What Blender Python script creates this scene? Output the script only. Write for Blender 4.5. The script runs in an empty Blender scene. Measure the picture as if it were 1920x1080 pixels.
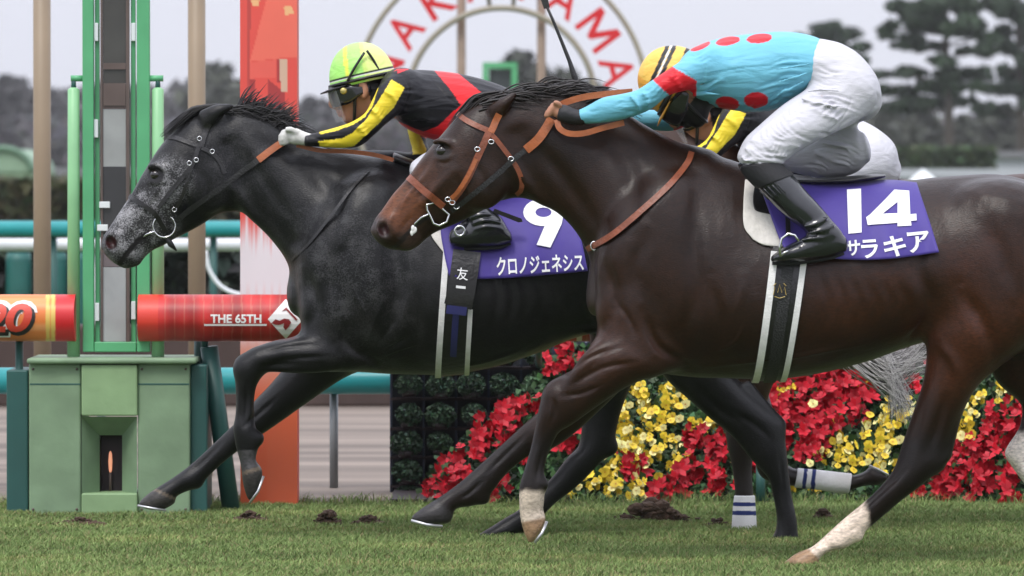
import bpy, bmesh, math, random
import numpy as np
import openvdb as vdb
from mathutils import Vector, Matrix
random.seed(7); np.random.seed(7)
scene = bpy.context.scene
COL = scene.collection
R = math.radians

# ------------------------------------------------------------------ camera
FPX = 10800.0          # focal length in photo pixels (1920 wide)
CAMH = 1.3333
CAMY = -20.0
PITCH = math.atan(200.0 / FPX)
cam_data = bpy.data.cameras.new("camera")
cam_data.sensor_width = 36.0
cam_data.lens = FPX / 1920.0 * 36.0
cam_data.clip_start = 0.5
cam_data.clip_end = 3000.0
cam_data.dof.use_dof = True
cam_data.dof.focus_distance = 20.6
cam_data.dof.aperture_fstop = 6.7
camera = bpy.data.objects.new("camera", cam_data)
camera.location = (0, CAMY, CAMH)
camera.rotation_euler = (math.pi / 2 - PITCH, 0, 0)
COL.objects.link(camera)
scene.camera = camera
CP, SP = math.cos(PITCH), math.sin(PITCH)

def at(px, py, Y=0.0):
    """world point on the plane y=Y seen at photo pixel (px,py)"""
    u = (px - 960.0) / FPX; v = (540.0 - py) / FPX
    dx, dy, dz = u, CP + v * SP, -SP + v * CP
    t = (Y - CAMY) / dy
    return np.array((t * dx, Y, CAMH + t * dz))

def topx(P):
    P = np.asarray(P, dtype=float)
    y = P[..., 1] - CAMY; z = P[..., 2] - CAMH
    f = y * CP - z * SP; up = y * SP + z * CP
    return 960 + FPX * P[..., 0] / f, 540 - FPX * up / f

def mpp(Y):
    return (Y - CAMY) / FPX

def gy(D):          # ground depth seen at photo row
    return FPX * CAMH / (D - 340.0) + CAMY

# ------------------------------------------------------------------ world, sun
SUN_EL, SUN_AZ = R(56), R(205)     # azimuth measured from +Y clockwise
world = bpy.data.worlds.new("World"); scene.world = world
world.use_nodes = True
nt = world.node_tree; nt.nodes.clear()
w_out = nt.nodes.new("ShaderNodeOutputWorld")
w_bg = nt.nodes.new("ShaderNodeBackground")
w_sky = nt.nodes.new("ShaderNodeTexSky")
w_sky.sky_type = 'NISHITA'; w_sky.sun_disc = False
w_sky.sun_elevation = SUN_EL; w_sky.sun_rotation = SUN_AZ
w_sky.air_density = 1.0; w_sky.dust_density = 3.0; w_sky.ozone_density = 1.0
w_mix = nt.nodes.new("ShaderNodeMix"); w_mix.data_type = 'RGBA'
w_mix.inputs[0].default_value = 0.93            # overcast: a pale cloud sheet over the blue
w_cloud = nt.nodes.new("ShaderNodeTexNoise"); w_cloud.inputs['Scale'].default_value = 1.6
w_cloud.inputs['Detail'].default_value = 4
w_ramp = nt.nodes.new("ShaderNodeValToRGB")
w_ramp.color_ramp.elements[0].position = 0.3; w_ramp.color_ramp.elements[0].color = (6.35, 6.5, 7.4, 1)
w_ramp.color_ramp.elements[1].position = 0.7; w_ramp.color_ramp.elements[1].color = (6.9, 7.05, 7.95, 1)
nt.links.new(w_cloud.outputs['Fac'], w_ramp.inputs['Fac'])
nt.links.new(w_sky.outputs['Color'], w_mix.inputs[6])
nt.links.new(w_ramp.outputs['Color'], w_mix.inputs[7])
# an overcast sky is brighter overhead than at the horizon (CIE overcast sky)
w_tc = nt.nodes.new("ShaderNodeTexCoord"); w_sep = nt.nodes.new("ShaderNodeSeparateXYZ")
w_mr = nt.nodes.new("ShaderNodeMapRange"); w_mr.inputs[1].default_value = 0.0; w_mr.inputs[2].default_value = 1.0
w_mr.inputs[3].default_value = 1.0; w_mr.inputs[4].default_value = 2.8
nt.links.new(w_tc.outputs['Generated'], w_sep.inputs[0]); nt.links.new(w_sep.outputs['Z'], w_mr.inputs[0])
w_sc = nt.nodes.new("ShaderNodeVectorMath"); w_sc.operation = 'SCALE'
nt.links.new(w_mix.outputs[2], w_sc.inputs[0]); nt.links.new(w_mr.outputs[0], w_sc.inputs['Scale'])
nt.links.new(w_sc.outputs[0], w_bg.inputs['Color'])
w_bg.inputs['Strength'].default_value = 0.1
nt.links.new(w_bg.outputs['Background'], w_out.inputs['Surface'])

sun_d = bpy.data.lights.new("sun", 'SUN'); sun_d.energy = 1.5; sun_d.angle = R(16)
sun_d.color = (1.0, 0.96, 0.9)
sun = bpy.data.objects.new("sun", sun_d); COL.objects.link(sun)
_d = Vector((math.sin(SUN_AZ) * math.cos(SUN_EL), math.cos(SUN_AZ) * math.cos(SUN_EL), math.sin(SUN_EL)))
sun.rotation_euler = _d.to_track_quat('Z', 'Y').to_euler()
sun.location = (0, -5, 12)

scene.view_settings.view_transform = 'Standard'
scene.view_settings.look = 'None'
scene.view_settings.exposure = 0.24
scene.view_settings.gamma = 1.0
scene.cycles.max_bounces = 6
scene.cycles.transparent_max_bounces = 8
scene.cycles.use_denoising = True

# ------------------------------------------------------------------ object helpers
def tag(o, label=None, cat=None, group=None, kind=None):
    if label: o["label"] = label
    if cat: o["category"] = cat
    if group: o["group"] = group
    if kind: o["kind"] = kind
    return o

def thing(name, label, cat, loc=(0, 0, 0), group=None):
    o = bpy.data.objects.new(name, None); COL.objects.link(o)
    o.empty_display_size = 0.1
    o.location = loc
    return tag(o, label, cat, group)

def meshobj(name, V, F, mat, parent=None, smooth=False, colors=None, origin=None):
    V = np.asarray(V, dtype=np.float64)
    off = np.zeros(3)
    if parent is not None:
        off = np.array(world_loc(parent))
    elif origin is not None:
        off = np.asarray(origin, float)
    me = bpy.data.meshes.new(name)
    if isinstance(F, np.ndarray):
        n = F.shape[1]
        me.vertices.add(len(V)); me.vertices.foreach_set('co', (V - off).astype(np.float32).ravel())
        me.loops.add(F.size); me.loops.foreach_set('vertex_index', F.astype(np.int32).ravel())
        me.polygons.add(len(F)); me.polygons.foreach_set('loop_start', np.arange(0, F.size, n, dtype=np.int32))
        me.update(calc_edges=True); me.validate()
    else:
        me.from_pydata((V - off).tolist(), [], F)
    if smooth:
        me.polygons.foreach_set('use_smooth', np.ones(len(me.polygons), dtype=bool))
    if colors is not None:
        a = me.color_attributes.new('Col', 'FLOAT_COLOR', 'POINT')
        c = np.ones((len(V), 4), dtype=np.float32); c[:, :3] = colors
        a.data.foreach_set('color', c.ravel())
    if mat: me.materials.append(mat)
    me.update()
    o = bpy.data.objects.new(name, me); COL.objects.link(o)
    if parent is not None: o.parent = parent
    else: o.location = off
    return o

def world_loc(o):
    p = Vector(o.location)
    while o.parent is not None:
        o = o.parent; p = p + Vector(o.location)
    return p

class MB:
    """collects shapes for one mesh object"""
    def __init__(s): s.V = []; s.F = []
    def add(s, V, F):
        b = len(s.V); s.V.extend([tuple(v) for v in V]); s.F.extend([[i + b for i in f] for f in F]); return s
    def box(s, c, d, rz=0.0, ry=0.0, bev=0.0):
        bm = bmesh.new(); bmesh.ops.create_cube(bm, size=1.0)
        bmesh.ops.scale(bm, vec=d, verts=bm.verts)
        if bev > 0: bmesh.ops.bevel(bm, geom=bm.edges[:], offset=bev, segments=2, affect='EDGES', profile=0.5)
        M = Matrix.Translation(c) @ Matrix.Rotation(rz, 4, 'Z') @ Matrix.Rotation(ry, 4, 'Y')
        bmesh.ops.transform(bm, matrix=M, verts=bm.verts)
        bm.verts.index_update()
        s.add([v.co[:] for v in bm.verts], [[v.index for v in f.verts] for f in bm.faces]); bm.free(); return s
    def tube(s, pts, r, n=10, cap=True):
        pts = [np.asarray(p, float) for p in pts]
        rs = r if isinstance(r, (list, tuple, np.ndarray)) else [r] * len(pts)
        rings = []; prev = None
        for i, p in enumerate(pts):
            t = pts[min(i + 1, len(pts) - 1)] - pts[max(i - 1, 0)]
            t = t / (np.linalg.norm(t) + 1e-12)
            if prev is None:
                a = np.array((0, 0, 1.0)) if abs(t[2]) < 0.9 else np.array((1.0, 0, 0))
                u = np.cross(t, a)
            else:
                u = prev - t * np.dot(prev, t)
            u /= np.linalg.norm(u) + 1e-12; prev = u
            w = np.cross(t, u)
            rings.append([p + rs[i] * (math.cos(2 * math.pi * k / n) * u + math.sin(2 * math.pi * k / n) * w) for k in range(n)])
        V = [q for rg in rings for q in rg]; F = []
        for i in range(len(pts) - 1):
            for k in range(n):
                F.append([i * n + k, i * n + (k + 1) % n, (i + 1) * n + (k + 1) % n, (i + 1) * n + k])
        if cap:
            F.append(list(range(n))[::-1]); F.append([(len(pts) - 1) * n + k for k in range(n)])
        return s.add(V, F)
    def prism(s, poly, thick, frame=None):
        """poly: list of world points (planar); extruded by vector thick"""
        n = len(poly); t = np.asarray(thick, float)
        V = [np.asarray(p, float) for p in poly] + [np.asarray(p, float) + t for p in poly]
        F = [list(range(n))[::-1], [n + i for i in range(n)]]
        for i in range(n): F.append([i, (i + 1) % n, n + (i + 1) % n, n + i])
        return s.add(V, F)
    def ico(s, c, r, sub=2, scale=(1, 1, 1)):
        bm = bmesh.new(); bmesh.ops.create_icosphere(bm, subdivisions=sub, radius=1.0)
        bm.verts.index_update()
        s.add([(c[0] + v.co.x * r * scale[0], c[1] + v.co.y * r * scale[1], c[2] + v.co.z * r * scale[2]) for v in bm.verts],
              [[v.index for v in f.verts] for f in bm.faces]); bm.free(); return s
    def obj(s, name, mat, parent=None, smooth=False, origin=None):
        return meshobj(name, np.array(s.V), s.F, mat, parent, smooth, None, origin)

# ------------------------------------------------------------------ materials
def mat_new(name):
    m = bpy.data.materials.new(name); m.use_nodes = True
    n = m.node_tree; b = n.nodes['Principled BSDF']
    return m, n, b

def mat(name, col, rough=0.6, metal=0.0, var=0.15, scale=8.0, bump=0.0, bscale=40.0, spec=0.5, coat=0.0, sheen=0.0, detail=5.0):
    m, n, b = mat_new(name)
    tc = n.nodes.new('ShaderNodeTexCoord')
    nz = n.nodes.new('ShaderNodeTexNoise'); nz.inputs['Scale'].default_value = scale; nz.inputs['Detail'].default_value = detail
    n.links.new(tc.outputs['Object'], nz.inputs['Vector'])
    rp = n.nodes.new('ShaderNodeValToRGB')
    c = np.array(col)
    rp.color_ramp.elements[0].position = 0.25; rp.color_ramp.elements[0].color = (*(c * (1 - var)), 1)
    rp.color_ramp.elements[1].position = 0.75; rp.color_ramp.elements[1].color = (*np.clip(c * (1 + var), 0, 0.95), 1)
    n.links.new(nz.outputs['Fac'], rp.inputs['Fac'])
    n.links.new(rp.outputs['Color'], b.inputs['Base Color'])
    b.inputs['Roughness'].default_value = rough; b.inputs['Metallic'].default_value = metal
    b.inputs['Specular IOR Level'].default_value = spec
    b.inputs['Coat Weight'].default_value = coat
    b.inputs['Sheen Weight'].default_value = sheen
    if bump > 0:
        n2 = n.nodes.new('ShaderNodeTexNoise'); n2.inputs['Scale'].default_value = bscale; n2.inputs['Detail'].default_value = 6
        n.links.new(tc.outputs['Object'], n2.inputs['Vector'])
        bp = n.nodes.new('ShaderNodeBump'); bp.inputs['Strength'].default_value = bump; bp.inputs['Distance'].default_value = 0.01
        n.links.new(n2.outputs['Fac'], bp.inputs['Height']); n.links.new(bp.outputs['Normal'], b.inputs['Normal'])
    return m

def mat_attr(name, rough=0.5, var=0.2, scale=10.0, bump=0.2, bscale=60.0, bstretch=(1, 1, 1), spec=0.5, sheen=0.0, bdist=0.006, wrinkle=0.0, wscale=(6, 6, 22), fleck=None, rot=(0, 0, 0), grain=0.0, gscale=130):
    """colour from the vertex colour attribute, broken up by noise"""
    m, n, b = mat_new(name)
    tc = n.nodes.new('ShaderNodeTexCoord')
    at_ = n.nodes.new('ShaderNodeAttribute'); at_.attribute_name = 'Col'
    nz = n.nodes.new('ShaderNodeTexNoise'); nz.inputs['Scale'].default_value = scale; nz.inputs['Detail'].default_value = 6
    n.links.new(tc.outputs['Object'], nz.inputs['Vector'])
    mr = n.nodes.new('ShaderNodeMapRange'); mr.inputs[1].default_value = 0.25; mr.inputs[2].default_value = 0.75
    mr.inputs[3].default_value = 1 - var; mr.inputs[4].default_value = 1 + var
    n.links.new(nz.outputs['Fac'], mr.inputs[0])
    mx = n.nodes.new('ShaderNodeVectorMath'); mx.operation = 'SCALE'
    n.links.new(at_.outputs['Color'], mx.inputs[0]); n.links.new(mr.outputs[0], mx.inputs['Scale'])
    col_out = mx.outputs[0]
    if grain > 0:
        ng = n.nodes.new('ShaderNodeTexNoise'); ng.inputs['Scale'].default_value = gscale; ng.inputs['Detail'].default_value = 3
        mg = n.nodes.new('ShaderNodeMapping'); mg.inputs['Scale'].default_value = (.45, 1, 1); mg.inputs['Rotation'].default_value = rot
        n.links.new(tc.outputs['Object'], mg.inputs['Vector']); n.links.new(mg.outputs[0], ng.inputs['Vector'])
        rg = n.nodes.new('ShaderNodeMapRange'); rg.inputs[1].default_value = 0.3; rg.inputs[2].default_value = 0.7; rg.inputs[3].default_value = 1 - grain; rg.inputs[4].default_value = 1 + grain * 1.5
        n.links.new(ng.outputs['Fac'], rg.inputs[0])
        mx2 = n.nodes.new('ShaderNodeVectorMath'); mx2.operation = 'SCALE'; n.links.new(col_out, mx2.inputs[0]); n.links.new(rg.outputs[0], mx2.inputs['Scale']); col_out = mx2.outputs[0]
    mp = n.nodes.new('ShaderNodeMapping'); mp.inputs['Scale'].default_value = bstretch; mp.inputs['Rotation'].default_value = rot
    n.links.new(tc.outputs['Object'], mp.inputs['Vector'])
    n2 = n.nodes.new('ShaderNodeTexNoise'); n2.inputs['Scale'].default_value = bscale; n2.inputs['Detail'].default_value = 4
    n.links.new(mp.outputs[0], n2.inputs['Vector'])
    if fleck is not None:      # pale hairs where the alpha-like second attribute says so
        a2 = n.nodes.new('ShaderNodeAttribute'); a2.attribute_name = 'Fleck'
        n3 = n.nodes.new('ShaderNodeTexNoise'); n3.inputs['Scale'].default_value = 190; n3.inputs['Detail'].default_value = 3
        n.links.new(tc.outputs['Object'], n3.inputs['Vector'])
        n4 = n.nodes.new('ShaderNodeTexNoise'); n4.inputs['Scale'].default_value = 15; n4.inputs['Detail'].default_value = 3
        n.links.new(tc.outputs['Object'], n4.inputs['Vector'])
        ad = n.nodes.new('ShaderNodeMath'); ad.operation = 'ADD'
        n.links.new(n3.outputs['Fac'], ad.inputs[0]); n.links.new(n4.outputs['Fac'], ad.inputs[1])
        r3 = n.nodes.new('ShaderNodeMapRange'); r3.inputs[1].default_value = 0.93; r3.inputs[2].default_value = 1.26
        n.links.new(ad.outputs[0], r3.inputs[0])
        ml = n.nodes.new('ShaderNodeMath'); ml.operation = 'MULTIPLY'
        n.links.new(r3.outputs[0], ml.inputs[0]); n.links.new(a2.outputs['Fac'], ml.inputs[1])
        mm = n.nodes.new('ShaderNodeMix'); mm.data_type = 'RGBA'
        n.links.new(ml.outputs[0], mm.inputs[0]); n.links.new(col_out, mm.inputs[6]); mm.inputs[7].default_value = (*fleck, 1)
        col_out = mm.outputs[2]
    n.links.new(col_out, b.inputs['Base Color'])
    b.inputs['Roughness'].default_value = rough
    b.inputs['Specular IOR Level'].default_value = spec
    b.inputs['Sheen Weight'].default_value = sheen
    h = n2.outputs['Fac']
    bp = n.nodes.new('ShaderNodeBump'); bp.inputs['Strength'].default_value = bump; bp.inputs['Distance'].default_value = bdist
    n.links.new(h, bp.inputs['Height'])
    last = bp
    if wrinkle > 0:
        mp2 = n.nodes.new('ShaderNodeMapping'); mp2.inputs['Scale'].default_value = wscale; mp2.inputs['Rotation'].default_value = rot
        n.links.new(tc.outputs['Object'], mp2.inputs['Vector'])
        n5 = n.nodes.new('ShaderNodeTexNoise'); n5.inputs['Scale'].default_value = 1.0; n5.inputs['Detail'].default_value = 3; n5.inputs['Distortion'].default_value = 0.6
        n.links.new(mp2.outputs[0], n5.inputs['Vector'])
        b2 = n.nodes.new('ShaderNodeBump'); b2.inputs['Strength'].default_value = wrinkle; b2.inputs['Distance'].default_value = 0.03
        n.links.new(n5.outputs['Fac'], b2.inputs['Height']); n.links.new(b2.outputs['Normal'], bp.inputs['Normal'])
    n.links.new(bp.outputs['Normal'], b.inputs['Normal'])
    return m

# ------------------------------------------------------------------ organic surfaces: lofts blended in a distance field
def catmull(P, m):
    P = np.asarray(P, float); n = len(P)
    if n < 3: 
        t = np.linspace(0, 1, m + 1)[:, None]; return P[0] * (1 - t) + P[-1] * t
    E = np.vstack([2 * P[0] - P[1], P, 2 * P[-1] - P[-2]])
    out = []
    for i in range(n - 1):
        p0, p1, p2, p3 = E[i], E[i + 1], E[i + 2], E[i + 3]
        for j in range(m):
            t = j / m
            out.append(0.5 * ((2 * p1) + (-p0 + p2) * t + (2 * p0 - 5 * p1 + 4 * p2 - p3) * t * t + (-p0 + 3 * p1 - 3 * p2 + p3) * t ** 3))
    out.append(P[-1]); return np.array(out)

def loft(st, Y, m=4, n=22, cap=0.6, egg=0.0, yo=None, grow=0.0, sq=1.0):
    """st rows: (tx,ty,bx,by,w[,yo]) in photo pixels; w half width in pixels; returns V, tris"""
    rows = []; last = 0.0 if yo is None else yo
    for s in st:
        if len(s) > 5: last = s[5]
        rows.append((s[0], s[1], s[2], s[3], s[4], last))
    rows = catmull(rows, m)
    C = []; H = []; W = []
    for tx, ty, bx, by, w, yv in rows:
        a = at(tx, ty, Y + yv); b = at(bx, by, Y + yv)
        C.append((a + b) / 2); h = (a - b) / 2; l = np.linalg.norm(h) + 1e-9
        H.append(h * (l + grow) / l); W.append(max(w, 1) * mpp(Y) + grow)
    return rings_mesh(C, H, W, n, cap, egg, sq)

def rings_mesh(C, H, W, n=22, cap=0.6, egg=0.0, sq=1.0):
    C = np.array(C); H = np.array(H); W = np.array(W)
    yv = np.array((0, 1.0, 0))
    def ring(c, h, w):
        th = np.arange(n) * 2 * math.pi / n
        co, si = np.cos(th), np.sin(th)
        if sq != 1.0:
            co = np.sign(co) * np.abs(co) ** sq; si = np.sign(si) * np.abs(si) ** sq
        return c + np.outer(co, h) + np.outer(si * (1 - egg * co) * w, yv)
    rings = []
    def capr(c, h, w, ax, L):
        return [ring(c + ax * L * math.sin(f), h * math.cos(f), w * math.cos(f)) for f in (R(25), R(50), R(72))]
    ax0 = C[0] - C[1]; ax0 /= np.linalg.norm(ax0) + 1e-9
    ax1 = C[-1] - C[-2]; ax1 /= np.linalg.norm(ax1) + 1e-9
    L0 = cap * min(np.linalg.norm(H[0]), W[0]); L1 = cap * min(np.linalg.norm(H[-1]), W[-1])
    rings += capr(C[0], H[0], W[0], ax0, L0)[::-1]
    for i in range(len(C)): rings.append(ring(C[i], H[i], W[i]))
    rings += capr(C[-1], H[-1], W[-1], ax1, L1)
    V = np.vstack(rings + [C[0] + ax0 * L0, C[-1] + ax1 * L1])
    T = []; m_ = len(rings)
    for i in range(m_ - 1):
        for k in range(n):
            a, b, c, d = i * n + k, i * n + (k + 1) % n, (i + 1) * n + (k + 1) % n, (i + 1) * n + k
            T += [(a, b, c), (a, c, d)]
    e0 = m_ * n; e1 = e0 + 1
    for k in range(n):
        T.append((e0, (k + 1) % n, k)); T.append((e1, (m_ - 1) * n + k, (m_ - 1) * n + (k + 1) % n))
    return V, np.array(T)

def blob(px, py, Y, yo, rx, ry, rw, ang=0.0):
    """ellipsoid; radii in pixels, ang in degrees (screen, counter-clockwise)"""
    c = at(px, py, Y + yo); s = mpp(Y)
    return blob_w(c, rx * s, rw * s, ry * s, ang)

def blob_w(c, rx, ry, rz, ang=0.0):
    bm = bmesh.new(); bmesh.ops.create_icosphere(bm, subdivisions=3, radius=1.0); bm.verts.index_update()
    P = np.array([v.co[:] for v in bm.verts]); T = np.array([[v.index for v in f.verts] for f in bm.faces]); bm.free()
    P = P * (rx, ry, rz); ca, sa = math.cos(R(ang)), math.sin(R(ang))
    P = np.stack([P[:, 0] * ca - P[:, 2] * sa, P[:, 1], P[:, 0] * sa + P[:, 2] * ca], 1)
    return P + c, T

def tube_v(pts, rs, n=12):
    """closed round tube through world points (for blending)"""
    b = MB(); P = catmull(np.array([list(p) + [r] for p, r in zip(pts, rs)]), 4)
    b.tube([q[:3] for q in P], [max(q[3], 1e-4) for q in P], n)
    V = np.array(b.V); T = []
    for f in b.F:
        for i in range(1, len(f) - 1): T.append((f[0], f[i], f[i + 1]))
    return V, np.array(T)

def px_tube(pts, Y, n=12):
    """pts rows (px,py,r_px,yo)"""
    return tube_v([at(p[0], p[1], Y + p[3]) for p in pts], [p[2] * mpp(Y) for p in pts], n)

class Field:
    def __init__(s, h, band=7):
        s.h = h; s.band = band; s.parts = []
    def add(s, mesh, k=0.02, op=1):
        s.parts.append((mesh[0], mesh[1], k, op)); return s
    def bake(s, blur=1):
        h = s.h; m = s.band + 2
        lo = np.min([p[0].min(0) for p in s.parts if p[3] > 0], 0); hi = np.max([p[0].max(0) for p in s.parts if p[3] > 0], 0)
        s.i0 = np.floor(lo / h).astype(int) - m; s.i1 = np.ceil(hi / h).astype(int) + m
        B = s.band * h
        A = np.full(tuple(s.i1 - s.i0 + 1), B, dtype=np.float32)
        tr = vdb.createLinearTransform(voxelSize=h)
        for V, T, k, op in s.parts:
            g = vdb.FloatGrid.createLevelSetFromPolygons(np.ascontiguousarray(V, dtype=np.float32), triangles=np.ascontiguousarray(T, dtype=np.uint32), transform=tr, halfWidth=float(s.band))
            a0 = np.maximum(np.floor(V.min(0) / h).astype(int) - s.band - 1, s.i0); a1 = np.minimum(np.ceil(V.max(0) / h).astype(int) + s.band + 1, s.i1)
            if np.any(a1 <= a0): continue
            b = np.full(tuple(a1 - a0 + 1), B, dtype=np.float32)
            g.copyToArray(b, ijk=tuple(int(q) for q in a0))
            sl = tuple(slice(x0 - i, x1 - i + 1) for x0, x1, i in zip(a0, a1, s.i0))
            a = A[sl]
            k = max(k, 1e-5)
            if op > 0:
                q = np.clip(0.5 + 0.5 * (b - a) / k, 0, 1)
                A[sl] = b * (1 - q) + a * q - k * q * (1 - q)
            else:
                b = -b
                q = np.clip(0.5 - 0.5 * (b - a) / k, 0, 1)
                A[sl] = b * (1 - q) + a * q + k * q * (1 - q)
        for _ in range(blur):
            for ax in range(3):
                A = (np.roll(A, 1, ax) + 2 * A + np.roll(A, -1, ax)) * 0.25
        s.A = A; return s
    def mesh(s, iso=0.0):
        g = vdb.FloatGrid(s.band * s.h); g.transform = vdb.createLinearTransform(voxelSize=s.h)
        g.copyFromArray(s.A, ijk=tuple(int(q) for q in s.i0))
        P, Q = g.convertToQuads(isovalue=float(iso))
        Q = np.array(Q)[:, ::-1] if True else Q
        return np.array(P, dtype=np.float64), np.array(Q, dtype=np.int64)
    def sample(s, P):
        q = np.asarray(P) / s.h - s.i0
        q = np.clip(q, 0, np.array(s.A.shape) - 1.001); i = np.floor(q).astype(int); f = q - i
        r = 0
        for dx in (0, 1):
            for dy in (0, 1):
                for dz in (0, 1):
                    w = (f[..., 0] if dx else 1 - f[..., 0]) * (f[..., 1] if dy else 1 - f[..., 1]) * (f[..., 2] if dz else 1 - f[..., 2])
                    r = r + w * s.A[i[..., 0] + dx, i[..., 1] + dy, i[..., 2] + dz]
        return r
    def march(s, O, Dv, tmax, n=160, inward=False):
        """first surface crossing along rays O + t*D (outside->inside), or inside->outside"""
        O = np.asarray(O, float); Dv = np.asarray(Dv, float)
        ts = np.linspace(0, tmax, n)
        P = O[:, None, :] + ts[None, :, None] * (Dv[:, None, :] if Dv.ndim == 2 else Dv[None, None, :])
        d = s.sample(P)
        ins = (d > 0) if inward else (d < 0)
        hit = ins.any(1); j = ins.argmax(1)
        j0 = np.maximum(j - 1, 0); r = np.arange(len(O))
        d0, d1 = d[r, j0], d[r, j]
        t = ts[j0] + (ts[j] - ts[j0]) * np.clip(d0 / (d0 - d1 + 1e-12), 0, 1)
        t[~hit] = np.nan
        return t
    def surf(s, pts_px, Y, side=-1, off=0.0, reach=0.6):
        """points of the surface seen at photo pixels on plane Y: near side (-1) or far side (+1)"""
        M = np.array([at(p[0], p[1], Y) for p in pts_px])
        O = M + np.array((0, side * reach, 0)); t = s.march(O, np.array((0, -side * 1.0, 0)), reach)
        y = np.where(np.isnan(t), Y, Y + side * (reach - t))
        M[:, 1] = y + side * off
        # keep the pixel position although the depth changed
        if side < 0:
            for i in range(len(M)): M[i] = at(pts_px[i][0], pts_px[i][1], M[i, 1])
        return M

def dist_line(px, py, pl):
    d = np.full(len(px), 1e9)
    for (x0, y0), (x1, y1) in zip(pl[:-1], pl[1:]):
        vx, vy = x1 - x0, y1 - y0; t = np.clip(((px - x0) * vx + (py - y0) * vy) / (vx * vx + vy * vy + 1e-9), 0, 1)
        d = np.minimum(d, np.hypot(px - x0 - t * vx, py - y0 - t * vy))
    return d

def relief(F, P, lines, Y, dx=0, dy=0, sc=1.0):
    """raise (+) or press in (-) the near side along photo polylines: rows (points, width px, height mm)"""
    e = F.h; G = np.stack([F.sample(P + np.eye(3)[i] * e) - F.sample(P - np.eye(3)[i] * e) for i in range(3)], 1)
    G /= np.linalg.norm(G, axis=1)[:, None] + 1e-9
    px, py = topx(P); px, py = px - dx, py - dy
    near = np.clip((-G[:, 1] - .05) / .35, 0, 1); h = np.zeros(len(P))
    for pts, w, mm in lines:
        pl = catmull(np.array(pts, float), 4); lo, hi = pl.min(0) - 3 * w, pl.max(0) + 3 * w
        k = np.where((px > lo[0]) & (px < hi[0]) & (py > lo[1]) & (py < hi[1]) & (near > 0))[0]
        if not len(k): continue
        d = dist_line(px[k], py[k], pl)
        e0 = np.hypot(px[k] - pl[0, 0], py[k] - pl[0, 1]); e1 = np.hypot(px[k] - pl[-1, 0], py[k] - pl[-1, 1])
        L = np.hypot(*np.diff(pl, axis=0).T).sum() * .35
        h[k] += mm * .001 * sc * np.exp(-(d / w) ** 2) * np.clip(e0 / L + .15, 0, 1) * np.clip(e1 / L + .15, 0, 1)
    return P + G * (h * near)[:, None]

def strip_solid(Lp, Rp, N, th):
    """solid band between two point rows with outward normals N"""
    n = len(Lp); V = []; F = []
    for i in range(n):
        V += [Lp[i], Rp[i], Rp[i] + N[i] * th, Lp[i] + N[i] * th]
    for i in range(n - 1):
        a, b = 4 * i, 4 * i + 4
        for k in range(4): F.append([a + k, a + (k + 1) % 4, b + (k + 1) % 4, b + k])
    F.append([3, 2, 1, 0]); e = 4 * (n - 1); F.append([e, e + 1, e + 2, e + 3])
    return V, F

def strap(field, pts, Y, wpx, th=0.004, off=0.003, m=6, side=-1):
    """leather strap lying on the body along photo pixels"""
    P = catmull(np.array(pts, float), m)
    T = np.gradient(P, axis=0); T /= np.linalg.norm(T, axis=1)[:, None] + 1e-9
    Nn = np.stack([-T[:, 1], T[:, 0]], 1)
    L = field.surf(P + Nn * wpx / 2, Y, side, off); Rr = field.surf(P - Nn * wpx / 2, Y, side, off)
    for A in (L, Rr):                       # smooth the depth along the strap
        for _ in range(2): A[1:-1, 1] = (A[:-2, 1] + 2 * A[1:-1, 1] + A[2:, 1]) / 4
    Nv = np.tile((0.0, side * 1.0, 0.0), (len(P), 1))
    return strip_solid(L, Rr, Nv, th)

def ring_strap(field, A, B, Y, wpx, th=0.004, off=0.003, n=48, a0=0, a1=360, yc=0.0):
    """band around the body in the plane through pixels A (top) and B (bottom)"""
    a = at(A[0], A[1], Y + yc); b = at(B[0], B[1], Y + yc); c = (a + b) / 2
    u = (a - b); r = np.linalg.norm(u) / 2; u = u / (2 * r)
    e = np.cross(u, (0, 1.0, 0)); w = wpx * mpp(Y) / 2
    th_ = np.radians(np.linspace(a0, a1, n + 1))
    D = np.outer(np.cos(th_), u) - np.outer(np.sin(th_), (0, 1.0, 0))
    rows = []
    for sgn in (1, -1):
        O = c + e * w * sgn + np.zeros_like(D)
        t = field.march(O, D, r * 1.8, 220, inward=True)
        t = np.where(np.isnan(t), r, t)
        for _ in range(2): t[1:-1] = (t[:-2] + 2 * t[1:-1] + t[2:]) / 4
        rows.append(O + D * (t + off)[:, None])
    return strip_solid(rows[0], rows[1], D, th)

def free_strap(pts, Y, wpx, th=0.004):
    """strap in the air; rows (px,py,yo)"""
    P = catmull(np.array(pts, float), 6)
    T = np.gradient(P[:, :2], axis=0); T /= np.linalg.norm(T, axis=1)[:, None] + 1e-9
    Nn = np.stack([-T[:, 1], T[:, 0]], 1) * wpx / 2
    L = [at(p[0] + q[0], p[1] + q[1], Y + p[2]) for p, q in zip(P, Nn)]
    Rr = [at(p[0] - q[0], p[1] - q[1], Y + p[2]) for p, q in zip(P, Nn)]
    return strip_solid(L, Rr, np.tile((0.0, -1.0, 0.0), (len(P), 1)), th)

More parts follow.
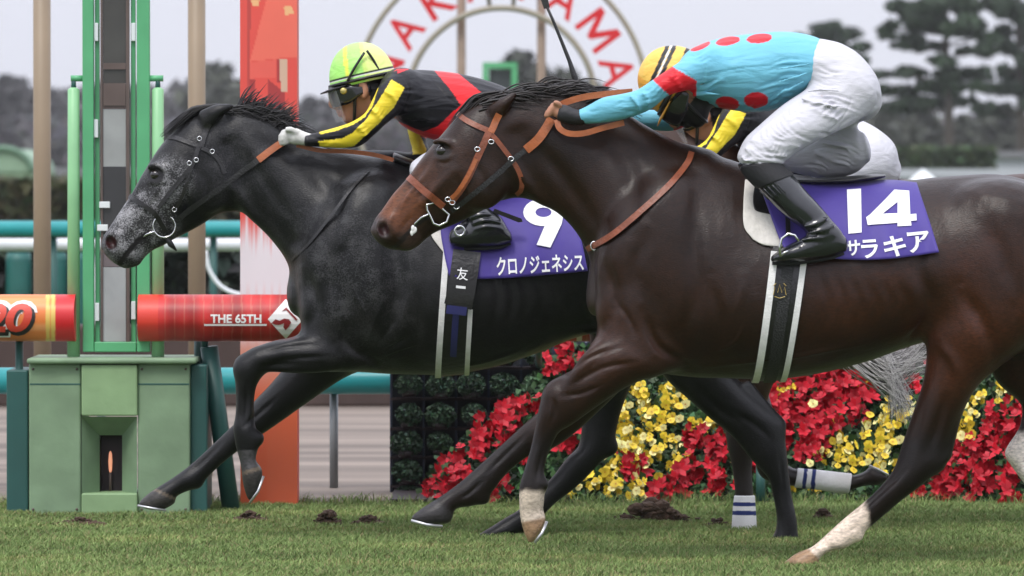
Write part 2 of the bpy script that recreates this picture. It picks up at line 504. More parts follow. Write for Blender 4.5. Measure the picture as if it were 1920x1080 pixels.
def text_tris(body, bold=0.0, font_shear=0.0):
    """flat mesh of a text, normalised to the unit box"""
    cu = bpy.data.curves.new('lettering', 'FONT'); cu.body = body; cu.size = 1.0; cu.offset = bold; cu.shear = font_shear
    cu.resolution_u = 4
    o = bpy.data.objects.new('lettering', cu); COL.objects.link(o)
    dg = bpy.context.evaluated_depsgraph_get()
    me = bpy.data.meshes.new_from_object(o.evaluated_get(dg))
    bm = bmesh.new(); bm.from_mesh(me)
    bpy.data.objects.remove(o); bpy.data.curves.remove(cu); bpy.data.meshes.remove(me)
    xs = [v.co.x for v in bm.verts]; ys = [v.co.y for v in bm.verts]
    if not xs: return bm
    x0, x1, y0, y1 = min(xs), max(xs), min(ys), max(ys)
    for v in bm.verts: v.co = ((v.co.x - x0) / (x1 - x0), (v.co.y - y0) / (y1 - y0), 0)
    return bm

def poly_bm(polys):
    """polygons with coordinates in the unit box (y up); list of (outline, [holes]) pre-cut into quads/tris by caller"""
    bm = bmesh.new()
    for p in polys:
        bm.faces.new([bm.verts.new((x, y, 0)) for x, y in p])
    return bm

def cut_grid(bm, nx, ny):
    for i in range(1, nx):
        bmesh.ops.bisect_plane(bm, geom=bm.verts[:] + bm.edges[:] + bm.faces[:], plane_co=(i / nx, 0, 0), plane_no=(1, 0, 0))
    for i in range(1, ny):
        bmesh.ops.bisect_plane(bm, geom=bm.verts[:] + bm.edges[:] + bm.faces[:], plane_co=(0, i / ny, 0), plane_no=(0, 1, 0))
    bm.verts.index_update()
    return np.array([v.co[:] for v in bm.verts]), [[v.index for v in f.verts] for f in bm.faces]

def quad_map(uv, quad):
    """unit box -> photo quad (top-left, top-right, bottom-right, bottom-left)"""
    tl, tr, br, bl = [np.array(q, float) for q in quad]
    u = uv[:, :1]; v = uv[:, 1:2]
    return (1 - v) * ((1 - u) * bl + u * br) + v * ((1 - u) * tl + u * tr)
# ================================================================== horses
YN, YF, YT = 0.0, 1.5, 2.1          # lanes: near horse, second horse, third horse

def sstep(a, b, x):
    t = np.clip((x - a) / (b - a + 1e-9), 0, 1); return t * t * (3 - 2 * t)

def gsp(px, py, cx, cy, r, soft=1.6):
    return np.clip(1 - sstep(r / soft, r * soft, np.hypot(px - cx, py - cy)), 0, 1)[:, None]

def mixc(c, m, col): return c * (1 - m) + np.array(col) * m

def horse_mesh(F, lofts, k=0.03):
    for i, (mesh, kk) in enumerate(lofts): F.add(mesh, kk)

# ---- horse 14 (near lane), traced from side
H14_TRUNK = [(1122,500,1124,590,50),(1160,400,1160,645,95),(1220,330,1220,692,125),(1290,286,1290,706,140),(1370,300,1370,709,145),
  (1450,325,1450,711,150),(1540,336,1540,699,155),(1630,338,1630,676,155),(1710,337,1710,648,150),(1790,331,1790,632,145),(1870,328,1870,650,140),
  (1940,345,1940,670,130),(2000,385,2000,650,112),(2035,460,2035,570,80)]
H14_NECK = [(935,172,945,372,40),(1010,157,985,372,44),(1080,163,1035,392,49),(1150,198,1075,428,57),(1215,238,1105,480,74),(1270,266,1130,560,92),(1330,288,1180,640,106)]
H14_HEAD = [(932,176,957,355,40),(893,190,940,372,47),(862,212,908,393,51),(836,243,880,408,50),(806,277,857,419,44),(783,306,838,427,36),
  (763,334,815,437,31),(737,363,797,450,28),(716,393,784,462,28),(704,408,765,471,28),(697,424,737,468,22)]
H14_FA = [(1150,560,1290,680,66,-.10),(1133,616,1240,704,56,-.14),(1108,645,1194,717,46,-.16),(1083,685,1150,742,39),(1056,702,1104,774,34),(1038,711,1069,799,31),
  (1025,728,1052,808,29),(1012,757,1044,817,26),(1003,801,1036,833,19),(995,838,1027,855,16.5),(984,876,1021,882,16.5),(974,908,1021,910,20),(973,935,1021,938,20),
  (974,960,1019,955,18),(977,980,1024,972,21),(984,1003,1018,990,20),(991,1018,1004,1011,11)]
H14_FB = [(1150,560,1250,690,60,.10),(1120,628,1180,720,48,.12),(1085,682,1135,760,38),(1048,737,1090,802,32),(1020,764,1052,832,28),(997,782,1022,847,26),
  (971,805,997,852,19),(925,847,952,887,16),(888,881,918,929,18.5),(862,904,890,948,20),(838,922,855,954,17),(812,939,850,968,20),(790,953,842,981,22),(772,967,800,985,16)]
H14_HA = [(1790,380,2000,420,85,-.10),(1748,500,1995,560,92,-.12),(1735,612,1935,640,78,-.13),(1737,667,1872,690,60,-.13),(1729,720,1833,725,48),(1707,787,1797,787,37),
  (1689,840,1782,832,31),(1675,880,1772,866,30),(1648,915,1738,902,26),(1613,947,1690,939,20),(1588,967,1648,975,18),(1560,992,1613,1004,20.5),(1543,1008,1590,1026,21),
  (1521,1026,1556,1034,18),(1494,1037,1537,1047,21),(1474,1051,1532,1063,24),(1465,1058,1512,1068,20)]
H14_HB = [(1850,500,2020,520,90,.14),(1850,640,2010,640,65),(1866,712,1990,700,45),(1912,755,2000,745,33),(1914,790,1985,785,26),(1905,812,1955,812,20),(1883,848,1935,862,23),
  (1897,875,1940,878,20),(1915,900,1960,890,23),(1935,925,1970,905,16)]

# ---- horse 9 (second lane)
H9_TRUNK = [(556,520,562,590,45),(590,450,590,640,85),(640,350,640,690,118),(700,308,700,699,138),(770,305,770,702,142),(850,325,850,701,145),
  (930,338,930,687,146),(1010,338,1010,661,144),(1080,330,1080,633,138),(1150,325,1150,622,132),(1210,335,1210,650,125),(1265,370,1265,640,105),(1300,430,1300,560,75)]
H9_NECK = [(408,203,425,395,38),(450,203,452,397,43),(500,220,480,420,48),(545,248,512,453,54),(600,275,540,495,68),(660,288,560,560,88),(720,297,600,640,104)]
H9_HEAD = [(398,202,440,388,38),(365,214,418,396,45),(332,242,396,410,49),(306,267,374,424,49),(286,295,350,437,44),(263,333,326,449,36),
  (246,364,306,461,31),(226,394,286,470,28),(207,423,269,486,27),(195,441,262,497,27),(190,456,244,503,22)]
H9_FA = [(580,580,700,690,60,-.10),(562,626,648,697,54,-.13),(520,637,600,697,43,-.15),(490,646,545,695,36),(468,655,510,695,32),(450,672,492,706,30),
  (440,695,484,718,27),(441,722,480,728,22),(442,747,477,750,16.5),(441,778,477,781,16.5),(437,801,480,803,20),(439,820,487,822,20),(443,842,484,842,17.5),(450,866,480,863,17),
  (453,888,491,878,21),(456,910,492,897,20),(462,930,487,920,15),(467,941,476,934,7)]
H9_FB = [(590,600,690,690,55,.10),(545,672,640,712,45,.12),(508,719,570,760,36),(483,745,535,785,31),(464,767,506,805,28),(446,788,484,820,25),
  (430,803,462,834,19),(391,840,420,867,15.5),(364,865,392,893,16.5),(344,881,373,912,19.5),(320,898,345,924,17),(290,917,330,932,19),(272,930,329,943,21),(259,943,311,954,18)]
H9_HA = [(1110,480,1270,560,90,.10),(1105,600,1240,650,72,.12),(1106,665,1205,690,56),(1098,722,1178,735,43),(1092,785,1160,788,34),(1085,835,1148,842,29),
  (1064,857,1124,870,25),(1036,893,1083,912,18.5),(1005,925,1040,945,16.5),(976,953,1010,977,19.5),(945,972,985,997,18),(920,988,960,1006,20),(893,1004,930,1013,17)]
H9_HB = [(1110,480,1290,520,92,-.10),(1150,580,1315,600,84,-.12),(1205,650,1340,640,72,-.13),(1250,712,1368,690,55),(1291,749,1402,730,42),(1330,784,1439,764,36),(1372,818,1467,792,31),
  (1412,866,1474,835,28),(1440,897,1479,884,21),(1449,930,1485,930,17.5),(1455,960,1491,958,18.5),(1456,980,1495,980,19),(1453,997,1496,997,20),(1444,1012,1499,1012,22)]

def shift9(st, dx, dy=0.0):
    return [(s[0] + dx, 340 + (s[1] - 340) * .973 + dy, s[2] + dx, 340 + (s[3] - 340) * .973 + dy) + tuple(s[4:]) for s in st]

H3_FA = [(1360,600,1480,680,58,-.12),(1366,690,1450,720,46,-.14),(1364,760,1432,775,34),(1359,800,1420,800,30),(1364,838,1415,838,28),(1373,880,1410,882,19),(1378,927,1413,927,17.5),
  (1377,960,1414,960,19),(1375,985,1415,985,19),(1368,1001,1416,1001,22)]
H3_FB = [(1385,620,1490,690,56,.12),(1393,700,1441,712,40,.14),(1402,770,1450,772,33),(1410,830,1463,835,30),(1422,888,1468,862,28),(1455,907,1484,876,23),(1495,912,1500,880,16.5),
  (1545,917,1550,885,17),(1585,922,1590,890,19),(1610,914,1606,890,16),(1630,910,1624,882,18),(1646,910,1632,873,21),(1662,902,1648,880,18)]

def make_field14():
    F = Field(.0065)
    Y = YN
    F.add(loft(H14_TRUNK, Y, m=6, n=64, egg=.16), 0)
    F.add(loft(H14_NECK, Y, m=6, n=48, egg=.12), .06)
    F.add(loft(H14_HEAD, Y, n=40, egg=-.05), .03)
    # muscle masses
    for sd in (-1, 1):
        F.add(blob(1225, 470, Y, sd * .135, 95, 150, 62, -22), .05)           # shoulder
        F.add(blob(1190, 590, Y, sd * .13, 70, 70, 55, 0), .05)               # point of the shoulder
        F.add(blob(1880, 470, Y, sd * .13, 120, 130, 75, 0), .06)             # haunch
        F.add(blob(1470, 560, Y, sd * .12, 190, 130, 90, 0), .05)             # barrel
        F.add(blob(905, 345, Y, sd * .052, 44, 48, 22, 0), .03)               # jowl
        F.add(px_tube([(856, 318, 9, sd * .078), (820, 352, 8, sd * .07), (792, 382, 6, sd * .055)], Y), .018)   # cheek bone
        F.add(px_tube([(810, 269, 6, sd * .060), (826, 264, 7, sd * .072), (846, 272, 6, sd * .078)], Y), .014)  # brow
        F.add(px_tube([(814, 296, 4, sd * .060), (830, 299, 5, sd * .073), (844, 293, 4, sd * .078)], Y), .012)
        F.add(px_tube([(716, 412, 5, sd * .038), (708, 424, 6, sd * .046), (714, 441, 6, sd * .047), (728, 447, 5, sd * .04)], Y), .01)  # nostril rim
        F.add(px_tube([(735, 405, 7, sd * .04), (731, 425, 7, sd * .047), (733, 443, 6, sd * .045)], Y), .012)
    F.add(loft(H14_FA, Y), .03); F.add(loft(H14_FB, Y), .03); F.add(loft(H14_HA, Y, egg=0), .04); F.add(loft(H14_HB, Y), .04)
    # joints and tendons
    F.add(blob(1045, 745, Y, -.16, 26, 30, 27, 40), .02); F.add(blob(1016, 908, Y, -.16, 13, 14, 15), .015)
    F.add(blob(1752, 868, Y, -.13, 24, 20, 20, 30), .02); F.add(blob(1606, 1003, Y, -.13, 14, 14, 15), .015)
    F.add(blob(905, 935, Y, .12, 14, 12, 15), .015)
    F.add(px_tube([(1798, 730, 15, -.13), (1788, 800, 10, -.13), (1772, 858, 12, -.13)], Y), .018)     # achilles
    F.add(px_tube([(1140, 646, 5, -.20), (1110, 668, 14, -.205), (1082, 702, 13, -.205), (1056, 742, 7, -.19)], Y), .02)    # forearm muscle
    F.add(px_tube([(1215, 662, 5, -.19), (1180, 682, 14, -.20), (1135, 712, 13, -.205), (1080, 768, 7, -.19)], Y), .02)
    # ears, laid back
    for sd in (-1, 1):
        F.add(loft([(914, 196, 932, 236, 12, sd * .055), (938, 184, 946, 214, 13, sd * .066), (956, 175, 962, 192, 9, sd * .07), (969, 168, 973, 173, 3, sd * .07)], Y, cap=.3), .012)
    # hollows
    for sd in (-1, 1):
        F.add(blob(719, 430, Y, sd * .060, 10, 16, 18, 25), .008, -1)
        F.add(px_tube([(731, 470, 4, sd * .03), (752, 452, 4, sd * .055), (776, 425, 4, sd * .058), (800, 408, 3, sd * .066)], Y), .008, -1)
        F.add(px_tube([(968, 250, 14, sd * .105), (1010, 360, 16, sd * .115), (1075, 440, 18, sd * .14)], Y), .05, -1)     # jugular groove
        F.add(px_tube([(1255, 330, 16, sd * .285), (1300, 470, 16, sd * .325), (1290, 600, 18, sd * .335), (1255, 690, 18, sd * .3)], Y), .06, -1)  # behind the shoulder
        F.add(px_tube([(1155, 560, 10, sd * .27), (1180, 640, 10, sd * .27), (1255, 690, 10, sd * .26)], Y), .03, -1)
    return F.bake(2)

def make_field9(Y=YF, dx=0, dy=0, legs=None, sh=None):
    F = Field(.0065)
    sh = sh or (lambda st: st)
    q = lambda x, y: ((x, y) if dx == 0 else (x + dx, 340 + (y - 340) * .973 + dy))
    F.add(loft(sh(H9_TRUNK), Y, m=6, n=64, egg=.16), 0)
    F.add(loft(sh(H9_NECK), Y, m=6, n=48, egg=.12), .06)
    F.add(loft(sh(H9_HEAD), Y, n=40, egg=-.05), .03)
    def B(x, y, yo, *a, k=.03, op=1): F.add(blob(*q(x, y), Y, yo, *a), k, op)
    def T(pts, k, op=1): F.add(px_tube([(*q(p[0], p[1]), p[2], p[3]) for p in pts], Y), k, op)
    for sd in (-1, 1):
        B(665, 470, sd * .135, 90, 145, 60, -20, k=.05); B(630, 590, sd * .13, 62, 66, 52, k=.05)
        B(1170, 470, sd * .125, 110, 115, 72, k=.06); B(880, 560, sd * .12, 180, 120, 88, k=.05)
        B(388, 350, sd * .052, 42, 46, 22)
        T([(344, 345, 8, sd * .078), (312, 378, 8, sd * .07), (290, 405, 6, sd * .055)], .018)
        T([(275, 316, 5.5, sd * .058), (292, 309, 6.5, sd * .072), (311, 319, 5.5, sd * .078)], .014)
        T([(278, 340, 4, sd * .058), (294, 344, 5, sd * .072), (308, 338, 4, sd * .078)], .012)
        T([(208, 438, 5, sd * .038), (199, 448, 6, sd * .045), (203, 466, 6, sd * .046), (216, 472, 5, sd * .04)], .01)
        T([(224, 436, 7, sd * .04), (221, 452, 7, sd * .046), (222, 467, 6, sd * .044)], .012)
    for st in (legs or (H9_FA, H9_FB, H9_HA, H9_HB)): F.add(loft(st, Y), .03)
    if legs is None:
        B(462, 690, -.15, 24, 26, 25, 40, k=.02); B(484, 822, -.15, 12, 14, 14, k=.015)
        B(1140, 838, .12, 20, 18, 18, k=.02); B(1452, 805, -.13, 20, 22, 18, k=.02); B(368, 905, .12, 13, 12, 14, k=.015)
        T([(615, 636, 5, -.19), (580, 646, 14, -.195), (535, 656, 12, -.195), (488, 672, 6, -.18)], .02); T([(635, 684, 5, -.19), (600, 685, 13, -.195), (555, 688, 12, -.195), (503, 691, 6, -.18)], .02)
        T([(1395, 720, 14, -.13), (1440, 768, 10, -.13), (1466, 800, 11, -.13)], .018)
    for sd in (-1, 1):
        F.add(loft([(*q(372, 208), *q(388, 246), 12, sd * .055), (*q(402, 196), *q(408, 226), 13, sd * .066), (*q(425, 194), *q(428, 210), 9, sd * .07), (*q(441, 194), *q(443, 200), 3, sd * .07)], Y, cap=.3), .012)
        B(209, 455, sd * .060, 10, 15, 18, 30, k=.008, op=-1)
        T([(220, 500, 4, sd * .03), (236, 478, 4, sd * .052), (258, 452, 4, sd * .056), (280, 436, 3, sd * .064)], .008, -1)
        T([(430, 270, 14, sd * .105), (470, 380, 16, sd * .115), (530, 460, 18, sd * .14)], .05, -1)
        T([(690, 340, 16, sd * .285), (735, 470, 16, sd * .32), (725, 600, 18, sd * .33), (700, 685, 18, sd * .3)], .06, -1)
        pass
        T([(590, 560, 10, sd * .265), (615, 640, 10, sd * .265), (690, 685, 10, sd * .255)], .03, -1)
    return F.bake(2)

def vnoise(P, sc, seed=0):
    """cheap smooth noise for vertex colours"""
    r = np.random.RandomState(seed); v = 0
    for i in range(6):
        k = r.normal(size=3) * sc * (1 + .6 * i); v = v + np.sin(P @ k + r.uniform(0, 6.28)) / (1 + .4 * i)
    return v / 3.0

def colour14(P):
    px, py = topx(P); n = len(P)
    c = np.tile(np.array((.0140, .0050, .0020)), (n, 1))
    nz = vnoise(P, 5, 1)[:, None] * .5 + .5
    # redder on belly, flank, haunch, shoulder
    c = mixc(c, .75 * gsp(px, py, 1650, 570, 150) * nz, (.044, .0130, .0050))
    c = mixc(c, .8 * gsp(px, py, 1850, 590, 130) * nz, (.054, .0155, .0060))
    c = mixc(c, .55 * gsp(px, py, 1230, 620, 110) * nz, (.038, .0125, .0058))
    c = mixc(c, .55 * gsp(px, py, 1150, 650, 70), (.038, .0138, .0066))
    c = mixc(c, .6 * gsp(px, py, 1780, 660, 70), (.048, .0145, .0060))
    # face: brown muzzle and cheek
    c = mixc(c, .75 * gsp(px, py, 830, 330, 60), (.034, .0145, .008))
    c = mixc(c, .9 * gsp(px, py, 752, 385, 42, 1.5), (.115, .040, .017))
    c = mixc(c, .8 * gsp(px, py, 790, 335, 28), (.056, .022, .011))
    c = mixc(c, .85 * gsp(px, py, 712, 430, 20), (.03, .02, .018))
    c = mixc(c, .8 * gsp(px, py, 772, 452, 18), (.05, .028, .022))
    nost = gsp(px, py, 719, 431, 11, 1.3) * (np.abs(P[:, 1:2] - YN) < .09)
    c = mixc(c, nost, (.022, .008, .008))
    eye = gsp(px, py, 829, 283, 16, 1.3); c = mixc(c, .85 * eye, (.010, .007, .006))
    mouth = np.min([np.hypot(px - a, py - b) for a, b in zip(np.linspace(735, 800, 30), np.interp(np.linspace(735, 800, 30), [735, 752, 776, 800], [468, 452, 425, 408]))], 0)
    c = mixc(c, (mouth < 4)[:, None] * 1.0, (.012, .008, .008))
    # lower legs black
    low = sstep(790, 840, py)[:, None]; c = mixc(c, .8 * low, (.0062, .0045, .0042))
    # white socks and pale hooves
    jit = vnoise(P, 40, 3) * 5
    yo = P[:, 1] - YN
    fa = (px > 960) & (px < 1035) & (py > 850) & (yo < 0)
    m = (sstep(915, 928, py + jit) * fa)[:, None]; c = mixc(c, m, (.56, .47, .37))
    m = (sstep(972, 978, py + .2 * (px - 1000)) * fa)[:, None]; c = mixc(c, m, (.30, .19, .11))
    t = (px - 1462) * .68 + (1060 - py) * .73        # distance up the hind leg from the toe
    ha = (px < 1700) & (py > 900) & (px > 1440) & (yo < .02)
    m = (sstep(192, 180, t + jit + .5 * (py - 1010 + (px - 1560) * .85)) * ha)[:, None]; c = mixc(c, m, (.62, .51, .41))
    m = (sstep(62, 56, t) * ha)[:, None]; c = mixc(c, m, (.30, .19, .11))
    hb = (px > 1870) & (py > 780) & (yo > 0.02)
    m = (sstep(800, 816, py + jit) * hb)[:, None]; c = mixc(c, m, (.64, .56, .50))
    fb = (px < 860) & (py > 900)
    m = (sstep(28, 24, (py - 930) * -.6 + (px - 770) * .42 - 8) * fb)[:, None]
    hf = (px < 850) & (py > 934 + (px - 812) * .75); c = mixc(c, (hf[:, None]) * 1.0, (.022, .020, .020))
    return np.clip(c, 0, 1), np.zeros(n)

def colour9(P, dx=0, brown=False):
    px, py = topx(P); n = len(P)
    if dx:
        px = px - dx; py = 340 + (py - 340) / .973
    base = (.040, .0165, .010) if brown else (.0036, .0035, .0038)
    c = np.tile(np.array(base), (n, 1))
    nz = vnoise(P, 5, 4)[:, None] * .5 + .5
    fl = np.zeros(n)
    if not brown:
        c = mixc(c, .5 * gsp(px, py, 720, 650, 90) * nz, (.010, .0068, .0056))
        c = mixc(c, .5 * gsp(px, py, 950, 560, 150) * nz, (.0065, .0055, .0054))
        c = mixc(c, .35 * gsp(px, py, 850, 330, 120), (.010, .010, .011))
        f1 = gsp(px, py, 262, 420, 62, 1.4)[:, 0]; f2 = gsp(px, py, 318, 338, 40, 1.5)[:, 0]
        fl = np.maximum(fl, np.maximum(f1, .75 * f2)); fl = np.maximum(fl, .55 * gsp(px, py, 215, 460, 40)[:, 0])
        fl = np.maximum(fl, .08 * gsp(px, py, 430, 300, 90)[:, 0]); fl = np.maximum(fl, .02); fl = np.maximum(fl, .12 * gsp(px, py, 640, 480, 120, 1.8)[:, 0]); fl = np.maximum(fl, .08 * gsp(px, py, 700, 620, 90)[:, 0])
        fl *= 1 - gsp(px, py, 292, 328, 16, 1.3)[:, 0]
        c = mixc(c, .8 * gsp(px, py, 258, 425, 62), (.026, .025, .026)); c = mixc(c, .6 * gsp(px, py, 312, 335, 40), (.02, .0195, .02))
        pastern = ((px > 430) & (px < 500) & (py > 845) & (py < 900) & (P[:, 1] < YF))[:, None] * .75
        c = mixc(c, pastern * nz, (.085, .082, .082))
        hoof = ((px < 345) & (py > 918 + (px - 290) * .45) & (py > 900)) | ((px > 440) & (px < 500) & (py > 885 - (px - 453) * .3) & (py > 870)) 
        c = mixc(c, hoof[:, None] * .9, (.034, .031, .028))
        cor = ((px < 345) & (np.abs(py - 918 - (px - 290) * .45) < 3) & (py > 900)) | ((px > 440) & (px < 500) & (np.abs(py - 888 + (px - 453) * .3) < 4) & (py > 870))
        c = mixc(c, cor[:, None] * .8, (.11, .085, .06))
    nost = gsp(px, py, 209, 455, 11, 1.3) * (np.abs(P[:, 1:2] - (YT if dx else YF)) < .09); c = mixc(c, nost, (.028, .009, .009))
    mouth = np.min([np.hypot(px - a, py - b) for a, b in zip(np.linspace(222, 280, 30), np.interp(np.linspace(222, 280, 30), [222, 236, 258, 280], [498, 478, 452, 436]))], 0)
    c = mixc(c, (mouth < 4)[:, None] * 1.0, (.010, .008, .009)); fl = fl * (mouth > 5)
    fl = fl * (nost[:, 0] < .3)
    eye = gsp(px, py, 292, 328, 15, 1.3); c = mixc(c, .85 * eye, (.008, .007, .008))
    if brown: c = mixc(c, .85 * sstep(800, 850, py)[:, None], (.010, .0075, .007))
    return np.clip(c, 0, 1), fl


RIBS = lambda x0, n, st, y0, y1: [([(x0 + i * st, y0 + 6 * i), (x0 + 24 + i * st, (y0 + y1) / 2), (x0 + 10 + i * st, y1 - 8 * i)], 9, -3.2) for i in range(n)]
REL14 = [([(1310,330),(1300,450),(1304,560),(1268,660)],16,-9), ([(1208,590),(1236,650),(1300,690)],8,-9), ([(1130,480),(1152,560),(1140,620)],13,-9), ([(1290,300),(1205,420),(1135,510)],26,3),
  ([(1215,420),(1190,500),(1200,570)],16,-7), ([(1060,700),(1110,668),(1165,650)],4.5,-4.5), ([(1072,722),(1130,690),(1190,680)],4.5,-4.5), ([(1052,742),(1090,738),(1130,722)],4,-4),
  ([(1034,740),(1040,770),(1030,800)],5,-4), ([(1020,835),(1012,870),(1004,905)],4,-4), ([(1008,838),(1000,880)],3,2), ([(1700,880),(1655,920),(1605,966)],4.5,-4.5), ([(1778,730),(1758,800),(1742,850)],9,-7), ([(1735,760),(1720,810),(1712,850)],6,-4),
  ([(1735,610),(1742,560),(1722,500),(1735,440)],16,-10), ([(1700,640),(1728,612),(1738,590)],6,-6), ([(1800,540),(1850,620),(1872,690)],15,-11), ([(1835,400),(1880,480),(1900,560)],20,-8), ([(1760,640),(1790,680),(1800,720)],10,6),
  ([(1320,688),(1400,678),(1480,670),(1560,655),(1620,645)],4,4), ([(1340,660),(1380,640),(1400,600)],3.5,3), ([(990,255),(1060,340),(1125,440)],17,-9), ([(1130,230),(1185,330),(1180,430)],20,-9), ([(1020,205),(1080,250),(1140,270)],14,-6),
  ([(955,300),(1000,360),(1050,412)],10,6), ([(806,318),(778,352),(758,378),(748,405)],3.4,3), ([(800,345),(776,368)],3,2.4), ([(856,330),(868,375),(845,412)],7,-5), ([(812,292),(782,330),(742,382)],7,-4), ([(775,404),(760,420),(752,436)],4,-3),
  ([(736,398),(730,420),(738,440)],4,3), ([(880,300),(905,330),(915,370)],9,-3.5), ([(812,278),(830,272),(846,280)],2.5,-3), ([(818,302),(834,306),(848,300)],2.5,-3), ([(798,412),(808,424),(804,436)],4,-3),
  ([(1585,1000),(1610,985)],4,-3), ([(1545,1015),(1560,1030)],4,-3), ([(905,900),(880,925),(860,935)],4,-4), ([(985,815),(940,860),(915,885)],4,-4), ([(1150,560),(1180,600),(1195,640)],5,-4), ([(1330,520),(1350,600),(1340,660)],12,-5), ([(1395,520),(1380,600)],10,4)] + RIBS(1530, 6, 30, 500, 640)
REL9 = [([(752,330),(740,450),(744,560),(706,650)],16,-9), ([(640,606),(656,650),(715,685)],8,-9), ([(566,500),(590,570),(578,622)],13,-9), ([(725,310),(650,420),(585,510)],26,3), ([(655,430),(630,510),(640,575)],16,-7),
  ([(490,662),(540,650),(590,646)],4.5,-4.5), ([(505,680),(560,672),(615,668)],4.5,-4.5), ([(478,690),(520,684),(560,682)],4,-3.5), ([(462,715),(462,760),(458,796)],4,-4), ([(450,720),(448,780)],3,2), ([(470,735),(468,785)],3,2),
  ([(440,270),(500,350),(555,440)],17,-9), ([(560,290),(625,380),(615,470)],20,-9), ([(470,250),(520,280),(580,290)],14,-6), ([(418,320),(460,385),(505,435)],10,6), ([(272,345),(252,372),(236,400)],7,-4), ([(296,352),(276,384),(258,410)],3.2,3), ([(286,375),(262,398)],3,2.4),
  ([(344,350),(352,395),(330,428)],7,-5), ([(222,428),(218,448),(226,468)],4,3), ([(262,424),(248,442),(240,458)],4,-3), ([(365,310),(388,345),(395,388)],9,-3.5), ([(276,322),(292,317),(308,326)],2.5,-3), ([(280,346),(296,350),(310,344)],2.5,-3),
  ([(716,662),(740,648),(768,630)],4,-5), ([(705,650),(725,625),(745,590)],4,-4), ([(720,672),(755,660),(790,650)],3.5,-4), ([(770,520),(785,600),(775,665)],11,-5), ([(1090,560),(1105,600),(1112,620)],8,-6), ([(720,560),(700,610),(690,640)],4,3), ([(660,540),(690,600)],4,3),
  ([(820,690),(900,680),(980,655)],4,4), ([(1370,770),(1420,800),(1450,830)],6,-5), ([(1300,720),(1350,770),(1400,800)],8,-6), ([(1462,850),(1468,900),(1470,950)],4,-4), ([(520,745),(480,780),(450,805)],5,-4), ([(420,825),(380,865),(350,890)],4,-4)] + RIBS(910, 6, 28, 490, 620)

M_COAT14 = mat_attr('brown_coat', rough=.33, var=.38, scale=6, bump=.30, bscale=190, bstretch=(.6, 1, 1.6), spec=.29, sheen=.0, grain=.30, gscale=120, bdist=.004, rot=(0, R(35), 0), wrinkle=.06, wscale=(18, 18, 9))
M_COAT9 = mat_attr('black_grey_coat', rough=.34, var=.40, scale=7, bump=.36, bscale=190, bstretch=(.6, 1, 1.6), spec=.29, sheen=.0, grain=.35, gscale=120, bdist=.004, fleck=(.32, .315, .325), rot=(0, R(35), 0), wrinkle=.06, wscale=(18, 18, 9))
M_COAT3 = mat_attr('bay_coat', rough=.45, var=.22, scale=7, bump=.2, bscale=70, spec=.4, bdist=.004)
M_EYE = mat('dark_eye', (.012, .008, .007), rough=.06, var=.1, spec=.8)
M_HAIR_BR = mat('brown_black_hair', (.011, .0075, .0065), rough=.45, var=.5, scale=60)
M_HAIR_BK = mat('black_hair', (.009, .008, .0085), rough=.45, var=.4, scale=60)
M_HAIR_GR = mat('grey_hair', (.16, .15, .15), rough=.5, var=.55, scale=90)
M_SHOE = mat('horseshoe_metal', (.55, .55, .56), rough=.35, metal=.8, var=.15)

def horse_body(F, Y, colf, material, root, fleck=False, rel=None):
    P, Q = F.mesh(); c, fl = colf(P)
    if rel: P = relief(F, P, rel, Y, sc=1.5)
    o = meshobj('body', P, Q, material, root, True, c)
    if fleck:
        a = o.data.attributes.new('Fleck', 'FLOAT', 'POINT'); a.data.foreach_set('value', fl.astype(np.float32))
    return o

def hair(root, name, roots, tips_f, n, w0, material, Y, seg=6, seed=1, width=1.0):
    """tapered locks from root pixels to tips; tips_f(i, t, rnd) -> list of (px,py,yo)"""
    rnd = random.Random(seed); mb = MB()
    for i in range(n):
        pts = tips_f(i, rnd); P = catmull(np.array(pts, float), 3)
        W = [at(p[0], p[1], Y + p[2]) for p in P]
        r = [max(w0 * (1 - (j / (len(P) - 1)) ** 1.6) * (1 + .15 * rnd.random()), .0004) for j in range(len(P))]
        mb.tube(W, r, 4, cap=False)
    return mb.obj(name, material, root, True)

def eye_at(F, Y, px, py, root, rad=.019):
    for sd in (-1, 1):
        p = F.surf([(px, py)], Y, sd)[0]
        p[1] += -sd * rad * .45
        MB().ico(p, rad, 3).obj('eye', M_EYE, root, True)

def hoof_rim(path, Y, r, root):
    mb = MB(); mb.tube([at(p[0], p[1], Y + p[2]) for p in path], r, 6); mb.obj('horseshoe', M_SHOE, root, True)

# ---------------------------------------------------------------- near horse
F14 = make_field14()
horse14 = thing('racehorse', 'dark brown racehorse with white socks in the nearest lane, wearing purple number 14', 'horse', at(1500, 1062, YN) * (1, 1, 0))
horse_body(F14, YN, colour14, M_COAT14, horse14, False, REL14)
eye_at(F14, YN, 829, 283, horse14, .021)
def mane14(i, r):
    t = r.random(); x = 905 + 235 * t; y = np.interp(x, [905, 935, 1010, 1080, 1150], [192, 172, 157, 163, 198]) + r.uniform(-1, 16)
    L = r.uniform(45, 110) * (1 - .3 * t); up = r.uniform(-4, 8) * (1 if r.random() < .88 else 2.2)
    yo = r.uniform(-.035, .03) - (.03 if r.random() < .4 else 0)
    dip = r.uniform(0, 22)
    return [(x - 8, y + 5, yo), (x + L * .3, y - up * .8, yo - .004), (x + L * .65, y - up + dip * .3, yo - .008), (x + L, y - up * .7 + dip, yo - .004)]
hair(horse14, 'mane', None, mane14, 520, .0032, M_HAIR_BR, YN, seed=3)
